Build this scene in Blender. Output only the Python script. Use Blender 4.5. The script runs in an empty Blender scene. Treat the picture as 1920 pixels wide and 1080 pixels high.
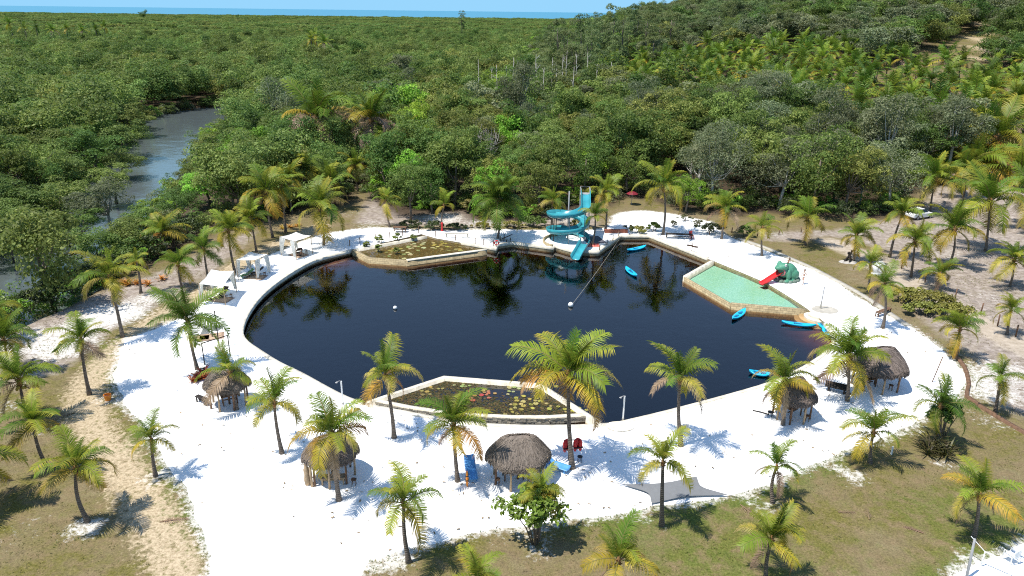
import bpy, bmesh, math, random
import numpy as np
from mathutils import Vector, Matrix, Euler
from mathutils.geometry import delaunay_2d_cdt

sc = bpy.context.scene
COL = sc.collection
R = math.radians
rng = np.random.default_rng(7)
random.seed(7)

# ------------------------------------------------------------------ camera
F_PX, CAM_H = 1371.0, 27.0
PITCH, ROLL = math.atan(518.3 / F_PX), R(0.69)
fwd = Vector((0, math.cos(PITCH), -math.sin(PITCH)))
up0 = Vector((0, math.sin(PITCH), math.cos(PITCH)))
right = Vector((1, 0, 0)) * math.cos(ROLL) + up0 * math.sin(ROLL)
upv = up0 * math.cos(ROLL) - Vector((1, 0, 0)) * math.sin(ROLL)
cam_d = bpy.data.cameras.new('camera'); cam = bpy.data.objects.new('camera', cam_d); COL.objects.link(cam)
cam_d.sensor_width = 36; cam_d.lens = 36 * F_PX / 1920
cam_d.clip_start = 1; cam_d.clip_end = 200000
mw = Matrix((right, upv, -fwd)).transposed().to_4x4(); mw.translation = (0, 0, CAM_H)
cam.matrix_world = mw
sc.camera = cam

# ------------------------------------------------------------------ sky and sun
SUN_EL = 67.0
SH = Vector((0.93, 0.36, 0)).normalized()          # direction in which shadows fall
sun_vec = Vector((-SH.x * math.cos(R(SUN_EL)), -SH.y * math.cos(R(SUN_EL)), math.sin(R(SUN_EL))))
w = bpy.data.worlds.new('World'); sc.world = w; w.use_nodes = True
nt = w.node_tree
bg = nt.nodes['Background']; bg.inputs['Strength'].default_value = 0.135
sky = nt.nodes.new('ShaderNodeTexSky'); sky.sky_type = 'NISHITA'; sky.sun_disc = False
sky.sun_elevation = R(SUN_EL); sky.sun_rotation = math.atan2(sun_vec.x, sun_vec.y)
sky.air_density = 1.0; sky.dust_density = 0.0; sky.ozone_density = 2.5; sky.altitude = 0
cap = nt.nodes.new('ShaderNodeMix'); cap.data_type = 'RGBA'; cap.blend_type = 'DARKEN'; cap.inputs[0].default_value = 1.0
cap.inputs[7].default_value = (1.55, 3.25, 4.75, 1)                   # clear tropical air: no yellow glare along the horizon
nt.links.new(sky.outputs[0], cap.inputs[6]); nt.links.new(cap.outputs[2], bg.inputs['Color'])
sun_d = bpy.data.lights.new('sun', 'SUN'); sun_d.energy = 4.2; sun_d.angle = R(0.53); sun_d.color = (1.0, 0.955, 0.88)
sun = bpy.data.objects.new('sun', sun_d); COL.objects.link(sun)
sun.rotation_euler = sun_vec.to_track_quat('Z', 'Y').to_euler()
sc.view_settings.view_transform = 'Standard'; sc.view_settings.look = 'None'
sc.view_settings.exposure = 0.62; sc.view_settings.gamma = 1.0; sc.view_settings.use_curve_mapping = False
sc.cycles.max_bounces = 6; sc.cycles.transparent_max_bounces = 12
sc.cycles.diffuse_bounces = 3; sc.cycles.glossy_bounces = 3; sc.cycles.transmission_bounces = 4; sc.cycles.volume_bounces = 0
sc.cycles.caustics_reflective = False; sc.cycles.caustics_refractive = False
sc.cycles.use_denoising = False
sc.cycles.pixel_filter_type = 'BLACKMAN_HARRIS'; sc.cycles.filter_width = 1.1

# ------------------------------------------------------------------ layout helpers
RIVER_Z, POND_Z = -1.3, -0.55
CAMP = Vector((0, 0, CAM_H))
def ray(u, v):
    return fwd + right * ((u - 960) / F_PX) + upv * ((540 - v) / F_PX)
def P(u, v, z=0.0):
    """ground point (at height z) that the photograph shows at pixel u, v"""
    d = ray(u, v); t = (z - CAM_H) / d.z
    q = CAMP + d * t; return Vector((q.x, q.y, z))
def PY(u, v, y):
    """point in the upright plane at distance y"""
    d = ray(u, v); return CAMP + d * (y / d.y)
def Ps(l, z=0.0): return [P(u, v, z) for u, v in l]
def mpp(p):
    """metres per photograph pixel at a point"""
    return (Vector(p) - CAMP).dot(fwd) / F_PX
def sstep(a, b, x):
    t = np.clip((x - a) / (b - a), 0, 1); return t * t * (3 - 2 * t)
def seg_dist(pts, line):
    pts = np.asarray(pts, float)[:, :2]; L = np.asarray([(p[0], p[1]) for p in line], float)
    best = np.full(len(pts), 1e9)
    for a, b in zip(L[:-1], L[1:]):
        d = b - a; q = max(d @ d, 1e-9); t = np.clip(((pts - a) @ d) / q, 0, 1)
        best = np.minimum(best, np.hypot(*(pts - (a + t[:, None] * d)).T))
    return best
def pip(poly, pts):
    pts = np.asarray(pts, float); x, y = pts[:, 0], pts[:, 1]; ins = np.zeros(len(pts), bool)
    n = len(poly)
    for i in range(n):
        x1, y1 = poly[i][0], poly[i][1]; x2, y2 = poly[(i + 1) % n][0], poly[(i + 1) % n][1]
        c = ((y1 > y) != (y2 > y))
        if y1 != y2: ins ^= c & (x < (x2 - x1) * (y - y1) / (y2 - y1) + x1)
    return ins
def catmull(pts, step=0.6, closed=False):
    pts = [Vector(p) for p in pts]; out = []; n = len(pts)
    for i in range(n if closed else n - 1):
        p1, p2 = pts[i], pts[(i + 1) % n]
        p0 = pts[(i - 1) % n] if closed or i > 0 else p1 * 2 - p2
        p3 = pts[(i + 2) % n] if closed or i + 2 < n else p2 * 2 - p1
        k = max(1, int((p2 - p1).length / step))
        for j in range(k):
            t = j / k
            out.append(0.5 * (2 * p1 + (p2 - p0) * t + (2 * p0 - 5 * p1 + 4 * p2 - p3) * t * t + (3 * p1 - p0 - 3 * p2 + p3) * t ** 3))
    if not closed: out.append(pts[-1])
    return out
def lin(pts, step=0.6, closed=False):
    pts = [Vector(p) for p in pts]; out = []; n = len(pts)
    for i in range(n if closed else n - 1):
        a, b = pts[i], pts[(i + 1) % n]; k = max(1, int((b - a).length / step))
        out += [a.lerp(b, j / k) for j in range(k)]
    if not closed: out.append(pts[-1])
    return out

# ------------------------------------------------------------------ tagging
def tag(o, label=None, cat=None, group=None, kind=None):
    if label: o['label'] = label
    if cat: o['category'] = cat
    if group: o['group'] = group
    if kind: o['kind'] = kind
    return o
def empty(name, loc=(0, 0, 0), rz=0.0, label=None, cat=None, group=None):
    o = bpy.data.objects.new(name, None); COL.objects.link(o)
    o.location = loc; o.rotation_euler = (0, 0, rz); o.empty_display_size = 0.2
    return tag(o, label, cat, group)
def add(name, me, parent=None, loc=None, rot=None, scl=None):
    o = bpy.data.objects.new(name, me); COL.objects.link(o)
    if parent: o.parent = parent
    if loc is not None: o.location = loc
    if rot is not None: o.rotation_euler = rot
    if scl is not None: o.scale = (scl,) * 3 if isinstance(scl, (int, float)) else scl
    return o

# ------------------------------------------------------------------ mesh building
def np_mesh(name, V, Fc, mats=(), mi=None, col=None, smooth=False, attrs=None):
    """mesh from numpy arrays; Fc (n,3|4) or a list of such arrays"""
    me = bpy.data.meshes.new(name)
    Fs = [f for f in (Fc if isinstance(Fc, list) else [Fc]) if len(f)]
    V = np.asarray(V, np.float32)
    me.vertices.add(len(V)); me.vertices.foreach_set('co', V.ravel())
    tot = np.concatenate([np.full(len(f), f.shape[1]) for f in Fs]); vi = np.concatenate([np.asarray(f).ravel() for f in Fs])
    me.loops.add(len(vi)); me.loops.foreach_set('vertex_index', vi.astype(np.int32))
    me.polygons.add(len(tot)); me.polygons.foreach_set('loop_start', np.concatenate([[0], np.cumsum(tot)[:-1]]).astype(np.int32))
    me.polygons.foreach_set('loop_total', tot.astype(np.int32))
    if mi is not None: me.polygons.foreach_set('material_index', np.asarray(mi, np.int32))
    if smooth: me.polygons.foreach_set('use_smooth', np.ones(len(tot), bool))
    for m in mats: me.materials.append(m)
    me.update(calc_edges=True)
    if col is not None:
        a = me.attributes.new('col', 'FLOAT_COLOR', 'POINT')
        c = np.ones((len(V), 4), np.float32); c[:, :3] = col; a.data.foreach_set('color', c.ravel())
    for k, val in (attrs or {}).items():
        a = me.attributes.new(k, 'FLOAT', 'POINT'); a.data.foreach_set('value', np.asarray(val, np.float32))
    return me

class MB:
    def __init__(s): s.v = []; s.f = []; s.m = []
    def add(s, vs, fs, m=0):
        b = len(s.v); s.v += [tuple(p) for p in vs]; s.f += [tuple(i + b for i in f) for f in fs]; s.m += [m] * len(fs); return s
    def box(s, c, d, m=0, rz=0.0, rot=None):
        M = rot if rot is not None else Matrix.Rotation(rz, 3, 'Z')
        h = Vector(d) / 2; c = Vector(c)
        vs = [c + M @ Vector((x * h.x, y * h.y, z * h.z)) for z in (-1, 1) for x, y in ((-1, -1), (1, -1), (1, 1), (-1, 1))]
        return s.add(vs, [(3, 2, 1, 0), (4, 5, 6, 7), (0, 1, 5, 4), (1, 2, 6, 5), (2, 3, 7, 6), (3, 0, 4, 7)], m)
    def tube(s, path, rad, n=6, m=0, cap=True, sq=1.0):
        path = [Vector(p) for p in path]; k = len(path)
        rs = rad if hasattr(rad, '__len__') else [rad] * k
        vs = []; fs = []; prev = None
        for i, p in enumerate(path):
            t = (path[min(i + 1, k - 1)] - path[max(i - 1, 0)]).normalized()
            a = prev if prev is not None else (Vector((1, 0, 0)) if abs(t.x) < 0.9 else Vector((0, 1, 0)))
            a = (a - t * a.dot(t)).normalized(); prev = a; b = t.cross(a)
            for j in range(n):
                th = 2 * math.pi * j / n
                vs.append(p + a * math.cos(th) * rs[i] + b * math.sin(th) * rs[i] * sq)
        for i in range(k - 1):
            for j in range(n): fs.append((i * n + j, i * n + (j + 1) % n, (i + 1) * n + (j + 1) % n, (i + 1) * n + j))
        if cap: fs.append(tuple(range(n))[::-1]); fs.append(tuple((k - 1) * n + j for j in range(n)))
        return s.add(vs, fs, m)
    def lathe(s, prof, n=16, c=(0, 0, 0), m=0, sx=1, sy=1):
        c = Vector(c); vs = []; fs = []
        for r, z in prof:
            for j in range(n):
                th = 2 * math.pi * j / n; vs.append(c + Vector((r * math.cos(th) * sx, r * math.sin(th) * sy, z)))
        for i in range(len(prof) - 1):
            for j in range(n): fs.append((i * n + j, i * n + (j + 1) % n, (i + 1) * n + (j + 1) % n, (i + 1) * n + j))
        fs.append(tuple(range(n))[::-1]); fs.append(tuple((len(prof) - 1) * n + j for j in range(n)))
        return s.add(vs, fs, m)
    def ball(s, c, r, n=12, k=8, m=0, rot=None):
        c = Vector(c); r = Vector((r, r, r)) if isinstance(r, (int, float)) else Vector(r)
        vs = [Vector((0, 0, -1))]; fs = []
        for i in range(1, k):
            ph = math.pi * i / k - math.pi / 2
            vs += [Vector((math.cos(ph) * math.cos(2 * math.pi * j / n), math.cos(ph) * math.sin(2 * math.pi * j / n), math.sin(ph))) for j in range(n)]
        vs.append(Vector((0, 0, 1)))
        for j in range(n): fs.append((0, 1 + (j + 1) % n, 1 + j))
        for i in range(k - 2):
            for j in range(n): fs.append((1 + i * n + j, 1 + i * n + (j + 1) % n, 1 + (i + 1) * n + (j + 1) % n, 1 + (i + 1) * n + j))
        t = len(vs) - 1
        for j in range(n): fs.append((1 + (k - 2) * n + j, 1 + (k - 2) * n + (j + 1) % n, t))
        M = rot if rot is not None else Matrix.Identity(3)
        return s.add([c + M @ Vector((p.x * r.x, p.y * r.y, p.z * r.z)) for p in vs], fs, m)
    def prism(s, poly, z0, z1, m=0):
        n = len(poly); vs = [(p[0], p[1], z0) for p in poly] + [(p[0], p[1], z1) for p in poly]
        fs = [(i, (i + 1) % n, n + (i + 1) % n, n + i) for i in range(n)] + [tuple(range(n))[::-1], tuple(range(n, 2 * n))]
        return s.add(vs, fs, m)
    def mesh(s, name, mats, smooth=False, fix=True):
        me = bpy.data.meshes.new(name); me.from_pydata(s.v, [], s.f)
        for m in (mats if isinstance(mats, (list, tuple)) else [mats]): me.materials.append(m)
        me.polygons.foreach_set('material_index', s.m)
        if fix:
            b = bmesh.new(); b.from_mesh(me); bmesh.ops.recalc_face_normals(b, faces=b.faces); b.to_mesh(me); b.free()
        if smooth: me.polygons.foreach_set('use_smooth', [True] * len(me.polygons))
        me.update(); return me
    def build(s, name, mats, parent=None, smooth=False, loc=None, rot=None, fix=True, bevel=0):
        o = add(name, s.mesh(name, mats, smooth, fix), parent, loc, rot)
        if bevel:
            b = o.modifiers.new('bevel', 'BEVEL'); b.width = bevel; b.segments = 2; b.limit_method = 'ANGLE'
        return o

# ------------------------------------------------------------------ materials
def nodes(name):
    m = bpy.data.materials.new(name); m.use_nodes = True
    return m, m.node_tree, m.node_tree.nodes['Principled BSDF'], m.node_tree.nodes['Material Output']
def N(t, kind, **kw):
    n = t.nodes.new(kind)
    for k, v in kw.items():
        if k in n.inputs: n.inputs[k].default_value = v
        else: setattr(n, k, v)
    return n
def ramp(t, stops, fac):
    r = t.nodes.new('ShaderNodeValToRGB'); e = r.color_ramp.elements
    while len(e) < len(stops): e.new(0.5)
    for el, (p, c) in zip(e, stops): el.position = p; el.color = (*c, 1) if len(c) == 3 else c
    t.links.new(fac, r.inputs[0]); return r.outputs[0]
def mixc(t, fac, a, b, mode='MIX'):
    n = t.nodes.new('ShaderNodeMix'); n.data_type = 'RGBA'; n.blend_type = mode; n.clamp_factor = True
    for sock, val in ((n.inputs[0], fac), (n.inputs[6], a), (n.inputs[7], b)):
        if isinstance(val, (int, float)): sock.default_value = val
        elif isinstance(val, (tuple, list)): sock.default_value = (*val, 1)
        else: t.links.new(val, sock)
    return n.outputs[2]
def math_n(t, op, a, b=None, c=None, clamp=False):
    n = t.nodes.new('ShaderNodeMath'); n.operation = op; n.use_clamp = clamp
    for s_, val in zip(n.inputs, (a, b, c)):
        if val is None: continue
        if isinstance(val, (int, float)): s_.default_value = val
        else: t.links.new(val, s_)
    return n.outputs[0]
def noise(t, scale, detail=4, rough=0.55, vec=None):
    n = t.nodes.new('ShaderNodeTexNoise'); n.inputs['Scale'].default_value = scale; n.inputs['Detail'].default_value = detail; n.inputs['Roughness'].default_value = rough
    if vec is not None: t.links.new(vec, n.inputs['Vector'])
    return n.outputs[0]
def attr(t, name, out='Fac'):
    n = t.nodes.new('ShaderNodeAttribute'); n.attribute_name = name; return n.outputs[out]
def bump(t, bsdf, h, strength=0.4, dist=0.05):
    b = t.nodes.new('ShaderNodeBump'); b.inputs['Strength'].default_value = strength; b.inputs['Distance'].default_value = dist
    t.links.new(h, b.inputs['Height']); t.links.new(b.outputs[0], bsdf.inputs['Normal'])
def coords(t, which='Object'):
    return t.nodes.new('ShaderNodeTexCoord').outputs[which]
def mat(name, col, rough=0.7, var=0.25, scale=3.0, bmp=0.0, bscale=20.0, spec=0.3, metal=0.0, col2=None, coat=0.0):
    m, t, b, o = nodes(name)
    co = coords(t)
    n1 = noise(t, scale, 5, 0.6, co)
    lo = tuple(c * (1 - var) for c in col) if col2 is None else col2
    hi = tuple(min(1, c * (1 + var)) for c in col)
    t.links.new(ramp(t, [(0.3, lo), (0.7, hi)], n1), b.inputs['Base Color'])
    b.inputs['Roughness'].default_value = rough; b.inputs['Specular IOR Level'].default_value = spec; b.inputs['Metallic'].default_value = metal
    if coat: b.inputs['Coat Weight'].default_value = coat
    if bmp: bump(t, b, noise(t, bscale, 4, 0.6, co), bmp, 0.03)
    return m
def leaf_mat(name, trans=0.35, hue=0.02, val=0.25, rough=0.5, spec=0.35):
    """leaf colour from the mesh's own colour attribute, shifted a little from plant to plant, with light shining through"""
    m, t, b, o = nodes(name)
    c = attr(t, 'col', 'Color')
    oi = t.nodes.new('ShaderNodeObjectInfo')
    h = t.nodes.new('ShaderNodeHueSaturation'); t.links.new(c, h.inputs['Color'])
    t.links.new(math_n(t, 'MULTIPLY_ADD', oi.outputs['Random'], 2 * hue, 0.5 - hue), h.inputs['Hue'])
    r2 = math_n(t, 'FRACT', math_n(t, 'MULTIPLY', oi.outputs['Random'], 7.31))
    t.links.new(math_n(t, 'MULTIPLY_ADD', r2, 2 * val, 1 - val), h.inputs['Value'])
    t.links.new(h.outputs[0], b.inputs['Base Color']); b.inputs['Roughness'].default_value = rough; b.inputs['Specular IOR Level'].default_value = spec
    tr = t.nodes.new('ShaderNodeBsdfTranslucent')
    t.links.new(mixc(t, 0.2, h.outputs[0], (0.22, 0.32, 0.02)), tr.inputs['Color'])
    mx = t.nodes.new('ShaderNodeMixShader'); mx.inputs[0].default_value = trans
    t.links.new(b.outputs[0], mx.inputs[1]); t.links.new(tr.outputs[0], mx.inputs[2]); t.links.new(mx.outputs[0], o.inputs['Surface'])
    return m
M = {}
M['palm'] = leaf_mat('palm_leaf', 0.3, 0.014, 0.2, 0.45, 0.2)
M['leaf'] = leaf_mat('tree_leaf', 0.42, 0.026, 0.28, 0.55, 0.2)
M['shrub'] = leaf_mat('shrub_leaf', 0.3, 0.02, 0.15)
M['straw'] = leaf_mat('thatch_straw', 0.08, 0.01, 0.1, 0.85, 0.15)
M['greencloth'] = mat('green_canvas', (0.10, 0.22, 0.10), 0.9, 0.1)
M['bark'] = mat('bark', (0.16, 0.13, 0.10), 0.9, 0.45, 2.5, 0.5, 14)
M['greybark'] = mat('pale_bark', (0.42, 0.39, 0.35), 0.9, 0.3, 2.0, 0.4, 12)
M['wood'] = mat('weathered_wood', (0.15, 0.085, 0.05), 0.8, 0.4, 4, 0.3, 30)
M['palewood'] = mat('pale_wood', (0.36, 0.26, 0.16), 0.8, 0.3, 4, 0.3, 30)
M['blackwood'] = mat('dark_wood', (0.03, 0.024, 0.02), 0.75, 0.3, 4)
M['white'] = mat('white_paint', (0.78, 0.78, 0.76), 0.5, 0.05, 3)
M['cloth'] = leaf_mat('white_cloth', 0.35, 0.0, 0.03, 0.9, 0.1)
M['grey'] = mat('grey_metal', (0.3, 0.3, 0.3), 0.5, 0.15, 5)
M['kayak'] = mat('kayak_plastic', (0.01, 0.42, 0.66), 0.35, 0.08, 2, spec=0.5)
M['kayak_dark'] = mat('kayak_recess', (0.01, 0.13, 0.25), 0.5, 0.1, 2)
M['slide'] = mat('turquoise_fibreglass', (0.04, 0.29, 0.34), 0.3, 0.18, 1.0, spec=0.5)
M['red'] = mat('red_paint', (0.55, 0.03, 0.03), 0.4, 0.15, 4)
M['blue'] = mat('blue_plastic', (0.09, 0.30, 0.62), 0.45, 0.1, 3)
M['orange'] = mat('orange_plastic', (0.72, 0.24, 0.03), 0.45, 0.1, 3)
M['black'] = mat('black_plastic', (0.015, 0.015, 0.017), 0.5, 0.2, 3)
M['skin'] = mat('skin', (0.45, 0.25, 0.17), 0.55, 0.08, 5)
M['skin_dark'] = mat('tanned_skin', (0.28, 0.15, 0.09), 0.55, 0.08, 5)
M['hair'] = mat('dark_hair', (0.015, 0.011, 0.01), 0.5, 0.2, 5)
M['concrete'] = mat('concrete', (0.40, 0.37, 0.31), 0.85, 0.2, 1.5, 0.2, 15)
M['rim'] = mat('pale_rim', (0.66, 0.60, 0.48), 0.85, 0.3, 1.6, 0.3, 9)
M['carpet'] = mat('woven_mat', (0.30, 0.20, 0.14), 0.95, 0.25, 5, 0.2, 40)
M['shade'] = mat('grey_shade_cloth', (0.17, 0.175, 0.18), 0.9, 0.06, 4, 0.1, 60)
M['rope'] = mat('rope', (0.4, 0.36, 0.28), 0.9)
M['glass'] = mat('car_glass', (0.01, 0.012, 0.014), 0.08, 0.0, 1, spec=0.6)
M['cream'] = mat('cream_wall', (0.62, 0.56, 0.46), 0.85, 0.1, 1)
M['rooftile'] = mat('clay_roof', (0.42, 0.22, 0.14), 0.85, 0.25, 3)
# ================================================================== TERRAIN
RIV = Ps([(-420, 640), (-120, 572), (20, 512), (115, 452), (195, 385), (250, 330), (292, 282), (325, 246), (365, 218), (430, 202), (540, 196)])
RIV = catmull(RIV, 4.0)
RIV_HW = lambda y: 10.5 + 1.0 * sstep(70, 150, y) + 5.0 * sstep(165, 200, y)
def fbm(x, y, s, o=3, ph=0.0):
    z = np.zeros_like(x); a = 1.0
    for k in range(o):
        f = s * 2 ** k
        z += a * (np.sin(x * f + 1.7 * k + ph + 1.3 * np.sin(y * f * 0.7 + k)) * np.sin(y * f * 1.1 + 2.1 * k + ph * 0.7 + 1.1 * np.sin(x * f * 0.8 - k))); a *= 0.5
    return z
def hgt(x, y):
    x = np.asarray(x, float); y = np.asarray(y, float)
    dist = np.hypot(x, np.maximum(y, 0.0)); q = x / np.maximum(y, 20.0)
    t = np.clip((dist - 118) / 330, 0, 1)
    fx = sstep(-0.04, 0.38, q)
    h = 39 * t ** 1.1 * fx * (1 - 0.9 * sstep(700, 1500, dist))
    h = h + np.clip((dist - 125) / 120, 0, 1) * (fbm(x, y, 0.021, 3) * 1.2 + 0.3) * sstep(-0.25, 0.2, q)
    d = seg_dist(np.stack([x.ravel(), y.ravel()], 1), RIV).reshape(x.shape)
    hw = RIV_HW(y)
    riv = sstep(hw + 2.5, hw - 4.0, d) if False else 1 - sstep(hw - 4.0, hw + 2.5, d)
    h = h * (1 - riv) - 3.0 * riv
    h = h - 5.0 * sstep(2380, 2480, y)
    return h
def H(x, y): return float(hgt(np.array([x]), np.array([y]))[0])
def PT(u, v):
    """point of the terrain seen at a pixel"""
    d = ray(u, v).normalized(); t = np.arange(20, 900, 1.0)
    q = np.array(CAMP)[None] + np.array(d)[None] * t[:, None]
    k = np.argmax(q[:, 2] < hgt(q[:, 0], q[:, 1])); p = q[k]
    return Vector((p[0], p[1], H(p[0], p[1])))

# --- outlines, traced on the ground
BEACH = Ps([(640, 433), (598, 441), (545, 463), (505, 478), (452, 510), (402, 545), (375, 572), (335, 598), (288, 620), (236, 634), (224, 662), (216, 700), (224, 735), (243, 772), (272, 802),
            (305, 855), (338, 905), (352, 935), (377, 990), (394, 1040), (402, 1085), (410, 1160), (520, 1230), (620, 1160), (668, 1085), (695, 1052), (745, 1034), (850, 1010), (960, 988), (1060, 975), (1180, 960), (1280, 944), (1367, 931),
            (1430, 908), (1480, 889), (1530, 870), (1582, 847), (1640, 826), (1700, 800), (1745, 772), (1790, 745), (1812, 715), (1800, 690), (1772, 660), (1720, 622), (1660, 588), (1610, 558), (1555, 523), (1495, 494), (1440, 472), (1400, 457),
            (1372, 446), (1345, 430), (1330, 416), (1290, 408), (1240, 398), (1185, 396), (1150, 406), (1142, 426), (1100, 433), (1020, 432), (930, 431), (830, 432), (760, 430), (700, 427)])
BEACH2 = Ps([(1750, 1120), (1800, 1078), (1860, 1046), (1935, 1012), (2050, 985), (2100, 1200), (1800, 1250)])
c1 = catmull(Ps([(1150, 796), (1100, 799), (1060, 800), (980, 800), (900, 796), (820, 785), (750, 772), (690, 760), (650, 747), (610, 727), (565, 702), (520, 680), (485, 658), (462, 642), (452, 627), (455, 606), (468, 580), (490, 553), (520, 528), (555, 505), (590, 487), (625, 477), (658, 469)]), 0.7)
c2 = lin(Ps([(658, 469), (790, 439), (818, 447), (912, 463), (930, 467), (934, 459), (960, 455), (1000, 460), (1037, 465), (1040, 461), (1072, 470), (1122, 472), (1164, 442), (1217, 442), (1222, 444), (1337, 489)]), 0.9)
c3 = catmull(Ps([(1337, 489), (1400, 515), (1440, 533), (1480, 557), (1512, 578), (1530, 592), (1548, 606), (1562, 625), (1563, 642), (1548, 662), (1515, 685), (1480, 703), (1440, 720), (1380, 738), (1310, 757), (1240, 775), (1185, 788), (1150, 796)]), 0.7)
POND = c1[:-1] + c2[:-1] + c3[:-1]
def rough_edge(poly, amp, seed):
    pts = lin(poly, 0.5, True); out = []; r = np.random.default_rng(seed)
    n = len(pts); ph = r.random(6) * 6.28; s = 0.0
    for i, p in enumerate(pts):
        t = (pts[(i + 1) % n] - pts[i - 1]); t.z = 0; t.normalize(); nn = Vector((-t.y, t.x, 0)); s += 0.5
        out.append(p + nn * amp * (0.5 * math.sin(s * 0.55 + ph[0]) + 0.5 * math.sin(s * 1.3 + ph[1]) + 0.4 * math.sin(s * 2.9 + ph[2]) + 0.5 * (r.random() - 0.5)))
    return out
BEACH_R = rough_edge(catmull(BEACH, 2.0, True), 0.16, 3)
BEACH2_R = rough_edge(catmull(BEACH2, 2.0, True), 0.14, 4)

# --- one triangulated sheet: ground with the beach and the pond cut out of it
pts = []; edges = []
def ring(poly):
    b = len(pts); pts.extend([(p[0], p[1]) for p in poly]); n = len(poly)
    edges.extend([(b + i, b + (i + 1) % n) for i in range(n)])
ring(POND); ring(BEACH_R); ring(BEACH2_R)
gx, gy = np.meshgrid(np.arange(-90, 110, 1.1), np.arange(16, 140, 1.1)); near = np.stack([gx.ravel(), gy.ravel()], 1)
near += rng.uniform(-0.25, 0.25, near.shape)
dP = np.minimum(seg_dist(near, POND + POND[:1]), np.minimum(seg_dist(near, BEACH_R + BEACH_R[:1]), seg_dist(near, BEACH2_R + BEACH2_R[:1])))
near = near[dP > 0.35]
gx, gy = np.meshgrid(np.arange(-520, 521, 8.0), np.arange(-120, 620, 8.0)); mid = np.stack([gx.ravel(), gy.ravel()], 1)
mid = mid[~((mid[:, 0] > -92) & (mid[:, 0] < 112) & (mid[:, 1] > 14) & (mid[:, 1] < 142))]
gx, gy = np.meshgrid(np.arange(-3600, 3601, 90.0), np.arange(-400, 2520, 90.0)); far = np.stack([gx.ravel(), gy.ravel()], 1)
far = far[~((abs(far[:, 0]) < 524) & (far[:, 1] > -124) & (far[:, 1] < 616))]
allp = [Vector(p) for p in pts] + [Vector(p) for p in np.concatenate([near, mid, far])]
V2, _, F2, *_ = delaunay_2d_cdt(allp, edges, [], 0, 1e-4)
V2 = np.array([(v.x, v.y) for v in V2]); F2 = np.array([f for f in F2 if len(f) == 3])
cen = V2[F2].mean(1)
inP = np.zeros(len(cen), bool); inB = np.zeros(len(cen), bool)
nz = (abs(cen[:, 0]) < 110) & (cen[:, 1] > 0) & (cen[:, 1] < 150); idx = np.where(nz)[0]
inP[idx] = pip(POND, cen[idx]); inB[idx] = pip(BEACH_R, cen[idx]) | pip(BEACH2_R, cen[idx])
Z2 = hgt(V2[:, 0], V2[:, 1])
flat = (pip(BEACH_R, V2) | pip(BEACH2_R, V2))
dB = np.full(len(V2), 99.0); k = (abs(V2[:, 0]) < 120) & (V2[:, 1] < 160)
dB[k] = np.minimum(seg_dist(V2[k], BEACH_R + BEACH_R[:1]), seg_dist(V2[k], BEACH2_R + BEACH2_R[:1]))
dPo = np.full(len(V2), 99.0); dPo[k] = seg_dist(V2[k], POND + POND[:1])
micro = fbm(V2[:, 0], V2[:, 1], 0.9, 3) * 0.035
Z2 = Z2 + np.where(flat, micro * 0.7 * sstep(0.2, 1.5, dPo), micro + 0.02) * sstep(0.0, 0.5, dB)
V3 = np.column_stack([V2, Z2])
def sub(mask):
    f = F2[mask]; u, inv = np.unique(f, return_inverse=True); return u, inv.reshape(f.shape)

def in_px(poly, q3):
    """which world points the photograph shows inside a pixel outline"""
    d = q3 - np.array(CAMP); wz = d @ np.array(fwd); u = 960 + F_PX * (d @ np.array(right)) / wz; v = 540 - F_PX * (d @ np.array(upv)) / wz
    return pip(poly, np.column_stack([u, v])) & (wz > 1), u, v
GRASSY_PX = [(1650, 132), (1720, 100), (1790, 76), (1838, 54), (1868, 52), (1868, 84), (1848, 108), (1800, 140), (1720, 145)]
BANK_PX = [(1600, 150), (1650, 118), (1720, 84), (1790, 60), (1838, 38), (1885, 40), (1890, 92), (1862, 122), (1810, 156), (1720, 162)]
# masks that belong to the ground itself: worn track, bare sand, green turf, forest litter
TRACK = catmull(Ps([(600, 425), (545, 450), (470, 485), (400, 535), (310, 590), (245, 640), (190, 690), (160, 740), (175, 800), (215, 860), (262, 930), (310, 1010), (350, 1100)]), 1.5)
TRACK2 = catmull(Ps([(155, 720), (153, 760), (185, 830), (270, 930), (300, 1000)]), 1.5)
ROAD = catmull(Ps([(1560, 455), (1640, 492), (1720, 540), (1800, 585), (1880, 630), (1960, 672), (2080, 730)]), 1.5)
CLEAR_PX = [(-500, 680), (-60, 610), (0, 598), (60, 588), (140, 548), (230, 508), (300, 480), (350, 452), (400, 428), (450, 425), (500, 412), (545, 392), (560, 380), (600, 385), (640, 380), (650, 345), (700, 343), (715, 372), (760, 402), (830, 396), (880, 392), (900, 412), (990, 412), (1020, 402), (1060, 388), (1130, 385), (1150, 366), (1230, 372), (1290, 392),
            (1380, 402), (1420, 392), (1470, 398), (1560, 402), (1620, 408), (1695, 400), (1690, 372), (1750, 356), (1800, 335), (1850, 325), (1920, 315), (2150, 320), (2600, 600), (2600, 1400), (-900, 1400)]
CLEAR = Ps(CLEAR_PX)
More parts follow.
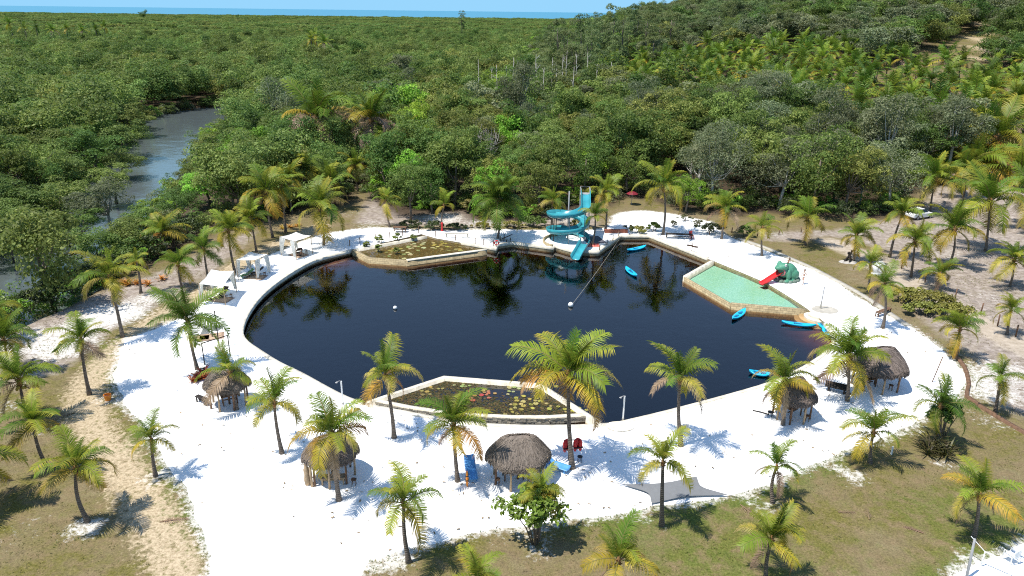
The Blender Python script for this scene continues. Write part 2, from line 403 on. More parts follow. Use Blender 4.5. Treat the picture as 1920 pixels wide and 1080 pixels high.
def masks(u):
    p = V2[u]; n = len(u); o = {}
    nr = (abs(p[:, 0]) < 125) & (p[:, 1] < 160)
    def D(line):
        d = np.full(n, 99.0); d[nr] = seg_dist(p[nr], line); return d
    dt = np.minimum(D(TRACK) - 0.7, D(TRACK2) + 0.3)
    o['track'] = 1 - sstep(-0.2, 2.2, dt)
    o['road'] = 1 - sstep(1.2, 2.6, D(ROAD))
    s = 1 - sstep(0.05, 1.3, dB[u]) * 1.0
    s = s * 0.75
    for (a, b, r, w_) in SANDY: 
        c = P(a, b); s = np.maximum(s, w_ * (1 - sstep(0.2, 1.0, np.hypot((p[:, 0] - c.x), (p[:, 1] - c.y)) / r)))
    o['sandy'] = s
    cl = np.zeros(n, bool); cl[nr] = pip(CLEAR, p[nr])
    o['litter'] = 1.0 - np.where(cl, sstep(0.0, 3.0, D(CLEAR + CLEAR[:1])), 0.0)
    g = 0.22 + 0.12 * sstep(-5, 12, p[:, 0]) + 0.26 * fbm(p[:, 0], p[:, 1], 0.12, 3, 1.0)
    g += 0.55 * (1 - sstep(0.3, 2.6, dB[u])) * (p[:, 1] < 58)
    for (a, b, r, w_) in GREEN:
        c = P(a, b); g += w_ * (1 - sstep(0.1, 1.0, np.hypot(p[:, 0] - c.x, p[:, 1] - c.y) / r))
    o['green'] = np.clip(g, 0, 1)
    fl = np.zeros(n); 
    for px in FIELD_PX:
        pl = Ps(px); i_ = np.zeros(n, bool); i_[nr] = pip(pl, p[nr]); fl = np.maximum(fl, np.where(i_, sstep(0.0, 2.5, D(pl + pl[:1])), 0))
    o['field'] = fl
    q3 = np.column_stack([p, Z2[u] + 0.5]); inb, uu_, vv2 = in_px(BANK_PX, q3); inb &= (p[:, 1] > 150) & (p[:, 1] < 480)
    o['litter'] = np.where(inb, 0.1, o['litter']); o['green'] = np.where(inb, 0.62, o['green'])
    dirt = inb & (uu_ > 1828) & (uu_ < 1874); o['track'] = np.where(dirt, 1.0, o['track'])
    return o
FIELD_PX = [[(1392, 452), (1440, 430), (1560, 425), (1700, 395), (1760, 340), (1960, 320), (2150, 560), (2150, 830), (1900, 800), (1825, 748), (1800, 680), (1700, 600), (1640, 505), (1600, 520), (1560, 500), (1640, 470), (1560, 450), (1480, 462)],
            [(640, 425), (690, 345), (740, 380), (860, 385), (1000, 395), (1130, 380), (1145, 430), (830, 430)], [(-100, 660), (0, 600), (140, 555), (300, 500), (420, 440), (520, 420), (420, 520), (240, 620), (150, 700), (0, 760)]]
SANDY = [(60, 640, 6, 0.75), (210, 590, 6, 0.9), (120, 650, 5, 0.9), (160, 610, 5, 0.8), (280, 560, 4, 0.7), (330, 550, 4, 0.5), (30, 1000, 4, 0.35), (1850, 730, 5, 0.75), (1890, 700, 5, 0.7), (1830, 700, 4, 0.7), (1640, 500, 5, 0.5), (1880, 560, 6, 0.45),
         (830, 410, 6, 0.7), (900, 420, 5, 0.6), (700, 420, 5, 0.5), (1450, 440, 4, 0.5), (1780, 480, 7, 0.45), (1700, 430, 7, 0.4), (1900, 450, 8, 0.4), (1860, 790, 3, 0.5), (650, 400, 6, 0.4), (960, 400, 6, 0.5), (1060, 410, 5, 0.6),
         (740, 1045, 2.2, 0.85), (1010, 1025, 1.8, 0.7), (1600, 895, 1.6, 0.8), (1440, 955, 1.6, 0.8), (1770, 870, 1.8, 0.6), (1238, 985, 1.2, 0.5), (160, 990, 2.2, 0.75), (285, 900, 1.8, 0.75), (95, 800, 2.0, 0.6), (195, 750, 1.8, 0.6), (1820, 1050, 2.0, 0.6), (930, 1020, 2.6, 0.35), (1690, 800, 3.0, 0.5), (20, 760, 3, 0.5), (60, 700, 3, 0.5)]
GREEN = [(1500, 1040, 9, 0.25), (1780, 950, 6, 0.35), (1530, 470, 5, 0.45), (1600, 465, 4, 0.35), (330, 960, 2.5, 0.7), (215, 840, 3, 0.5), (820, 1050, 4, 0.35), (1200, 1000, 6, 0.3), (1650, 950, 6, 0.2), (560, 445, 3, 0.5), (230, 680, 3, 0.6), (1350, 1080, 8, 0.3)]

def ground_material():
    m, t, b, o = nodes('dry_turf_and_earth')
    co = coords(t)
    n1 = noise(t, 0.22, 5, 0.6, co); n2 = noise(t, 1.6, 6, 0.65, co); n3 = noise(t, 7.0, 4, 0.7, co); n4 = noise(t, 2.8, 5, 0.75, co)
    earth = ramp(t, [(0.3, (0.13, 0.10, 0.062)), (0.5, (0.21, 0.165, 0.105)), (0.7, (0.34, 0.285, 0.205))], n2)
    turf = ramp(t, [(0.3, (0.085, 0.082, 0.018)), (0.55, (0.155, 0.140, 0.04)), (0.75, (0.235, 0.19, 0.08))], n3)
    grn = ramp(t, [(0.3, (0.06, 0.095, 0.016)), (0.7, (0.15, 0.185, 0.045))], n3)
    f1 = math_n(t, 'MULTIPLY_ADD', math_n(t, 'SUBTRACT', n1, 0.5), 3.0, math_n(t, 'MULTIPLY_ADD', math_n(t, 'SUBTRACT', n2, 0.5), 2.2, 0.35), True)
    f1 = math_n(t, 'ADD', f1, math_n(t, 'MULTIPLY', attr(t, 'green'), 0.6), clamp=True)
    c = mixc(t, f1, earth, turf)
    fg = math_n(t, 'ADD', math_n(t, 'MULTIPLY_ADD', attr(t, 'green'), 1.9, -1.1), math_n(t, 'MULTIPLY', math_n(t, 'SUBTRACT', n2, 0.5), 1.6), clamp=True)
    c = mixc(t, fg, c, grn)
    n5 = noise(t, 0.9, 6, 0.7, co)
    c = mixc(t, math_n(t, 'MULTIPLY_ADD', n5, 5.0, -2.35, True), c, mixc(t, n3, (0.15, 0.105, 0.055), (0.27, 0.21, 0.125)))
    n6 = noise(t, 11.0, 4, 0.75, co)
    c = mixc(t, 0.8, c, ramp(t, [(0.32, (0.55, 0.53, 0.5)), (0.66, (1.3, 1.28, 1.2))], n6), 'MULTIPLY')
    fld = ramp(t, [(0.3, (0.17, 0.135, 0.115)), (0.5, (0.30, 0.25, 0.21)), (0.7, (0.46, 0.40, 0.35))], n2)
    c = mixc(t, math_n(t, 'MULTIPLY_ADD', attr(t, 'field'), 1.3, math_n(t, 'MULTIPLY_ADD', n5, 1.6, -1.2), True), c, fld)
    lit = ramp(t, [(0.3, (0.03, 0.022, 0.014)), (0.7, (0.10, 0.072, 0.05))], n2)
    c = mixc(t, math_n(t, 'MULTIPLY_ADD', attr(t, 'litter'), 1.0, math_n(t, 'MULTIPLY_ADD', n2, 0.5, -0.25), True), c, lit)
    tr = ramp(t, [(0.3, (0.29, 0.215, 0.13)), (0.6, (0.52, 0.42, 0.28))], n3)
    ft = math_n(t, 'MULTIPLY_ADD', attr(t, 'track'), 2.0, math_n(t, 'MULTIPLY_ADD', n4, 5.5, -3.75), True)
    c = mixc(t, ft, c, tr)
    rd = ramp(t, [(0.3, (0.30, 0.245, 0.18)), (0.7, (0.47, 0.40, 0.32))], n2)
    c = mixc(t, math_n(t, 'MULTIPLY_ADD', attr(t, 'road'), 1.6, math_n(t, 'MULTIPLY_ADD', n2, 1.4, -1.1), True), c, rd)
    sd = ramp(t, [(0.3, (0.46, 0.43, 0.38)), (0.7, (0.78, 0.755, 0.70))], n3)
    fs = math_n(t, 'MULTIPLY_ADD', attr(t, 'sandy'), 3.0, math_n(t, 'MULTIPLY_ADD', n4, 5.0, -3.9), True)
    c = mixc(t, math_n(t, 'MULTIPLY', fs, 0.9), c, sd)
    t.links.new(c, b.inputs['Base Color']); b.inputs['Roughness'].default_value = 0.95; b.inputs['Specular IOR Level'].default_value = 0.1
    bump(t, b, math_n(t, 'ADD', n3, noise(t, 22, 3, 0.6, co)), 0.5, 0.06)
    return m
def sand_material():
    m, t, b, o = nodes('white_sand')
    co = coords(t); n2 = noise(t, 0.8, 5, 0.6, co)
    t.links.new(ramp(t, [(0.25, (0.80, 0.785, 0.75)), (0.6, (0.86, 0.85, 0.83))], n2), b.inputs['Base Color'])
    b.inputs['Roughness'].default_value = 0.95; b.inputs['Specular IOR Level'].default_value = 0.1
    bump(t, b, noise(t, 5, 5, 0.65, co), 0.35, 0.05)
    return m
M['ground'] = ground_material(); M['sand'] = sand_material()
u, f = sub(~inP & ~inB)
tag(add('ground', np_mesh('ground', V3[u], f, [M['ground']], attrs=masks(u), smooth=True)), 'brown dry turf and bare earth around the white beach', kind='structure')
u, f = sub(~inP & inB)
tag(add('beach', np_mesh('beach', V3[u], f, [M['sand']], smooth=True)), 'bright white sand beach around the dark pond', kind='structure')

# ================================================================== WATER
def water_surface(name, base, rough, wave, ws, tint=None, trans=0.0, vol=None, dens=1.0, stretch=(1, 1, 1), ior=1.74):
    m, t, b, o = nodes(name)
    co = coords(t)
    mp = t.nodes.new('ShaderNodeMapping'); mp.inputs['Scale'].default_value = stretch; t.links.new(co, mp.inputs[0])
    h = math_n(t, 'ADD', noise(t, ws, 3, 0.55, mp.outputs[0]), math_n(t, 'MULTIPLY', noise(t, ws * 0.23, 2, 0.5, mp.outputs[0]), 2.0))
    bp = t.nodes.new('ShaderNodeBump'); bp.inputs['Distance'].default_value = wave; t.links.new(ramp(t, [(0.35, (0.35,) * 3), (0.62, (1.0,) * 3)], noise(t, 0.07, 3, 0.6, co)), bp.inputs['Strength']); t.links.new(h, bp.inputs['Height'])
    if tint is None:
        b.inputs['Base Color'].default_value = (*base, 1); b.inputs['Roughness'].default_value = rough; b.inputs['IOR'].default_value = ior
        t.links.new(bp.outputs[0], b.inputs['Normal'])
    else:
        fr = t.nodes.new('ShaderNodeFresnel'); fr.inputs[0].default_value = ior; t.links.new(bp.outputs[0], fr.inputs['Normal'])
        gl = t.nodes.new('ShaderNodeBsdfGlossy'); gl.inputs['Roughness'].default_value = rough; t.links.new(bp.outputs[0], gl.inputs['Normal'])
        tp = t.nodes.new('ShaderNodeBsdfTransparent'); tp.inputs[0].default_value = (*tint, 1)
        mx = t.nodes.new('ShaderNodeMixShader'); t.links.new(fr.outputs[0], mx.inputs[0]); t.links.new(tp.outputs[0], mx.inputs[1]); t.links.new(gl.outputs[0], mx.inputs[2])
        t.links.new(mx.outputs[0], o.inputs['Surface'])
        if vol:
            va = t.nodes.new('ShaderNodeVolumeAbsorption'); va.inputs['Color'].default_value = (*vol, 1); va.inputs['Density'].default_value = dens
            t.links.new(va.outputs[0], o.inputs['Volume'])
    return m
M['pond'] = water_surface('tea_brown_water', None, 0.03, 0.008, 2.6, tint=(1, 1, 1), vol=(0.58, 0.36, 0.12), dens=3.2)
M['pondbed'] = mat('pond_bed', (0.40, 0.26, 0.12), 0.95, 0.3, 0.6)
def flat_poly(name, poly, z, m, depth=None):
    """closed body of water: flat top at z, with sides and a bottom"""
    V, _, Fx, *_ = delaunay_2d_cdt([Vector((p[0], p[1])) for p in poly], [], [list(range(len(poly)))], 1, 1e-5)
    n = len(V); vs = [(v.x, v.y, z) for v in V]; fs = [tuple(f_) for f_ in Fx]
    if depth:
        vs += [(v.x, v.y, z - depth) for v in V]; fs += [tuple(i + n for i in f_[::-1]) for f_ in Fx]
        cnt = {}
        for f_ in Fx:
            for a, b2 in zip(f_, f_[1:] + f_[:1]): cnt[(a, b2)] = 1
        fs += [(b2, a, a + n, b2 + n) for (a, b2) in cnt if (b2, a) not in cnt]
    me = bpy.data.meshes.new(name); me.from_pydata(vs, [], fs); me.materials.append(m)
    bm = bmesh.new(); bm.from_mesh(me); bmesh.ops.recalc_face_normals(bm, faces=bm.faces); bm.to_mesh(me); bm.free()
    if not depth and me.polygons[0].normal.z < 0: me.flip_normals()
    return add(name, me)
def offset_poly(poly, d):
    n = len(poly); out = []; area = sum(poly[i][0] * poly[(i + 1) % n][1] - poly[(i + 1) % n][0] * poly[i][1] for i in range(n)); sg = 1 if area > 0 else -1
    for i in range(n):
        a, b, c = Vector(poly[i - 1]).to_2d(), Vector(poly[i]).to_2d(), Vector(poly[(i + 1) % n]).to_2d()
        t1, t2 = (b - a).normalized(), (c - b).normalized(); nn = (Vector((t1.y, -t1.x)) + Vector((t2.y, -t2.x))); nn.normalize()
        k = max(0.5, nn.dot(Vector((t1.y, -t1.x))))
        out.append(b + nn * d * sg / k)
    return out
tag(flat_poly('pond_water', [Vector((p.x, p.y, 0)) for p in offset_poly(POND, 0.12)], POND_Z, M['pond'], 5.0), 'dark tea coloured water of the swimming pond reflecting the sky', kind='structure')
# bed: shelves off from the walls into deep water
bx = np.array([p.x for p in POND]); by = np.array([p.y for p in POND])
gx, gy = np.meshgrid(np.arange(bx.min() - 2, bx.max() + 3, 0.8), np.arange(by.min() - 2, by.max() + 3, 0.8)); q = np.stack([gx.ravel(), gy.ravel()], 1)
dd = seg_dist(q, POND + POND[:1]) * np.where(pip(POND, q), 1, -1)
STEPS = P(1528, 604); sh = np.clip(1.6 - np.hypot(q[:, 0] - STEPS.x, q[:, 1] - STEPS.y) / 4.0, 0, 1)
BAY = P(650, 478); sh = np.maximum(sh, np.clip(1.5 - np.hypot(q[:, 0] - BAY.x, q[:, 1] - BAY.y) / 3.5, 0, 1))
BAY2 = P(1150, 790); sh = np.maximum(sh, np.clip(1.5 - np.hypot(q[:, 0] - BAY2.x, q[:, 1] - BAY2.y) / 2.6, 0, 1))
zz = -0.95 - np.clip(dd, 0, 7) * 0.55 * (1 - 0.75 * sh) + 0.22 * sh * (dd > -1)
ny_, nx_ = gx.shape; ii = np.arange(nx_ * ny_).reshape(ny_, nx_)
fq = np.stack([ii[:-1, :-1], ii[:-1, 1:], ii[1:, 1:], ii[1:, :-1]], -1).reshape(-1, 4)
tag(add('pond_bed', np_mesh('pond_bed', np.column_stack([q, zz]), fq, [M['pondbed']], smooth=True)), 'brown sandy bed shelving down under the pond water', kind='structure')

# retaining wall of the pond
def stone_material():
    m, t, b, o = nodes('yellow_stone_wall')
    uv = t.nodes.new('ShaderNodeUVMap').outputs[0]
    br = t.nodes.new('ShaderNodeTexBrick'); t.links.new(uv, br.inputs['Vector'])
    br.inputs['Scale'].default_value = 1.0; br.inputs['Brick Width'].default_value = 0.55; br.inputs['Row Height'].default_value = 0.24; br.inputs['Mortar Size'].default_value = 0.02; br.inputs['Mortar Smooth'].default_value = 0.4
    br.inputs['Color1'].default_value = (0.50, 0.41, 0.25, 1); br.inputs['Color2'].default_value = (0.36, 0.29, 0.17, 1); br.inputs['Mortar'].default_value = (0.20, 0.16, 0.10, 1)
    n1 = noise(t, 3.0, 5, 0.6, coords(t))
    c = mixc(t, 0.55, br.outputs['Color'], ramp(t, [(0.3, (0.35, 0.3, 0.22)), (0.7, (1.1, 1.05, 0.95))], n1), 'MULTIPLY')
    t.links.new(c, b.inputs['Base Color']); b.inputs['Roughness'].default_value = 0.9
    bump(t, b, math_n(t, 'ADD', br.outputs['Fac'], math_n(t, 'MULTIPLY', n1, -1.0)), -0.6, 0.05)
    return m
M['stone'] = stone_material()
def strip_wall(name, line, z0, z1, m, closed=False):
    n = len(line); V = []; U = []; s = 0
    for i, p in enumerate(line + (line[:1] if closed else [])):
        if i: s += (Vector(p).to_2d() - Vector(line[i - 1]).to_2d()).length
        V += [(p[0], p[1], z0), (p[0], p[1], z1)]; U += [(s, z0), (s, z1)]
    k = len(V) // 2; fc = np.array([(2 * i, 2 * i + 2, 2 * i + 3, 2 * i + 1) for i in range(k - 1)])
    me = np_mesh(name, V, fc, [m]); uvl = me.uv_layers.new(name='UVMap')
    li = np.empty(len(me.loops), np.int32); me.loops.foreach_get('vertex_index', li); uvl.data.foreach_set('uv', np.array(U, np.float32)[li].ravel())
    return me
tag(add('pond_wall', strip_wall('pond_wall', POND, -4.5, 0.012, M['stone'], True)), 'yellowish stone retaining wall round the pond edge', kind='structure')
def solid_wall(name, line, th, z0, z1, m, closed=False, parent=None):
    """free-standing wall of some thickness along a line, with UVs in metres"""
    pl = [Vector(p).to_2d() for p in line]; n = len(pl); L = []; Rr = []; S = [0]
    for i in range(n):
        a = pl[i - 1] if (i or closed) else pl[i]; c = pl[(i + 1) % n] if (i < n - 1 or closed) else pl[i]
        t1 = (pl[i] - a).normalized() if (pl[i] - a).length > 1e-6 else (c - pl[i]).normalized()
        t2 = (c - pl[i]).normalized() if (c - pl[i]).length > 1e-6 else t1
        nn = Vector((t1.y + t2.y, -t1.x - t2.x)); nn.normalize(); k = max(0.5, nn.dot(Vector((t1.y, -t1.x))))
        L.append(pl[i] - nn * th / 2 / k); Rr.append(pl[i] + nn * th / 2 / k)
        if i: S.append(S[-1] + (pl[i] - pl[i - 1]).length)
    V = []; U = []
    for i in range(n):
        V += [(*L[i], z0), (*L[i], z1), (*Rr[i], z1), (*Rr[i], z0)]; U += [(S[i], z0), (S[i], z1), (S[i], z1 + th), (S[i], z1 + th + z1 - z0)]
    fc = [(4 * i + j, 4 * (i + 1) + j, 4 * (i + 1) + j + 1, 4 * i + j + 1) for i in range(n - 1) for j in range(3)]
    fc += [(0, 1, 2, 3), (4 * n - 4, 4 * n - 1, 4 * n - 2, 4 * n - 3)]
    if closed: fc = fc[:-2] + [(4 * (n - 1) + j, j, j + 1, 4 * (n - 1) + j + 1) for j in range(3)]
    me = np_mesh(name, V, np.array(fc), [m]); uvl = me.uv_layers.new(name='UVMap')
    li = np.empty(len(me.loops), np.int32); me.loops.foreach_get('vertex_index', li); uvl.data.foreach_set('uv', np.array(U, np.float32)[li].ravel())
    bm = bmesh.new(); bm.from_mesh(me); bmesh.ops.recalc_face_normals(bm, faces=bm.faces); bm.to_mesh(me); bm.free()
    return add(name, me, parent)
# pale rim along the curved edges
rim_line = c1[::1]
tag(solid_wall('pond_rim', [Vector((p.x, p.y, 0)) for p in rim_line], 0.42, -0.3, 0.045, M['rim']), 'pale concrete rim along the curved shore of the pond', kind='structure')
tag(solid_wall('pond_rim', [Vector((p.x, p.y, 0)) for p in c3[24:]], 0.36, -0.3, 0.04, M['rim']), 'pale concrete rim along the right shore of the pond', kind='structure')
off2 = offset_poly(POND, 0.2); k0 = len(c1) - 1
tag(solid_wall('pond_coping', [Vector((p.x, p.y, 0)) for p in off2[k0 + 18:k0 + len(c2) - 1]], 0.46, -0.25, 0.06, M['rim']), 'pale coping on top of the far stone pond wall', kind='structure')

# river and sea
M['river'] = water_surface('river_water', (0.085, 0.102, 0.105), 0.12, 0.05, 1.2)
M['sea'] = water_surface('sea_water', (0.03, 0.20, 0.30), 0.45, 0.3, 0.05)
tag(flat_poly('river', [Vector((-260, 30, 0)), Vector((-260, 300, 0)), Vector((-20, 300, 0)), Vector((-20, 170, 0)), Vector((-38, 60, 0)), Vector((-90, 30, 0))], RIVER_Z, M['river']), 'calm grey green river winding through the mangroves', kind='structure')
tag(flat_poly('sea', [Vector((-90000, 2000, 0)), Vector((-90000, 120000, 0)), Vector((90000, 120000, 0)), Vector((90000, 2000, 0))], -2.5, M['sea']), 'blue sea along the horizon', kind='structure')
# ================================================================== COCONUT PALMS
FRONDC = {'green': ((0.060, 0.135, 0.014), (0.135, 0.215, 0.026)), 'fresh': ((0.130, 0.215, 0.018), (0.26, 0.32, 0.036)),
          'yellow': ((0.26, 0.25, 0.022), (0.48, 0.36, 0.045)), 'orange': ((0.42, 0.20, 0.022), (0.60, 0.30, 0.045)), 'dry': ((0.27, 0.175, 0.115), (0.42, 0.29, 0.20)), 'dark': ((0.030, 0.075, 0.012), (0.075, 0.130, 0.022))}
def frond_mesh(seed, elev, bend, colour, tipc=None, L=3.0, npair=46, wide=0.062, lean=0.0, droop=1.0, llen=0.74):
    r = np.random.default_rng(seed)
    ts = np.linspace(0, 1, 15); ang = R(elev) - R(bend) * ts ** 1.35
    dx = np.cos(ang) * L / 14; dz = np.sin(ang) * L / 14; side = lean * ts ** 2 * L
    px = np.concatenate([[0], np.cumsum(dx[:-1])]); pz = np.concatenate([[0], np.cumsum(dz[:-1])])
    path = np.column_stack([px, side, pz])
    def at(t): return np.array([np.interp(t, ts, path[:, k]) for k in range(3)])
    V = []; Q = []; T = []; C = []
    c0, c1_ = np.array(FRONDC[colour][0]), np.array(FRONDC[colour][1])
    tipcol = np.array(FRONDC[tipc][1]) if tipc else c1_
    rib = np.array((0.30, 0.26, 0.08)) if colour in ('green', 'fresh', 'yellow', 'dark') else np.array((0.36, 0.24, 0.14))
    # midrib: three-sided tapering
    for i in range(15):
        p = path[i]; w_ = 0.055 * (1 - 0.85 * ts[i])
        V += [p + [0, w_, 0.01], p + [0, -w_, 0.01], p + [0, 0, -w_ * 1.1]]; C += [rib] * 3
    for i in range(14):
        b = 3 * i
        for j in range(3): Q.append((b + j, b + (j + 1) % 3, b + 3 + (j + 1) % 3, b + 3 + j))
    for s in (-1, 1):
        for k_ in range(npair):
            t = 0.13 + 0.87 * (k_ + r.uniform(0, 0.8)) / npair
            p = at(t); a = np.interp(t, ts, ang)
            tan = np.array((math.cos(a), 0, math.sin(a))); nor = np.array((-math.sin(a), 0, math.cos(a)))
            ln = llen * L / 3.0 * (0.45 + 0.75 * math.sin(math.pi * min(1, t * 0.85 + 0.12)) ** 0.7) * r.uniform(0.82, 1.1)
            fw = 0.45 + 0.55 * t + r.uniform(-0.1, 0.1)
            d = np.array((0, s, 0)) * 1.0 + tan * fw + nor * r.uniform(0.1, 0.35); d /= np.linalg.norm(d)
            mid_ = p + d * ln * 0.5
            dn = droop * (0.42 + 0.35 * r.random())
            d2 = d * (1 - 0.35 * dn) + np.array((0, 0, -1.0)) * dn; d2 /= np.linalg.norm(d2)
            tip = mid_ + d2 * ln * 0.55
            wv = tan * wide * 0.5 * L / 3.0; b = len(V)
            V += [p - wv, p + wv, mid_ - wv * 0.9, mid_ + wv * 0.9, tip]
            m_ = r.random(); base = c0 * (1 - m_) + c1_ * m_; e = base * (1 - 0.55 * t) + tipcol * 0.55 * t
            C += [base * 0.92, base * 0.92, e, e, e * 0.6 + tipcol * 0.4]
            Q.append((b, b + 1, b + 3, b + 2)); T.append((b + 2, b + 3, b + 4))
    return np_mesh('frond', np.array(V), [np.array(Q), np.array(T)], [M['palm']], col=np.array(C))
LIB = {}
def lib(cls, colour):
    k = (cls, colour)
    if k not in LIB:
        e, b = {'spear': (84, 22), 'up': (68, 66), 'high': (48, 92), 'mid': (28, 100), 'low': (8, 100), 'hang': (-20, 70), 'dead': (-52, 34)}[cls]
        LIB[k] = [frond_mesh(hash(cls) % 7 * 0 + 11 * i + len(LIB) * 101, e + rng.uniform(-6, 6), b + rng.uniform(-20, 30), colour,
                             {'green': rng.choice(['green', 'fresh', 'yellow']), 'fresh': rng.choice(['fresh', 'yellow']), 'yellow': rng.choice(['orange', 'dry', 'yellow']), 'orange': 'dry', 'dry': 'dry', 'dark': 'green'}[colour],
                             lean=rng.uniform(-0.3, 0.3), droop={'spear': 0.45, 'up': 0.9, 'high': 1.15, 'mid': 1.3, 'low': 1.3, 'hang': 0.9, 'dead': 0.5}[cls],
                             llen={'spear': 0.6, 'dead': 0.55}.get(cls, 0.84)) for i in range(5)]
    return LIB[k][int(rng.integers(5))]
def trunk_material():
    m, t, b, o = nodes('ringed_palm_trunk')
    co = coords(t); wv = t.nodes.new('ShaderNodeTexWave'); wv.bands_direction = 'Z'; wv.inputs['Scale'].default_value = 2.6; wv.inputs['Distortion'].default_value = 2.5; wv.inputs['Detail'].default_value = 3; t.links.new(co, wv.inputs[0])
    n = noise(t, 3.0, 5, 0.65, co)
    c = mixc(t, 0.35, ramp(t, [(0.3, (0.075, 0.056, 0.042)), (0.7, (0.20, 0.16, 0.125))], n), ramp(t, [(0.2, (0.05, 0.037, 0.028)), (0.6, (0.24, 0.195, 0.155))], wv.outputs['Fac']))
    t.links.new(c, b.inputs['Base Color']); b.inputs['Roughness'].default_value = 0.9; bump(t, b, wv.outputs['Fac'], 0.6, 0.03); return m
M['trunk'] = trunk_material()
M['boot'] = mat('leaf_base_fibre', (0.24, 0.13, 0.05), 0.9, 0.4, 8, 0.5, 25)
M['coconut'] = mat('coconut_husk', (0.30, 0.24, 0.05), 0.6, 0.3, 5)
def boot_mesh():
    b = MB(); b.lathe([(0.10, -0.55), (0.17, -0.3), (0.21, -0.05), (0.15, 0.25), (0.06, 0.55)], 9)
    for i in range(9):
        a = i * 2.4; d = Vector((math.cos(a), math.sin(a), 0)); b.tube([d * 0.12 + Vector((0, 0, -0.35 + 0.05 * i)), d * 0.3 + Vector((0, 0, -0.15 + 0.06 * i))], [0.07, 0.045], 4)
    return b.mesh('leaf_base', M['boot'], True)
def nut_mesh():
    b = MB()
    for i in range(6):
        a = i * 1.1; b.ball((0.24 * math.cos(a), 0.24 * math.sin(a), -0.35 - 0.09 * (i % 3)), (0.1, 0.1, 0.13), 7, 5)
    return b.mesh('coconut_bunch', M['coconut'], True)
BOOT, NUT = boot_mesh(), nut_mesh()
STY = {'t': ['green', 'green', 'yellow', 'dry', 'dry', 'dry'],  # share of colours from the youngest to the oldest fronds
    'g': ['green', 'green', 'green', 'fresh', 'green', 'yellow'], 'f': ['fresh', 'green', 'fresh', 'green', 'yellow', 'yellow'],
    'y': ['fresh', 'fresh', 'green', 'fresh', 'yellow', 'yellow'], 'o': ['green', 'fresh', 'fresh', 'yellow', 'yellow', 'orange'],
    'b': ['green', 'fresh', 'green', 'fresh', 'yellow', 'dry'], 'd': ['dark', 'green', 'dark', 'green', 'green', 'green']}
def palm(base, crown, rad, style, label, group='coconut palms round the pond', n=None, name='coconut_palm', seed=0, upright=0.0):
    global rng
    keep = rng; rng = np.random.default_rng(1000 + seed)
    base, crown = Vector(base), Vector(crown)
    t = empty(name, base, 0, label, 'palm tree', group)
    c = crown - base; hh = c.length
    bend = Vector((rng.uniform(-0.05, 0.05), rng.uniform(-0.05, 0.05), 0)) * hh
    r0 = 0.095 + 0.010 * hh
    path = []; rr = []
    for i in range(11):
        s = i / 10; path.append(c * s + bend * math.sin(math.pi * s) - Vector((0, 0, 0.25 * (i == 0)))); rr.append(r0 * (1 - 0.42 * s) * (1 + 0.55 * math.exp(-s * 14)) * (1 + 0.04 * (i % 2)))
    MB().tube(path, rr, 9).build('trunk', M['trunk'], t, True)
    add('leaf_base', BOOT, t, c, (0, 0, rng.uniform(0, 6)), rad / 3.0 * 0.95)
    if rad > 2.4 and rng.random() < 0.6: add('coconut_bunch', NUT, t, c, (0, 0, rng.uniform(0, 6)), 1.0)
    n = n or (int(rng.integers(11, 15)) if rad < 2.3 else int(rng.integers(15, 20))); cs = STY[style]
    az = rng.uniform(0, 6.28); ndead = 0
    for i in range(n):
        a = (i + rng.uniform(-0.3, 0.3)) / (n - 1); a = min(max(a, 0), 1) ** 1.3 * (1 - 0.35 * upright)
        cls = 'spear' if a < 0.07 else 'up' if a < 0.3 else 'high' if a < 0.52 else 'mid' if a < 0.72 else 'low' if a < 0.88 else 'hang'
        colour = cs[min(5, int(a * 6 + rng.uniform(-0.35, 0.35) + 0.001) if a > 0.1 else 0)]
        if cls == 'hang' and style in 'bot' and ndead < 2 and rng.random() < 0.5: cls, colour = 'dead', 'dry'; ndead += 1
        az += 2.39996 + rng.uniform(-0.25, 0.25)
        s = rad / 2.55 * rng.uniform(0.78, 1.14) * (0.8 if cls == 'spear' else 1.0)
        add('frond', lib(cls, colour), t, c + Vector((0, 0, 0.12 * (1 - a) * s)), (rng.uniform(-0.35, 0.35), rng.uniform(-0.14, 0.14), az), s)
    rng = keep
    return t
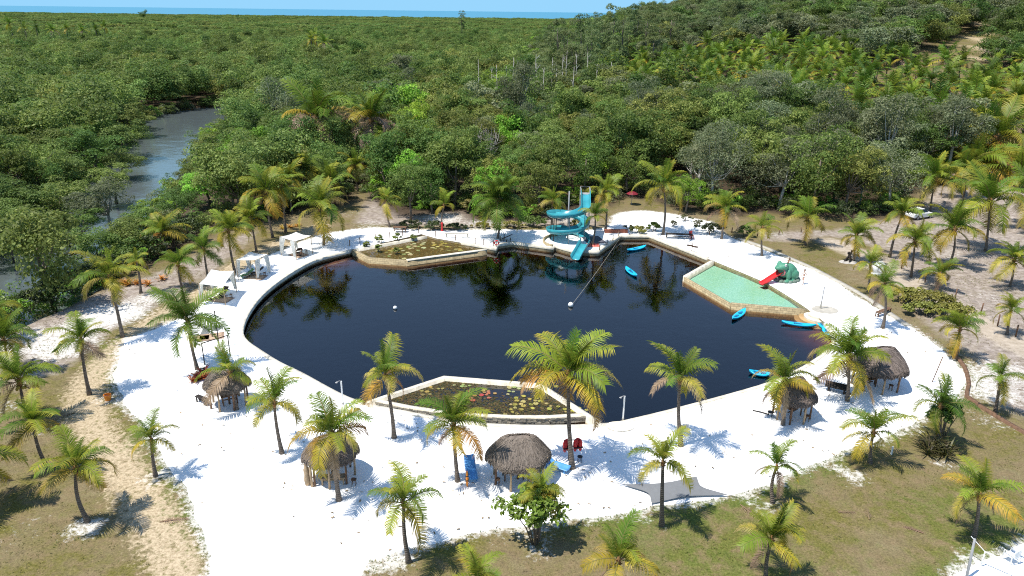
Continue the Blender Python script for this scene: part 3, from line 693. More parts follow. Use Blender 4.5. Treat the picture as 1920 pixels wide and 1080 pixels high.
# base pixel, crown pixel, crown radius in pixels, style, what sets it apart
PALMS = [
 (230, 632, 205, 522, 62, 'y', 'tall leaning coconut palm on the track at the left tip of the beach'),
 (168, 740, 152, 640, 58, 'b', 'coconut palm beside the orange bucket near the left beach edge'),
 (370, 692, 352, 605, 78, 'd', 'big dark crowned coconut palm above the red bromeliad'),
 (90, 880, 62, 795, 66, 'f', 'coconut palm behind the bright palm in the lower left corner'),
 (165, 978, 142, 882, 76, 'y', 'bright yellow green coconut palm in the lower left corner'),
 (292, 894, 284, 825, 50, 'f', 'small coconut palm at the edge of turf and sand on the left'),
 (52, 790, 36, 715, 74, 'b', 'bushy coconut palm near the left edge behind the corner palms'),
 (22, 700, 8, 640, 62, 'g', 'coconut palm cut by the left edge below the riverside hedge'),
 (-50, 960, -62, 880, 95, 'o', 'coconut palm mostly outside the left edge with one orange frond'),
 (-8, 640, -18, 588, 52, 'g', 'coconut palm at the left edge beside the river'),
 (445, 768, 432, 700, 60, 'b', 'coconut palm in front of the thatched hut by the bench'),
 (529, 850, 514, 756, 66, 'f', 'coconut palm alone on white sand between two huts'),
 (636, 938, 622, 815, 82, 'o', 'coconut palm with orange drooping fronds over the hut near the pond'),
 (739, 820, 722, 706, 66, 'o', 'coconut palm at the left corner of the near lily basin'),
 (858, 902, 850, 800, 78, 'o', 'coconut palm beside the orange float and blue lounger'),
 (1073, 878, 1066, 705, 104, 'o', 'tallest front coconut palm beside the red life vests'),
 (1277, 836, 1275, 712, 72, 'b', 'coconut palm with dry hanging fronds behind the grey notice board'),
 (1468, 796, 1470, 716, 68, 'o', 'coconut palm leaning over the small thatched hut by the kayak'),
 (1589, 752, 1592, 672, 78, 'b', 'coconut palm in front of the large thatched hut on the right shore'),
 (767, 1054, 757, 945, 76, 'y', 'coconut palm at the bottom beach edge with white sand at its foot'),
 (1008, 1014, 1014, 922, 50, 'y', 'young coconut palm rising out of a leafy green bush'),
 (1241, 986, 1243, 868, 66, 'y', 'thin coconut palm in front of the grey shade sail'),
 (1449, 944, 1456, 876, 52, 'b', 'coconut palm with dry brown skirt on the lawn edge'),
 (1632, 870, 1638, 812, 66, 'f', 'coconut palm on a white sand patch at the lawn edge'),
 (1762, 832, 1764, 762, 60, 'd', 'coconut palm growing out of dark bromeliads and a bush'),
 (1826, 1006, 1836, 928, 78, 'o', 'coconut palm beside the grey pole and the white chair'),
 (1436, 1092, 1446, 1014, 78, 'o', 'yellow coconut palm on the lawn at the bottom edge'),
 (1152, 1150, 1160, 1052, 80, 'o', 'coconut palm cut off by the bottom edge, nearest the leafy bush'),
 (902, 1190, 895, 1092, 72, 'o', 'coconut palm whose crown tips alone show at the bottom edge'),
 (1793, 668, 1800, 618, 48, 'y', 'coconut palm at the right tip of the beach by the log kerb'),
 (1866, 772, 1876, 708, 50, 'g', 'coconut palm on grey sand beyond the log kerb'),
 (1888, 628, 1896, 582, 38, 'y', 'small coconut palm between the fence posts on the right'),
 (1655, 615, 1658, 535, 44, 'b', 'coconut palm with long dead fronds standing on the beach behind the frog'),
 (1627, 548, 1632, 496, 38, 'y', 'coconut palm in front of the white sculpture'),
 (1757, 545, 1762, 515, 40, 'b', 'short coconut palm growing inside the low seagrape bush'),
 (1601, 490, 1606, 443, 40, 'f', 'coconut palm beside the driftwood root figure'),
 (1429, 480, 1430, 428, 36, 'y', 'small coconut palm above the frog slide on the beach edge'),
 (1510, 460, 1514, 408, 46, 'f', 'coconut palm on the green turf behind the frog slide'),
 (1353, 448, 1360, 392, 44, 'b', 'coconut palm with two arching dry fronds behind the direction sign'),
 (1243, 440, 1245, 352, 56, 'y', 'tall coconut palm on the sand behind the far pond corner'),
 (1135, 432, 1136, 362, 40, 'y', 'coconut palm just behind the water slide'),
 (1110, 460, 1116, 405, 32, 'g', 'small coconut palm in front of the water slide beside the red board'),
 (1036, 428, 1036, 378, 32, 'y', 'little coconut palm left of the slide ladder'),
 (828, 432, 832, 386, 30, 'y', 'small coconut palm beside the red post behind the far basin'),
 (731, 426, 724, 378, 30, 'y', 'small yellow coconut palm behind the wooden table'),
 (607, 460, 601, 392, 66, 'f', 'wide coconut palm beside the farthest white canopy'),
 (512, 446, 500, 362, 52, 'f', 'coconut palm with pale trunk at the end of the track'),
 (536, 436, 528, 352, 40, 'f', 'slim coconut palm just behind the pale trunked palm'),
 (481, 473, 470, 412, 44, 'y', 'coconut palm behind the middle white canopy'),
 (441, 512, 428, 434, 46, 'y', 'coconut palm on the track behind the white canopies'),
 (391, 526, 382, 468, 40, 'd', 'dark coconut palm behind the nearest white canopy'),
 (312, 472, 306, 436, 42, 'o', 'coconut palm with two orange fronds by the river hedge'),
 (341, 540, 334, 497, 44, 'g', 'stubby coconut palm on the inside of the sandy track'),
 (264, 550, 256, 490, 28, 'y', 'small coconut palm by the orange bromeliads on the riverbank'),
 (672, 358, 666, 312, 34, 'y', 'coconut palm at the opening of the forest path'),
 (575, 385, 566, 318, 44, 'f', 'coconut palm at the forest edge left of the path'),
 (622, 392, 618, 342, 48, 'f', 'coconut palm in the thicket behind the farthest canopy'),
 (548, 400, 540, 335, 40, 'f', 'coconut palm pressed against the forest left of the thicket'),
 (1668, 482, 1692, 402, 44, 'f', 'leaning coconut palm beside the dirt road'),
 (1708, 520, 1716, 452, 46, 'f', 'coconut palm on the verge behind the low seagrape bush'),
 (1778, 500, 1790, 432, 56, 'f', 'broad coconut palm in the middle of the bare right field'),
 (1848, 472, 1856, 382, 82, 'g', 'largest coconut palm in the bare field by the right edge'),
 (1893, 538, 1902, 488, 48, 'y', 'coconut palm at the right edge above the dirt road'),
 (1920, 430, 1930, 372, 60, 'g', 'coconut palm half cut by the right edge behind the big one'),
 (1744, 400, 1754, 336, 52, 'f', 'coconut palm standing over the parked white car'),
 (1800, 385, 1812, 325, 50, 'g', 'coconut palm at the forest edge behind the white car'),
]
for i, (bu, bv, cu, cv, rp, st, lb) in enumerate(PALMS):
    b = P(bu, bv); c = PY(cu, cv, b.y); palm(b, c, max(1.1, 0.93 * rp * mpp(c)), st, lb, seed=i)
# tall palms that stand up out of the forest; foot hidden by trees
for i, (cu, cv, y, rp, st, lb) in enumerate([
    (592, 228, 128, 74, 't', 'tall coconut palm with dry skirt rising out of the forest near the river'),
    (697, 228, 130, 66, 't', 'tall dark coconut palm rising out of the forest beside another tall one'),
    (766, 240, 124, 28, 'g', 'short coconut palm peeping out of the forest canopy'),
    (1868, 262, 128, 80, 'o', 'huge coconut palm with yellow fronds near the upper right edge'),
    (1830, 312, 122, 66, 'f', 'coconut palm crowding under the huge palm on the right'),
    (1912, 330, 116, 66, 'y', 'coconut palm at the right edge below the huge palm'),
    (1760, 345, 118, 50, 'f', 'coconut palm before the grey trees left of the huge palm'),
    (1900, 205, 150, 56, 'b', 'coconut palm at the right edge above the huge palm'),
    (1855, 185, 165, 50, 'b', 'coconut palm with pale hanging fronds on the upper right slope')]):
    c = PY(cu, cv, y); b = Vector((c.x + 0.3, c.y, H(c.x, c.y))); palm(b, c, rp * mpp(c), st, lb, 'tall palms out of the forest', n=20, seed=200 + i)
# the feathery dark palm by the life ring, another kind: dense crown, clothed trunk
b = P(933, 447); c = PY(936, 378, b.y)
palm(b, c, 56 * mpp(c), 'd', 'dense dark feathery palm with thick trunk beside the life ring', n=34, name='feather_palm', seed=300)

# ------------------------------------------------------------------ coconut plantation on the slope
def crown_mesh(seed, style):
    r = np.random.default_rng(seed); V = []; Q = []; T = []; C = []; base = 0; cs = STY[style]; n = 15; az = 0
    for i in range(n):
        a = i / (n - 1)
        e, bd = np.interp(a, [0, 0.2, 0.5, 0.75, 1], [82, 66, 40, 10, -35]), np.interp(a, [0, 0.3, 1], [25, 70, 70])
        me = frond_mesh(seed * 50 + i, e + r.uniform(-8, 8), bd + r.uniform(-12, 12), cs[min(5, int(a * 6))], npair=18, wide=0.13, lean=r.uniform(-0.1, 0.1))
        vv = np.empty(len(me.vertices) * 3, np.float32); me.vertices.foreach_get('co', vv); vv = vv.reshape(-1, 3)
        cc = np.empty(len(me.vertices) * 4, np.float32); me.attributes['col'].data.foreach_get('color', cc)
        az += 2.4 + r.uniform(-0.3, 0.3); ca, sa = math.cos(az), math.sin(az); s = r.uniform(0.85, 1.1)
        V.append(np.column_stack([vv[:, 0] * ca - vv[:, 1] * sa, vv[:, 0] * sa + vv[:, 1] * ca, vv[:, 2]]) * s); C.append(cc.reshape(-1, 4)[:, :3])
        for p in me.polygons: (Q if p.loop_total == 4 else T).append([x + base for x in p.vertices])
        base += len(vv); bpy.data.meshes.remove(me)
    return np_mesh('crown', np.concatenate(V), [np.array(Q), np.array(T)], [M['palm']], col=np.concatenate(C))
CROWNS = [crown_mesh(60 + i, s) for i, s in enumerate('gbgbdfyb')]
TRUNK_STD = MB().tube([(0, 0, -0.3), (0.05, 0, 0.3), (0.1, 0.05, 0.6), (0.05, 0.08, 1.0)], [0.045, 0.034, 0.03, 0.026], 6).mesh('trunk', M['trunk'], True)
PLANT_PX = [(1085, 142), (1180, 152), (1260, 172), (1330, 178), (1420, 190), (1500, 205), (1560, 235), (1640, 228), (1760, 215), (1800, 250), (1920, 240), (1990, 150), (1900, 120), (1830, 128), (1740, 122), (1640, 118), (1560, 80), (1480, 76), (1420, 88), (1330, 95), (1250, 112), (1160, 122)]
cand = []
r9 = np.random.default_rng(5)
gx, gy = np.meshgrid(np.arange(10, 190, 6.4), np.arange(125, 300, 6.4)); q = np.stack([gx.ravel(), gy.ravel()], 1) + r9.uniform(-1.9, 1.9, (gx.size, 2))
q3 = np.column_stack([q, hgt(q[:, 0], q[:, 1]) + 4.0]); ok, uu, vv_ = in_px(PLANT_PX, q3)
PLANT = [(a, b2, u_, v2) for (a, b2), o_, u_, v2 in zip(q, ok, uu, vv_) if o_ and r9.random() < 0.93]
PLANT.sort(key=lambda s: math.hypot(s[0], s[1])); PLANT = PLANT[:270]
print('plantation palms', len(PLANT))
ORD = ['first', 'second', 'third', 'fourth', 'fifth', 'sixth', 'seventh', 'eighth', 'ninth', 'tenth', 'eleventh', 'twelfth', 'thirteenth', 'fourteenth', 'fifteenth', 'sixteenth', 'seventeenth', 'eighteenth', 'nineteenth', 'twentieth']
def ordinal(k):
    if k < 20: return ORD[k]
    tens = ['', '', 'twenty', 'thirty', 'forty', 'fifty', 'sixty', 'seventy', 'eighty'][(k + 1) // 10]; un = (k + 1) % 10
    return tens[:-1] + 'ieth' if un == 0 else tens + '-' + ORD[un - 1]
rows = {}
for i, s_ in enumerate(PLANT): rows.setdefault(i // 27, []).append(i)
PLANT_LAB = {}
for rw, ids in rows.items():
    for k, i in enumerate(sorted(ids, key=lambda i: PLANT[i][2])): PLANT_LAB[i] = 'palm, %s from left in %s row of the slope plantation' % (ordinal(k), ordinal(rw))
for i, (x, y, u_, v2) in enumerate(PLANT):
    z = H(x, y); hh = r9.uniform(3.6, 6.6); t = empty('coconut_palm', (x, y, z), r9.uniform(0, 6.28), None, 'palm tree', 'plantation palms on the slope')
    k = int(r9.integers(len(CROWNS))); t['label'] = ['green', 'dry skirted', 'green', 'dry skirted', 'dark green', 'fresh green', 'yellowish', 'dry skirted'][k] + ' coconut ' + PLANT_LAB[i]
    add('trunk', TRUNK_STD, t, None, None, (hh / 1.0 * 0.9, hh * 0.9, hh))
    add('crown', CROWNS[k], t, (0.05 * hh, 0.07 * hh, hh), (r9.uniform(-0.12, 0.12), r9.uniform(-0.12, 0.12), 0), r9.uniform(1.15, 1.6))
PLANT_XY = np.array([(a, b2) for a, b2, *_ in PLANT])

for i, (u, v, y) in enumerate([(18, 44, 440), (44, 54, 420), (70, 52, 450), (96, 57, 430), (122, 54, 445), (152, 58, 425), (182, 56, 430), (196, 50, 470), (580, 74, 330), (606, 80, 320), (592, 66, 350), (1262, 118, 230)]):
    q_ = PY(u, v, y); z = H(q_.x, q_.y); hh = q_.z - z; k = [0, 1, 4, 3, 0, 7, 4, 0, 6, 3, 5, 1][i]
    t = empty('coconut_palm', (q_.x, q_.y, z), r9.uniform(0, 6.28), 'distant coconut palm above the flat forest, %s from the left' % ordinal(i), 'palm tree', 'distant palms above the forest')
    add('trunk', TRUNK_STD, t, None, None, (hh * 0.5, hh * 0.5, hh)); add('crown', CROWNS[k], t, (0.025 * hh, 0.04 * hh, hh), None, r9.uniform(1.2, 1.6))
# ================================================================== BROADLEAF TREES
def leaf_cloud(r, centers, radii, per, size, c0, c1_, flat=0.75, up=0.5, clvar=0.22, shell=0.55):
    """leaf-sized folded quads spread through clumps"""
    n = len(centers) * per; ci = np.repeat(np.arange(len(centers)), per)
    d = r.normal(size=(n, 3)); d /= np.linalg.norm(d, axis=1)[:, None]; d[:, 2] = np.where(d[:, 2] < -0.35, -d[:, 2], d[:, 2])
    rad = radii[ci] * (shell + (1 - shell) * r.random(n) ** 0.5) * r.uniform(0.85, 1.12, n)
    p = centers[ci] + d * rad[:, None] * [1, 1, flat]
    nrm = d * 0.8 + r.normal(size=(n, 3)) * 0.55 + [0, 0, up]; nrm /= np.linalg.norm(nrm, axis=1)[:, None]
    a = np.cross(nrm, r.normal(size=(n, 3))); a /= np.linalg.norm(a, axis=1)[:, None]; b = np.cross(nrm, a)
    s = size * r.uniform(0.65, 1.3, n)[:, None]
    V = np.stack([p - a * s, p - b * s * 0.55 + nrm * s * 0.12, p + a * s, p + b * s * 0.55 + nrm * s * 0.12], 1).reshape(-1, 3)
    cl = r.uniform(1 - clvar, 1 + clvar, len(centers))[ci]; m_ = r.random(n)[:, None]
    C = (np.array(c0) * (1 - m_) + np.array(c1_) * m_) * cl[:, None] * r.uniform(0.85, 1.15, n)[:, None]
    return V, np.repeat(C, 4, 0), np.arange(4 * n).reshape(-1, 4)
def tree_shape(seed, rad, height, crown_h, nclump, kind='round'):
    r = np.random.default_rng(seed); cs = []; rs = []
    cz = height - crown_h * 0.5
    lobes = [((0, 0, -0.05 * crown_h), rad * 0.72)]           # uneven crown: a body and several offset boughs
    for _ in range(int(r.integers(4, 7))):
        a = r.uniform(0, 6.28); o_ = rad * r.uniform(0.35, 0.72); lobes.append(((o_ * math.cos(a), o_ * math.sin(a), crown_h * r.uniform(-0.28, 0.22)), rad * r.uniform(0.36, 0.58)))
    for i in range(nclump):
        if kind == 'tall':
            t = r.random() ** 0.8; z = height - crown_h * t; rr = rad * (0.35 + 0.65 * math.sin(math.pi * min(1, t * 0.8 + 0.12))) * r.random() ** 0.5; a = r.uniform(0, 6.28)
            cs.append((rr * math.cos(a), rr * math.sin(a), z)); rs.append(rad * r.uniform(0.26, 0.42))
        else:
            lc, lr = lobes[i % len(lobes)]; v3 = r.normal(size=3); v3 /= np.linalg.norm(v3); v3[2] = abs(v3[2]) * r.choice([1, 1, -0.7]); k = r.uniform(0.7, 1.0)
            cs.append((lc[0] + v3[0] * lr * k, lc[1] + v3[1] * lr * k, max(0.08 * height, cz + lc[2] + v3[2] * lr * k * crown_h / rad * 0.55))); rs.append(rad * r.uniform(0.2, 0.36))
    return np.array(cs), np.array(rs)
def wood_mesh(seed, cs, height, m, thick=0.16, nlimb=9, fork=0.35, stems=1, twigs=0):
    r = np.random.default_rng(seed); b = MB()
    for s in range(stems):
        o = Vector((r.uniform(-0.4, 0.4), r.uniform(-0.4, 0.4), 0)) * (stems > 1); top = Vector((r.uniform(-0.5, 0.5), r.uniform(-0.5, 0.5), height * (fork + 0.25)))
        fk = o.lerp(top, 0.6) + Vector((r.uniform(-0.2, 0.2), r.uniform(-0.2, 0.2), 0)); fk.z = height * fork
        b.tube([o - Vector((0, 0, 0.6)), o.lerp(fk, 0.5) + Vector((r.uniform(-0.15, 0.15), 0, 0)), fk, top], [thick * 1.25, thick, thick * 0.8, thick * 0.4], 7)
        for i in r.permutation(len(cs))[:nlimb]:
            e = Vector(cs[i]); mid_ = fk.lerp(e, 0.5) + Vector((0, 0, -0.12 * (e - fk).length))
            b.tube([fk, mid_, e], [thick * 0.55, thick * 0.32, thick * 0.1], 5, cap=False)
            for _ in range(twigs):
                s0 = fk.lerp(e, r.uniform(0.4, 1.0)); d = Vector(r.normal(size=3)); d.z = abs(d.z) + 0.3; d.normalize()
                b.tube([s0, s0 + d * r.uniform(0.5, 1.1), s0 + d * r.uniform(1.1, 1.7) + Vector((0, 0, 0.2))], [0.035, 0.024, 0.012], 3, cap=False)
    return b.mesh('trunk', m, True, fix=False)
KINDS_T = {  # colour pair, leaf size, clumps, leaves per clump, crown proportions
    'green':  dict(c=((0.103, 0.173, 0.035), (0.226, 0.302, 0.078)), size=0.135, ncl=44, per=130, rad=3.6, h=8.2, ch=7.4),
    'olive':  dict(c=((0.141, 0.179, 0.035), (0.294, 0.310, 0.086)), size=0.13, ncl=46, per=125, rad=3.5, h=7.8, ch=7.0),
    'dark':   dict(c=((0.061, 0.116, 0.025), (0.157, 0.216, 0.050)), size=0.135, ncl=44, per=130, rad=3.8, h=8.8, ch=8.0),
    'grey':   dict(c=((0.131, 0.156, 0.074), (0.250, 0.273, 0.150)), size=0.11, ncl=50, per=130, rad=3.7, h=8.4, ch=7.4),
    'bright': dict(c=((0.174, 0.334, 0.035), (0.336, 0.488, 0.062)), size=0.14, ncl=42, per=130, rad=3.2, h=7.2, ch=6.6),
    'mangrove': dict(c=((0.114, 0.181, 0.040), (0.255, 0.320, 0.090)), size=0.14, ncl=48, per=130, rad=4.2, h=7.6, ch=7.0),
    'tall':   dict(c=((0.098, 0.151, 0.048), (0.226, 0.263, 0.110)), size=0.19, ncl=34, per=90, rad=3.0, h=14.0, ch=11.0, kind='tall'),
    'bare':   dict(c=((0.24, 0.19, 0.16), (0.36, 0.30, 0.26)), size=0.07, ncl=34, per=26, rad=3.8, h=7.6, ch=6.0, twigs=9),
}
TREES = {}
for ki, (k, d) in enumerate(KINDS_T.items()):
    TREES[k] = []
    for j in range(3 if k not in ('bare',) else 2):
        sd = 500 + 17 * ki + j; r = np.random.default_rng(sd)
        cs, rs = tree_shape(sd, d['rad'] * r.uniform(0.92, 1.08), d['h'], d['ch'], d['ncl'], d.get('kind', 'round'))
        V, C, Q = leaf_cloud(r, cs, rs, d['per'], d['size'], *d['c'])
        if k == 'grey':
            pass
        crown = np_mesh('crown', V, Q, [M['leaf']], col=C)
        tr = wood_mesh(sd, cs, d['h'], M['greybark'] if k in ('grey', 'bare') else M['bark'], 0.17, 34 if k == 'bare' else 12 if k == 'grey' else 8, 0.3 if k != 'tall' else 0.55, 1, d.get('twigs', 1 if k == 'grey' else 0))
        TREES[k].append((crown, tr))
def tree(kind, x, y, s, label, group, rz=None, sz=None, var=None, z=None, name='forest_tree'):
    t = empty(name, (x, y, (H(x, y) if z is None else z)), rng.uniform(0, 6.28) if rz is None else rz, label, 'tree', group)
    cr, tr = TREES[kind][int(rng.integers(len(TREES[kind]))) if var is None else var]
    sc3 = (s * rng.uniform(0.94, 1.06), s * rng.uniform(0.94, 1.06), s * (sz or 1.0))
    add('trunk', tr, t, None, None, sc3); add('crown', cr, t, None, None, sc3)
    return t
# trees the photograph lets one name: crown centre pixel, distance y, kind, crown radius px
NAMED = [
 (92, 462, 78, 'dark', 72, 'big dark rounded tree standing on the near riverbank'),
 (205, 408, 92, 'grey', 68, 'greyish twiggy tree on the riverbank beside the dark rounded one'),
 (268, 415, 90, 'green', 40, 'green tree behind the palm with orange fronds'),
 (30, 395, 98, 'mangrove', 70, 'mangrove at the left edge across the river'),
 (425, 300, 112, 'bright', 62, 'bright green feathery tree on the right riverbank'),
 (390, 360, 104, 'bright', 50, 'bright green tree behind the track palms'),
 (470, 270, 122, 'bright', 50, 'bright green tree beside the tall palms near the river'),
 (335, 398, 97, 'green', 40, 'mid green tree between riverbank and track'),
 (20, 470, 80, 'dark', 48, 'dark tree at the left edge on the near riverbank'),
 (150, 440, 86, 'green', 44, 'green tree between the dark rounded tree and the greyish twiggy one'),
 (120, 420, 98, 'mangrove', 58, 'mangrove in the river bend behind the dark rounded tree'),
 (215, 360, 108, 'green', 44, 'green tree on the spit where the river turns left'),
 (15, 440, 90, 'mangrove', 56, 'low mangrove at the left edge over the river'),
 (55, 420, 94, 'mangrove', 64, 'mangrove over the water near the left edge'),
 (520, 200, 150, 'grey', 48, 'grey twiggy tree above the bright green riverside trees'),
 (768, 352, 97.5, 'green', 46, 'round fresh green tree with pale stems behind the far basin'),
 (810, 345, 101, 'dark', 40, 'dark tree joined to the round fresh green one'),
 (890, 275, 122, 'bare', 52, 'bare pinkish grey tree amid the green forest'),
 (975, 175, 165, 'grey', 46, 'pale grey leafless looking tree in the middle forest'),
 (770, 205, 150, 'bright', 28, 'small glossy bright green tree above the forest palms'),
 (660, 265, 128, 'olive', 44, 'brownish olive tree under the two tall forest palms'),
 (950, 228, 142, 'bright', 24, 'small lime green tree in the middle forest'),
 (1030, 290, 118, 'green', 58, 'large green tree behind the water slide'),
 (935, 325, 110, 'green', 54, 'green tree behind the feathery palm'),
 (1100, 300, 112, 'dark', 52, 'dark tree right behind the water slide ladder'),
 (1320, 300, 112, 'grey', 62, 'grey green tree behind the direction sign palm'),
 (1430, 290, 112, 'olive', 62, 'grey olive tree above the yellow palm behind the frog'),
 (1560, 290, 116, 'grey', 72, 'large silver grey tree behind the frog slide field'),
 (1660, 300, 116, 'dark', 60, 'dark grey green tree left of the parked car'),
 (1290, 355, 103, 'bright', 34, 'low glossy green tree shading the far sand'),
 (1440, 170, 165, 'grey', 55, 'silver grey tree on the plantation edge'),
 (1170, 260, 122, 'green', 56, 'green tree above the palm behind the slide'),
 (590, 270, 134, 'dark', 46, 'dark bushy tree beneath the tall forest palm'),
 (238, 232, 172, 'mangrove', 46, 'mangrove at the upper end of the left riverbank'),
 (226, 282, 142, 'mangrove', 54, 'mangrove leaning over the left side of the open river reach'),
 (178, 318, 126, 'dark', 58, 'dark mangrove behind the lower bend of the river'),
 (226, 322, 126, 'mangrove', 40, 'mangrove at the water where the river bends'),
 (120, 345, 114, 'mangrove', 64, 'broad mangrove across the river above the dark rounded tree'),
 (60, 300, 124, 'mangrove', 66, 'broad mangrove near the left edge across the river'),
 (140, 240, 160, 'mangrove', 60, 'rounded mangrove on the far left bank'),
 (1240, 255, 125, 'dark', 52, 'dark tree in the forest above the far sand'),
]
named_xy = []
for (u, v, y, kind, rp, lb) in NAMED:
    c = PY(u, v, y); d = KINDS_T[kind]; s = rp * mpp(c) / d['rad']
    z0 = max(H(c.x, c.y), -0.6); zc = c.z - z0; hz = zc / (d['h'] - d['ch'] * 0.5)
    tree(kind, c.x, c.y, s, lb, 'trees one can name in the forest', sz=min(max(hz / s, 0.7), 1.6), z=z0); named_xy.append((c.x, c.y, s * d['rad']))
named_xy = np.array(named_xy)

# ------------------------------------------------------------------ the forest: nearest trees one by one, the rest as a mass
r7 = np.random.default_rng(77)
REACH_PX = [(244, 194), (300, 186), (455, 206), (424, 240), (402, 268), (388, 300), (368, 328), (330, 356), (262, 364), (214, 350), (248, 308), (270, 262)]
def scatter(step, y0, y1, spread=0.78, jit=0.42):
    gx, gy = np.meshgrid(np.arange(-y1 * spread, y1 * spread, step), np.arange(max(y0 * 0.4, 40), y1, step))
    q = np.stack([gx.ravel(), gy.ravel()], 1) + r7.uniform(-jit, jit, (gx.size, 2)) * step
    dist = np.hypot(q[:, 0], q[:, 1]); q = q[(dist >= y0) & (dist < y1) & (abs(q[:, 0]) < q[:, 1] * spread + 12)]
    q = q[~pip(CLEAR, q)]
    d = seg_dist(q, RIV); q = q[d > RIV_HW(q[:, 1]) - 2.5]
    for zt in (2.5, 5.0, 7.5):                       # the open reach of the river keeps its low banks
        a_, _, _ = in_px(REACH_PX, np.column_stack([q, np.full(len(q), zt)])); q = q[~a_]
    return q
def keep_clear(q, r0):
    hq = hgt(q[:, 0], q[:, 1])
    for zt in (1.0, 4.5, 7.5):
        g, _, _ = in_px(GRASSY_PX, np.column_stack([q, hq + zt])); q = q[~g]; hq = hq[~g]
    if len(PLANT_XY):
        d = np.min(np.hypot(q[:, None, 0] - PLANT_XY[None, :, 0], q[:, None, 1] - PLANT_XY[None, :, 1]), 1); q3 = np.column_stack([q, hgt(q[:, 0], q[:, 1]) + 3.0]); ip, _, _ = in_px(PLANT_PX, q3)
        q = q[(d > 4.6) & ~(ip & (r7.random(len(q)) < 0.93))]
    d = np.hypot(q[:, None, 0] - named_xy[None, :, 0], q[:, None, 1] - named_xy[None, :, 1]) - named_xy[None, :, 2] * 0.75
    return q[d.min(1) > r0]
def pick_kind(x, y):
    q = x / y; n = math.sin(x * 0.05 + 1.3 * math.sin(y * 0.031)) + 0.8 * math.sin(y * 0.043 + 2 * math.sin(x * 0.027)); t = r7.random()
    if q < -0.22 or (y > 260 and q < 0.02): return ['mangrove', 'green', 'olive', 'mangrove', 'dark'][int(min(4, t * 4.3 + 0.25 * (n + 0.6)))]
    if q > 0.16: return 'grey' if t < 0.50 - 0.12 * n else 'dark' if t < 0.68 else 'olive' if t < 0.86 else 'green'
    return 'green' if t < 0.34 + 0.1 * n else 'olive' if t < 0.64 else 'dark' if t < 0.84 else 'grey' if t < 0.93 else 'bright'
near_q = keep_clear(scatter(4.5, 60, 215), 1.2)
dist = np.hypot(near_q[:, 0], near_q[:, 1])
q3 = np.column_stack([near_q, hgt(near_q[:, 0], near_q[:, 1]) + 4.0]); _, uu, vv_ = in_px([(0, 0)], q3)
vis = (uu > -60) & (uu < 1980)
order = np.argsort(np.where(vis, dist, 9999)); nI = 300 - len(NAMED)
KN = {'mangrove': 'mangrove', 'green': 'mid green tree', 'olive': 'olive green tree', 'dark': 'dark green tree', 'grey': 'silvery grey tree', 'bright': 'bright green tree', 'tall': 'tall tree'}
def zone_of(u_, v2):
    if u_ < 270: return 'across the river on the left'
    if u_ < 560: return 'between the river bend and the tall forest palms'
    if u_ < 900: return 'behind the far lily basin'
    if u_ < 1150: return 'behind the feathery palm and water slide'
    if u_ < 1450: return 'behind the far sand corner'
    if u_ < 1720: return 'behind the field above the frog slide'
    return 'beside the parked car and field palms'
rowcnt = {}
sel = list(order[:nI]); rows = {}
ZS = {'across the river on the left': 'across the river', 'between the river bend and the tall forest palms': 'by the river bend', 'behind the far lily basin': 'behind the far basin', 'behind the feathery palm and water slide': 'behind the water slide', 'behind the far sand corner': 'behind the far sand', 'behind the field above the frog slide': 'behind the frog field', 'beside the parked car and field palms': 'beside the parked car'}
byz = {}
for i in sel: byz.setdefault(ZS[zone_of(uu[i], vv_[i])], []).append(i)
for z, ids in byz.items():
    for rw in range(0, len(ids), 12):
        part = sorted(ids[rw:rw + 12], key=lambda i: uu[i])
        for kx, i in enumerate(part):
            x, y = near_q[i]; k = pick_kind(x, y)
            tree(k, x, y, (1.12 if uu[i] > 1150 else 1.0) * r7.choice([0.8, 0.95, 1.1, 1.3]) * r7.uniform(0.9, 1.1), '%s, %s from left in %s row of wood %s' % (KN[k], ordinal(kx), ordinal(rw // 12), z), 'forest trees ' + z, sz=r7.uniform(0.85, 1.25), z=max(H(x, y), -0.9))
print('nearest trees to', dist[order[nI - 1]])

def instancer(name, P3, rot, scl, idx, meshes, label):
    coll = bpy.data.collections.new(name + '_kinds')
    for j, me in enumerate(meshes):
        o = bpy.data.objects.new('k%03d' % j, me); coll.objects.link(o)
    me = np_mesh_points(name, P3, rot, scl, idx)
    o = add(name, me); g = bpy.data.node_groups.new(name, 'GeometryNodeTree')
    g.interface.new_socket('Geometry', in_out='INPUT', socket_type='NodeSocketGeometry'); g.interface.new_socket('Geometry', in_out='OUTPUT', socket_type='NodeSocketGeometry')
    gi = g.nodes.new('NodeGroupInput'); go = g.nodes.new('NodeGroupOutput')
    ci = g.nodes.new('GeometryNodeCollectionInfo'); ci.inputs['Collection'].default_value = coll; ci.inputs['Separate Children'].default_value = True; ci.inputs['Reset Children'].default_value = True
    ip = g.nodes.new('GeometryNodeInstanceOnPoints'); ip.inputs['Pick Instance'].default_value = True
    def na(nm, ty):
        n = g.nodes.new('GeometryNodeInputNamedAttribute'); n.data_type = ty; n.inputs[0].default_value = nm; return n.outputs['Attribute']
    g.links.new(gi.outputs[0], ip.inputs['Points']); g.links.new(ci.outputs[0], ip.inputs['Instance'])
    g.links.new(na('idx', 'INT'), ip.inputs['Instance Index']); g.links.new(na('rot', 'FLOAT_VECTOR'), ip.inputs['Rotation']); g.links.new(na('scl', 'FLOAT_VECTOR'), ip.inputs['Scale'])
    g.links.new(ip.outputs[0], go.inputs[0])
    md = o.modifiers.new('scatter', 'NODES'); md.node_group = g
    return tag(o, label, None, None, 'stuff')
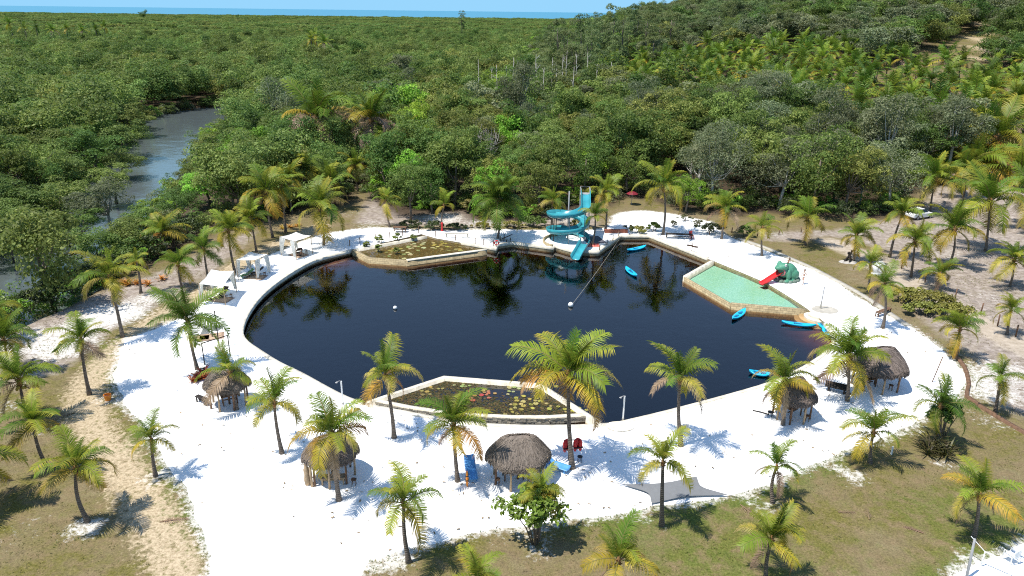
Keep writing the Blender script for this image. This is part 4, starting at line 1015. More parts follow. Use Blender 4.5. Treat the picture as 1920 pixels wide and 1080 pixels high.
def np_mesh_points(name, P3, rot, scl, idx):
    me = bpy.data.meshes.new(name); me.vertices.add(len(P3)); me.vertices.foreach_set('co', np.asarray(P3, np.float32).ravel())
    a = me.attributes.new('rot', 'FLOAT_VECTOR', 'POINT'); rv = np.zeros((len(P3), 3), np.float32); rv[:, 2] = rot; a.data.foreach_set('vector', rv.ravel())
    a = me.attributes.new('scl', 'FLOAT_VECTOR', 'POINT'); a.data.foreach_set('vector', np.asarray(scl, np.float32).ravel())
    a = me.attributes.new('idx', 'INT', 'POINT'); a.data.foreach_set('value', np.asarray(idx, np.int32)); me.update(); return me
KL = ['mangrove', 'green', 'olive', 'dark', 'grey', 'bright', 'tall']
rest = near_q[order[nI:]]
mid_q = keep_clear(scatter(5.2, 215, 640, 0.80), 1.0)
allq = np.concatenate([rest, mid_q])
# low-detail copies for the mass
def lod(kind, seed, ncl, per, size):
    d = KINDS_T[kind]; r = np.random.default_rng(seed); cs, rs = tree_shape(seed, d['rad'], d['h'], d['ch'], ncl, d.get('kind', 'round'))
    V, C, Q = leaf_cloud(r, cs, rs * 1.15, per, size, *d['c'], clvar=0.25); return np_mesh('crown', V, Q, [M['leaf']], col=C)
LOD = [lod(k, 900 + 3 * i + j, 28, 90, 0.19) for i, k in enumerate(KL) for j in range(2)]
idx = []
for x, y in allq:
    k = pick_kind(x, y); qq = x / y
    if y > 200 and 0.03 < qq < 0.36 and y < 420 and r7.random() < 0.45: k = 'tall'
    elif y > 150 and 0.02 < qq and r7.random() < 0.05: k = 'tall'
    idx.append(KL.index(k) * 2 + int(r7.integers(2)))
n = len(allq); s = r7.choice([0.75, 0.95, 1.15, 1.45], n) * r7.uniform(0.9, 1.1, n); sz = s * r7.uniform(0.8, 1.15, n)
idx = np.array(idx); tl_ = idx >= 12; s[tl_] *= 0.8; sz[tl_] *= 0.72
scl = np.column_stack([s * 1.1, s * 1.1, sz])
z = np.maximum(hgt(allq[:, 0], allq[:, 1]), -0.7)
instancer('forest', np.column_stack([allq, z]), r7.uniform(0, 6.28, n), scl, idx, LOD, 'dense green forest and mangrove canopy beyond the nearer trees')
# far canopy to the coast
def patch(seed, cols):
    r = np.random.default_rng(seed); V = []; C = []; Q = []; b = 0
    for i in range(16):
        k = cols[int(r.integers(len(cols)))]; d = KINDS_T[k]; cs = r.uniform(-1, 1, (7, 3)) * [2.6, 2.6, 1.2] + [r.uniform(-12, 12), r.uniform(-12, 12), 4.6 + r.uniform(-0.8, 0.9)]
        v, c, q_ = leaf_cloud(r, cs, np.full(7, 1.9), 50, 0.48, *d['c']); c = c * r.uniform(0.8, 1.2)
        V.append(v); C.append(c); Q.append(q_ + b); b += len(v)
    return np_mesh('canopy', np.concatenate(V), np.concatenate(Q), [M['leaf']], col=np.concatenate(C))
PATCH = [patch(70 + i, c) for i, c in enumerate([['mangrove', 'green'], ['mangrove', 'olive'], ['green', 'dark'], ['mangrove', 'green', 'olive'], ['mangrove']])]
gx, gy = np.meshgrid(np.arange(-2200, 2200, 19.0), np.arange(400, 2400, 19.0)); q = np.stack([gx.ravel(), gy.ravel()], 1) + r7.uniform(-6, 6, (gx.size, 2))
dd = np.hypot(q[:, 0], q[:, 1]); q = q[(dd > 632) & (abs(q[:, 0]) < 0.80 * q[:, 1] + 30)]
n = len(q); s = r7.uniform(0.85, 1.15, n)
instancer('coastal_forest', np.column_stack([q, hgt(q[:, 0], q[:, 1]) - 0.4]), r7.uniform(0, 6.28, n), np.column_stack([s, s, s * r7.uniform(0.8, 1.25, n)]), r7.integers(0, 5, n), PATCH, 'flat green mangrove forest stretching to the sea')
print('forest instances', len(allq), n)
# single landmarks on the skyline
for (u, v, y, kind, hpx, lb) in [(268, 27, 1500, 'dark', 20, 'large dark tree standing above the skyline on the left'), (866, 45, 520, 'dark', 34, 'slim dark tree standing alone above the flat forest'), (445, 30, 1700, 'dark', 8, 'small round tree on the far skyline')]:
    c = PY(u, v, y); hh = hpx * mpp(c); d = KINDS_T['tall' if hpx == 34 else kind]
    t = tree('tall' if hpx == 34 else kind, c.x, c.y, max(1.0, hh / 8.0 * (1.0 if hpx != 34 else 0.45)), lb, None, z=c.z - hh * 0.5)
SKY_T = [(1046, 40, 15, 262), (1064, 44, 14, 250), (1090, 36, 17, 270), (1112, 24, 20, 262), (1130, 32, 17, 285), (1150, 20, 20, 275), (1172, 14, 20, 268), (1195, 20, 20, 290), (1216, 26, 18, 262), (1240, 24, 18, 280), (1262, 24, 18, 270), (1290, 26, 16, 285), (1105, 62, 16, 240), (1160, 60, 16, 238), (1225, 62, 16, 240), (1080, 70, 14, 232), (1320, 22, 16, 280), (1350, 14, 16, 290)]
for i, (u, v, hh, y) in enumerate(SKY_T):
    c = PY(u, v + 9, y); z = H(c.x, c.y); tree('tall', c.x, c.y, r7.uniform(1.0, 1.25), 'tall slender tree, %s from left among those on the wooded rise' % ordinal(sorted(q_[0] for q_ in SKY_T).index(u)), 'tall trees on the wooded rise', sz=min(1.7, max(0.7, (c.z - z) / 14.0)), z=z)
# dead pale trunks in the swampy strip
r8 = np.random.default_rng(12)
DEAD = [(897, 118, 44), (1003, 106, 30), (1054, 108, 38), (1062, 100, 34), (1082, 105, 26), (1104, 104, 36), (950, 128, 24), (935, 125, 22), (985, 128, 26), (1020, 130, 22), (1045, 125, 24), (1075, 128, 22), (1120, 124, 26), (960, 112, 30), (920, 130, 20), (1145, 120, 24), (1010, 122, 24), (1035, 112, 30)]
DEADU = [q_[0] + 0.01 * i for i, q_ in enumerate(DEAD)]
for i, (u, v, hp) in enumerate(DEAD):
    y = 205 + r8.uniform(-12, 12); u += r8.uniform(-1.5, 1.5); hp *= 0.3; top = PY(u, v - hp / 2, y); x = top.x; z0 = H(x, y); b = MB(); h_ = top.z - z0; ln = Vector((r8.uniform(-0.4, 0.4), 0, 0))
    t = empty('dead_tree', (x, y, z0), 0, 'pale dead trunk, %s from the left among those in the swamp strip' % ordinal(sorted(DEADU).index(DEADU[i])), 'dead tree', 'dead pale trunks in the swamp strip')
    b.tube([(0, 0, -0.3), ln * 0.5 + Vector((0, 0, h_ * 0.5)), ln + Vector((0, 0, h_))], [0.11, 0.085, 0.04], 6); b.build('trunk', M['greybark'], t, True)
    for j in range(4):
        a = r8.uniform(0, 6.28); zb = h_ * r8.uniform(0.55, 0.95); d = Vector((math.cos(a), math.sin(a), 0.9)); br = MB(); br.tube([ln * zb / h_ + Vector((0, 0, zb)), ln * zb / h_ + Vector((0, 0, zb)) + d * r8.uniform(0.5, 1.3)], [0.07, 0.025], 4); br.build('branch', M['greybark'], t, True)
# ================================================================== BASINS INSIDE THE POND
def water_weeds(name, poly, z, n, cols, size, label, seed, thin=None):
    r = np.random.default_rng(seed); xs = [p.x for p in poly]; ys = [p.y for p in poly]
    q = np.column_stack([r.uniform(min(xs), max(xs), n * 3), r.uniform(min(ys), max(ys), n * 3)]); q = q[pip(poly, q)]
    if thin: q = q[thin(q, r)]
    q = q[:n]; n = len(q); a = r.uniform(0, 6.28, n); s = size * r.uniform(0.5, 1.4, n); V = []
    for j in range(5):
        th = a + j * 2 * math.pi / 5; V.append(np.column_stack([q[:, 0] + np.cos(th) * s, q[:, 1] + np.sin(th) * s * r.uniform(0.6, 1, n), np.full(n, z) + r.uniform(0.004, 0.03, n)]))
    V = np.stack(V, 1).reshape(-1, 3); c = np.array(cols)[r.integers(len(cols), size=n)] * r.uniform(0.7, 1.2, n)[:, None]
    me = np_mesh(name, V, np.arange(5 * n).reshape(-1, 5), [M['shrub']], col=np.repeat(c, 5, 0))
    return tag(add(name, me), label, kind='stuff')
def pad_mesh(seed, c0):
    r = np.random.default_rng(seed); V = [(0, 0, 0.0)]; n = 13
    for i in range(n):
        th = 0.18 + i * (2 * math.pi - 0.36) / (n - 1); rr = 1 + r.uniform(-0.06, 0.06); V.append((rr * math.cos(th), rr * math.sin(th), 0.06 + 0.05 * r.random()))
    return np_mesh('leaf', np.array(V), np.array([(0, i, i + 1) for i in range(1, n)]), [M['shrub']], col=np.tile(np.array(c0), (n + 1, 1)) * r.uniform(0.85, 1.1, (n + 1, 1)))
PADC = {'yellow': [(0.46, 0.40, 0.08), (0.55, 0.46, 0.16), (0.40, 0.36, 0.07)], 'red': [(0.50, 0.12, 0.07), (0.55, 0.22, 0.12), (0.45, 0.30, 0.10)], 'pale': [(0.45, 0.45, 0.22), (0.30, 0.36, 0.12), (0.5, 0.42, 0.2)], 'gold': [(0.42, 0.32, 0.08), (0.38, 0.36, 0.10), (0.3, 0.26, 0.08)]}
PADM = {k: [pad_mesh(31 * i + j, c) for j, c in enumerate(v)] for i, (k, v) in enumerate(PADC.items())}
def lily(u, v, z, n, spread, col, label, group, size=0.22):
    c = P(u, v, z); t = empty('water_lily', c, 0, label, 'water lily', group)
    r = np.random.default_rng(int(u * 7 + v)); done = []
    while len(done) < n:
        x, y = r.normal(0, spread, 2); y *= 0.8
        if all(math.hypot(x - a, y - b) > size * 1.5 for a, b in done) or r.random() < 0.03: done.append((x, y))
    for i, (x, y) in enumerate(done):
        add('leaf', PADM[col][int(r.integers(3))], t, (x, y, 0.012 + 0.006 * (i % 4)), (r.uniform(-0.06, 0.06), r.uniform(-0.06, 0.06), r.uniform(0, 6.28)), size * r.uniform(0.7, 1.2))
def stones_on(t, line, z0, z1, course, lmin, lmax, depth, side, seed):
    """separate stones along a wall face"""
    r = np.random.default_rng(seed); pl = [Vector(p).to_2d() for p in line]; L = [0]
    for a, b in zip(pl, pl[1:]): L.append(L[-1] + (b - a).length)
    if not hasattr(stones_on, 'lib'):
        stones_on.lib = []
        for k in range(6):
            b = MB(); rr = np.random.default_rng(k); b.box((0, 0, 0), (1, 1, 1)); b.v = [tuple(np.array(p) * [1 - 0.16 * rr.random(), 1 - 0.3 * rr.random(), 1 - 0.2 * rr.random()]) for p in b.v]
            me = b.mesh('stone', M['blockstone']); stones_on.lib.append(me)
    n = 0; z = z0 + course / 2
    while z < z1:
        s = r.uniform(0, lmin)
        while s < L[-1] - lmin * 0.5 and n < 290:
            ln = r.uniform(lmin, lmax); sc_ = min(s + ln / 2, L[-1]); k = max(i for i in range(len(pl) - 1) if L[i] <= sc_ + 1e-6); d = (pl[k + 1] - pl[k]).normalized()
            p = pl[k] + d * (sc_ - L[k]) + Vector((d.y, -d.x)) * side
            add('stone', stones_on.lib[int(r.integers(6))], t, (p.x, p.y, z + r.uniform(-0.02, 0.02)), (r.uniform(-0.06, 0.06), r.uniform(-0.05, 0.05), math.atan2(d.y, d.x) + r.uniform(-0.05, 0.05)), (ln * 1.04, depth * r.uniform(0.9, 1.2), course * r.uniform(0.9, 1.08)))
            s += ln; n += 1
        z += course
M['blockstone'] = mat('rough_field_stone', (0.46, 0.41, 0.32), 0.9, 0.35, 2.2, 0.5, 9)
M['lilywater'] = water_surface('weedy_dark_water', (0.012, 0.008, 0.005), 0.04, 0.006, 2.5)
M['goldwater'] = water_surface('weedy_golden_water', (0.10, 0.062, 0.018), 0.12, 0.01, 3.0)
# near basin
NB_FRONT = [(682, 757), (833, 707), (1013, 721), (1124, 792)]; NB_BACK = [(704, 749), (770, 762), (830, 771), (900, 777), (960, 780), (1030, 780), (1096, 776)]
wl = empty('basin_wall', (0, 0, 0), 0, 'white edged wall round the near lily basin', 'wall')
solid_wall('front_wall', lin(Ps(NB_FRONT), 1.0), 0.34, -4.0, 0.03, M['rim'], parent=wl)
solid_wall('back_wall', lin(Ps(NB_BACK), 0.6), 0.36, -4.0, -0.03, M['rim'], parent=wl)
stones_on(wl, Ps(NB_BACK), -0.52, -0.06, 0.155, 0.26, 0.46, 0.2, 0.16, 5)
NBP = [P(u, v, -0.3) for u, v in [(700, 755), (833, 709), (1013, 723), (1104, 778), (1030, 780), (960, 780), (900, 777), (830, 771), (770, 762)]]
tag(flat_poly('basin_water', NBP, -0.28, M['lilywater']), 'dark still water of the near lily basin', kind='structure')
ctr = P(950, 740, -0.3)
water_weeds('water_weeds', NBP, -0.28, 6500, [(0.075, 0.058, 0.02), (0.11, 0.07, 0.025), (0.055, 0.06, 0.018), (0.17, 0.10, 0.04)], 0.07, 'brown green floating weeds filling the near lily basin', 3, lambda q, r: r.random(len(q)) < np.clip(((q[:, 0] - ctr.x) / 4.2) ** 2 + ((q[:, 1] - ctr.y - 0.6) / 1.9) ** 2 - 0.12, 0.04, 1))
for (u, v, n_, sp, col, lb) in [(995, 757, 22, 0.75, 'yellow', 'cluster of yellow water lily pads in the near basin'), (913, 735, 9, 0.42, 'red', 'cluster of red water lily pads in the near basin'), (878, 742, 6, 0.38, 'red', 'small red water lily group under the palm tip in the near basin'),
        (955, 731, 8, 0.5, 'pale', 'pale water lily pads near the white wall of the near basin'), (1075, 768, 11, 0.55, 'yellow', 'yellow water lily pads in the right corner of the near basin'), (800, 733, 9, 0.6, 'gold', 'golden water lily pads at the left end of the near basin'),
        (868, 726, 5, 0.35, 'pale', 'pale water lily pads by the tip of the near palm'), (1010, 727, 6, 0.45, 'yellow', 'yellow lily pads beneath the tall front palm in the near basin'), (960, 770, 4, 0.5, 'gold', 'few scattered golden lily pads by the stone wall of the near basin')]:
    lily(u, v, -0.275, n_, sp, col, lb, 'water lilies in the near basin', 0.17)
# far basin
FB_FRONT = [(660, 468), (692, 484), (763, 489), (912, 469)]; FB_BACK = [(668, 468), (800, 443)]
wl = empty('basin_wall', (0, 0, 0), 0, 'stone wall round the far planted basin', 'wall')
solid_wall('front_wall', lin(Ps(FB_FRONT), 1.2), 0.4, -4.0, 0.05, M['stone'], parent=wl)
solid_wall('coping', lin([p + Vector((0, 0, 0)) for p in Ps(FB_FRONT)[2:]], 1.2), 0.5, 0.05, 0.13, M['rim'], parent=wl)
solid_wall('planter_wall', lin(Ps(FB_BACK), 1.2), 0.3, -1.0, 0.08, M['rim'], parent=wl)
FBP = [P(u, v, -0.3) for u, v in [(664, 468), (692, 485), (763, 490), (908, 469), (818, 449), (792, 442)]]
tag(flat_poly('basin_water', FBP, -0.26, M['goldwater']), 'golden brown weedy water of the far basin', kind='structure')
water_weeds('water_weeds', FBP, -0.26, 2600, [(0.16, 0.10, 0.03), (0.22, 0.15, 0.04), (0.11, 0.10, 0.03), (0.20, 0.17, 0.06)], 0.09, 'golden brown weeds covering the far basin', 4)
for (u, v, n_, sp, col, lb) in [(780, 462, 14, 1.2, 'pale', 'pale lily pads in the middle of the far basin'), (840, 466, 14, 1.5, 'gold', 'golden lily pads at the right end of the far basin'), (815, 458, 10, 1.3, 'yellow', 'yellow lily pads along the back of the far basin'), (760, 478, 9, 1.0, 'pale', 'pale lily pads at the front point of the far basin'), (730, 472, 7, 0.9, 'gold', 'golden lily pads among the plants of the far basin')]:
    lily(u, v, -0.255, n_, sp, col, lb, 'water lilies in the far basin', 0.26)
# children's pool
KB = [(1337, 489), (1284, 519), (1371, 569), (1512, 581)]
KB_BACK = [(1512, 578), (1480, 557), (1440, 533), (1400, 515), (1337, 489)]
wl = empty('pool_wall', (0, 0, 0), 0, 'pale stone wall between the green pool and the dark pond', 'wall')
solid_wall('side_wall', lin(Ps(KB[:2]), 1.0), 0.4, -4.0, 0.07, M['rim'], parent=wl)
solid_wall('front_wall', lin(Ps(KB[1:3]), 1.0), 0.22, -4.0, -0.03, M['stone'], parent=wl)
solid_wall('end_wall', lin(Ps(KB[2:]), 1.0), 0.4, -4.0, 0.05, M['stone'], parent=wl)
KP = Ps([(1337, 490), (1284, 519), (1371, 568), (1512, 580), (1480, 557), (1440, 533), (1400, 515)])
def poolbed():
    m, t, b, o = nodes('pale_green_pool_floor'); co = coords(t); v = t.nodes.new('ShaderNodeTexVoronoi'); v.inputs['Scale'].default_value = 3.2; v.feature = 'DISTANCE_TO_EDGE'
    mp = t.nodes.new('ShaderNodeMapping'); t.links.new(co, mp.inputs[0]); t.links.new(mp.outputs[0], v.inputs['Vector'])
    n = noise(t, 6.0, 4, 0.8, co)
    t.links.new(ramp(t, [(0.34, (0.22, 0.45, 0.30)), (0.5, (0.28, 0.52, 0.37)), (0.66, (0.44, 0.68, 0.53))], n), b.inputs['Base Color']); b.inputs['Roughness'].default_value = 0.8; return m  # noise paints rippling underwater light into the floor's green
M['poolbed'] = poolbed()
M['poolwater'] = water_surface('clear_green_water', None, 0.05, 0.02, 3.5, tint=(0.93, 1.0, 0.97))
bedp = flat_poly('pool_bed', KP, -0.47, M['poolbed'], 2.5); tag(bedp, 'pale green floor of the shallow pool', kind='structure')
tag(flat_poly('pool_water', KP, -0.15, M['poolwater']), 'clear light green water of the shallow pool', kind='structure')
# bathing steps beside the pool
st = empty('bathing_steps', P(1532, 596), 0, 'curved pale steps leading from the beach into the pond', 'steps')
c0 = P(1536, 590); dr = (P(1505, 615) - c0).normalized(); sd_ = Vector((-dr.y, dr.x, 0))
for i in range(4):
    b = MB(); rr = 0.95 + 0.42 * i; poly = [c0 + (dr * math.cos(a) + sd_ * math.sin(a)) * rr - st.location for a in np.linspace(-1.5, 1.15, 16)] + [c0 - dr * 0.4 + sd_ * rr * 0.6 - st.location, c0 - dr * 0.4 - sd_ * rr * 0.9 - st.location]
    b.prism(poly, -1.2, 0.02 - 0.2 * i, 0); b.build('step', M['rim'] if i < 2 else M['pondbed'], st, bevel=0.02)

# ================================================================== WATER SLIDE
def trough(path, w, h, th=0.05, banks=None):
    """U-shaped channel swept along a path"""
    prof = [(-w / 2 - th, h), (-w / 2, h), (-w / 2 * 0.86, h * 0.32), (-w / 2 * 0.5, 0.03), (w / 2 * 0.5, 0.03), (w / 2 * 0.86, h * 0.32), (w / 2, h), (w / 2 + th, h), (w / 2 * 0.98, h * 0.22), (w / 2 * 0.55, -0.06), (-w / 2 * 0.55, -0.06), (-w / 2 * 0.98, h * 0.22)]
    vs = []; n = len(prof); k = len(path)
    for i, p in enumerate(path):
        t = path[min(i + 1, k - 1)] - path[max(i - 1, 0)]; t.normalize(); s = t.cross(Vector((0, 0, 1))).normalized(); u_ = s.cross(t)
        for a, b in prof: vs.append(p + s * a + u_ * b)
    fs = [(i * n + j, i * n + (j + 1) % n, (i + 1) * n + (j + 1) % n, (i + 1) * n + j) for i in range(k - 1) for j in range(n)]
    fs += [tuple(range(n)), tuple((k - 1) * n + j for j in range(n))[::-1]]
    return MB().add(vs, fs)
SB = P(1064, 448); sl = empty('water_slide', SB, 0, 'turquoise spiral water slide on the far pond edge', 'water slide')
RS = 2.15; path = []
z_of = lambda th: 4.0 - 2.08 * th / (2 * math.pi)
th0 = R(0); ths = np.linspace(0, 4.0 * math.pi + R(8), 64)
path = [Vector((RS + 0.25, 3.3, 5.0)), Vector((RS + 0.15, 2.3, 4.8)), Vector((RS + 0.05, 1.1, 4.4))]
for th in ths: path.append(Vector((RS * math.cos(th), -RS * math.sin(th), z_of(th))))
path[3:] = [Vector((p.x, p.y, max(p.z, -0.1))) for p in path[3:]]
ex = P(1079, 489, POND_Z) - SB
e0 = path[-1]; tail = [e0.lerp(Vector((ex.x, ex.y, POND_Z + 0.25)), s) for s in (0.25, 0.5, 0.75, 1.0)]
for i, p in enumerate(tail): p.z = [e0.z - 0.06, 0.42, 0.0, POND_Z + 0.12][i] if True else p.z; p.x += [0.35, 0.5, 0.25, 0][i]
path = catmull(path + tail, 0.22)
zmin = [max(p.z, 0.1 if p.y > -3.2 else -9) for p in path]
trough(path, 1.15, 0.6).build('chute', M['slide'], sl, True)
col_ = MB(); col_.tube([(0, 0, -0.1), (0, 0, 6.2)], 0.08, 8); col_.build('centre_post', M['grey'], sl, True)
for th in (0.35, 1.57, 2.6, 3.14, 4.0, 5.2):
    px_, py_ = RS * math.cos(th), -RS * math.sin(th); MB().tube([(px_, py_, -0.1), (px_, py_, z_of(th) - 0.1)], 0.055, 6).build('support_post', M['blackwood'] if th > 2.5 else M['grey'], sl, True)
    b = MB(); b.tube([(0, 0, z_of(th) - 0.1), (px_, py_, z_of(th) - 0.1)], 0.04, 5); b.build('bracket', M['grey'], sl)
b = MB(); b.box((RS + 0.25, 4.1, 4.88), (1.3, 1.4, 0.08)); b.build('platform', M['grey'], sl)
for sx in (-0.6, 0.6):
    for sy in (3.45, 4.75): MB().tube([(RS + 0.25 + sx, sy, 0), (RS + 0.25 + sx, sy, 5.7)], 0.04, 6).build('platform_post', M['grey'], sl, True)
MB().tube([(RS - 0.35, 3.45, 5.7), (RS - 0.35, 4.75, 5.7), (RS + 0.85, 4.75, 5.7), (RS + 0.85, 3.45, 5.7)], 0.035, 5).build('guard_rail', M['grey'], sl)
for sx in (-0.4, 0.4): MB().tube([(RS + 0.25 + sx, 4.8, 4.88), (RS + 0.25 + sx, 7.0, 0)], 0.05, 5).build('ladder_side', M['grey'], sl)
for i in range(11): MB().box((RS + 0.25, 4.8 + 2.2 * (i + 0.5) / 11, 4.88 * (1 - (i + 0.5) / 11)), (0.8, 0.18, 0.04)).build('step', M['grey'], sl)
# curb pool under the slide and the red board beside it
cu = empty('curved_kerb', P(1030, 452), 0, 'curved stone kerb on the deck beside the water slide', 'kerb')
arc = [P(1036, 463), P(1022, 458), P(1020, 450), P(1030, 444), P(1044, 442)]
o = solid_wall('kerb_ring', [p - cu.location for p in catmull(arc, 0.4)], 0.22, 0.0, 0.28, M['stone'], parent=cu)
bd = empty('red_board', P(1112, 461), 0, 'faded red board lying on the slide deck', 'board'); b = MB(); b.box((0, 0, 0.06), (1.55, 0.9, 0.1), rot=Matrix.Rotation(R(14), 3, 'X')); b.build('board', mat('faded_red', (0.60, 0.17, 0.13), 0.7, 0.25, 5), bd, bevel=0.02)
b = MB()
for i in range(4): b.box((-0.55 + 0.37 * i, 0, 0.12), (0.05, 0.85, 0.03), rot=Matrix.Rotation(R(14), 3, 'X'))
b.build('batten', M['red'], bd)
vm = tag(MB().box((0, 0, 0.01), (2.4, 3.2, 0.02), rz=0.25).build('deck_mat', mat('dark_mat', (0.10, 0.10, 0.12), 0.9, 0.2, 3), loc=P(1113, 450)), 'dark mat on the deck behind the red board', 'mat')

# ================================================================== FROG SLIDE
fp = P(1471, 524); tipp = P(1428, 535, -0.1); fd = (tipp - fp); fd.z = 0; ang = math.atan2(fd.y, fd.x)
fr = empty('frog_slide', fp, ang, 'green frog shaped slide with open mouth and long red tongue', 'slide'); fr.scale = (1.06,) * 3
M['frog'] = mat('frog_green_paint', (0.05, 0.17, 0.10), 0.5, 0.35, 1.8, col2=(0.09, 0.27, 0.18)); M['frogbase'] = mat('grey_green_rock', (0.15, 0.20, 0.16), 0.85, 0.35, 3, 0.5, 8)
M['pink'] = mat('mouth_pink', (0.55, 0.2, 0.2), 0.5, 0.1); M['maroon'] = mat('mouth_maroon', (0.18, 0.012, 0.02), 0.6, 0.2)
b = MB()
b.ball((-0.15, 0, 0.95), (1.05, 0.82, 0.82), 16, 10); b.ball((-0.6, 0, 0.8), (0.75, 0.8, 0.7), 14, 9)
b.ball((0.62, 0, 1.55), (0.62, 0.62, 0.34), 14, 9); b.ball((1.1, 0, 1.45), (0.42, 0.42, 0.2), 12, 8); b.ball((1.38, 0, 1.4), (0.2, 0.26, 0.14), 10, 7)
for s in (-1, 1):
    b.ball((0.62, 0.42 * s, 1.78), (0.24, 0.2, 0.24), 10, 8); b.ball((-0.55, 0.72 * s, 0.62), (0.62, 0.3, 0.55), 12, 8); b.ball((0.35, 0.72 * s, 0.7), (0.26, 0.22, 0.6), 10, 8)
    b.ball((0.0, 0.88 * s, 0.15), (0.45, 0.24, 0.16), 10, 6); b.ball((0.62, 0.8 * s, 0.16), (0.36, 0.24, 0.15), 10, 6)
o = b.build('body', M['frog'], fr, True); md = o.modifiers.new('remesh', 'REMESH'); md.mode = 'VOXEL'; md.voxel_size = 0.055; md.use_smooth_shade = True
sm = o.modifiers.new('smooth', 'SMOOTH'); sm.iterations = 5
b = MB(); b.tube([(0.72, 0.52 * math.cos(a), 0.98 + 0.40 * math.sin(a)) for a in np.linspace(0, 2 * math.pi, 20)], 0.075, 7, cap=False); b.build('lip', M['pink'], fr, True)
b = MB(); b.ball((0.66, 0, 0.98), (0.14, 0.5, 0.38), 14, 8); b.build('mouth', M['maroon'], fr, True)
for s in (-1, 1):
    e = MB().ball((0.74, 0.52 * s, 1.80), (0.13, 0.11, 0.15), 10, 8).build('eye', M['white'], fr, True); MB().ball((0.80, 0.585 * s, 1.81), (0.06, 0.05, 0.08), 8, 6).build('pupil', M['black'], e, True)
    MB().ball((1.52, 0.13 * s, 1.47), 0.035, 6, 5).build('nostril', M['black'], fr, True)
tl = (fd.length + 0.1) / 1.06
tp_ = catmull([Vector((0.55, 0, 0.95)), Vector((1.1, 0, 0.72)), Vector((tl * 0.6, 0, 0.4)), Vector((tl * 0.85, 0, 0.1)), Vector((tl, 0, 0.03))], 0.2)
trough(tp_, 0.62, 0.2, 0.05).build('tongue', M['red'], fr, True)
b = MB(); b.box((tl * 0.72, 0, -0.3), (0.12, 0.35, 1.0)); b.build('tongue_support', M['concrete'], fr)
b = MB(); r = np.random.default_rng(4)
for i in range(16):
    a = i / 16 * 6.28; b.ball((1.25 * math.cos(a) - 0.2, 1.05 * math.sin(a), 0.08), (0.34, 0.26, 0.16 + 0.05 * r.random()), 8, 5)
b.ball((-0.2, 0, 0.02), (1.3, 1.05, 0.14), 14, 6); b.build('rock_base', M['frogbase'], fr, True)
for i in range(4): b = MB(); b.tube([(-0.9 + 0.45 * i, -0.84, 0.75), (-0.9 + 0.45 * i, -0.45, 1.5), (-0.9 + 0.45 * i, 0.1, 1.72), (-0.9 + 0.45 * i, 0.6, 1.4)], 0.03, 5); 

# ================================================================== PEOPLE
def person(name, loc, rz, J, radii, edges_, mats, label, head, hair=None, extra=None):
    t = empty(name, loc, rz, label, 'person')
    me = bpy.data.meshes.new('body'); me.from_pydata(J, edges_, []); me.materials.append(mats)
    o = add('body', me, t); me.update()
    md = o.modifiers.new('skin', 'SKIN'); md.use_smooth_shade = True
    if not me.skin_vertices: 
        bm = bmesh.new(); bm.from_mesh(me); bm.verts.layers.skin.verify(); bm.to_mesh(me); bm.free()
    for i, r_ in enumerate(radii): me.skin_vertices[0].data[i].radius = (r_, r_) if not hasattr(r_, '__len__') else r_
    me.skin_vertices[0].data[0].use_root = True
    ss = o.modifiers.new('sub', 'SUBSURF'); ss.levels = 1; ss.render_levels = 1
    h = Vector(head); hd = MB(); hd.ball(h, (0.085, 0.078, 0.115), 12, 9); hd.ball(h + Vector((0.085, 0, -0.01)), (0.02, 0.014, 0.022), 6, 5); hd.ball(h + Vector((-0.0, 0.08, 0)), (0.02, 0.01, 0.03), 6, 5); hd.ball(h + Vector((0, -0.08, 0)), (0.02, 0.01, 0.03), 6, 5)
    H_ = hd.build('head', mats, t, True)
    b = MB(); b.ball(h + Vector((-0.03, 0, 0.035)), (0.098, 0.092, 0.105), 12, 8); b.ball(h + Vector((-0.10, 0, -0.06)), (0.05, 0.06, 0.12), 8, 6); b.build('hair', M['hair'], t, True)
    for s in (-1, 1): MB().ball(h + Vector((0.074, 0.03 * s, 0.01)), 0.013, 6, 5).build('eye', M['black'], H_, True)
    return t
# pelvis0 waist1 chest2 neck3 headbase4 | Lhip5 Lknee6 Lankle7 Ltoe8 | R 9..12 | Lsh13 Lelb14 Lwr15 Lhand16 | R 17..20
EDG = [(0, 1), (1, 2), (2, 3), (3, 4), (0, 5), (5, 6), (6, 7), (7, 8), (0, 9), (9, 10), (10, 11), (11, 12), (2, 13), (13, 14), (14, 15), (15, 16), (2, 17), (17, 18), (18, 19), (19, 20)]
RAD = [(0.12, 0.10), (0.105, 0.085), (0.12, 0.095), 0.045, 0.05, 0.085, 0.058, 0.036, 0.03, 0.085, 0.058, 0.036, 0.03, 0.048, 0.036, 0.026, 0.022, 0.048, 0.036, 0.026, 0.022]
walk = [(0, 0, 0.9), (0, 0, 1.05), (0.01, 0, 1.27), (0.02, 0, 1.43), (0.03, 0, 1.5), (0.02, 0.085, 0.84), (0.16, 0.085, 0.48), (0.08, 0.085, 0.07), (0.22, 0.09, 0.03), (-0.01, -0.085, 0.84), (-0.03, -0.085, 0.46), (-0.2, -0.085, 0.11), (-0.08, -0.09, 0.03), (0, 0.17, 1.36), (-0.1, 0.25, 1.1), (-0.02, 0.3, 0.86), (0.0, 0.3, 0.78), (0, -0.17, 1.36), (0.08, -0.24, 1.1), (0.18, -0.2, 0.88), (0.2, -0.19, 0.8)]
wm = person('person', P(1505, 533), R(-150), walk, RAD, EDG, M['skin'], 'person in a white swimsuit walking on the sand beside the frog slide', (0.035, 0, 1.6))
b = MB(); b.lathe([(0.15, 0.83), (0.165, 0.9), (0.155, 0.97)], 12, sy=1.05, sx=0.86); b.build('swimsuit_bottom', M['white'], wm, True)
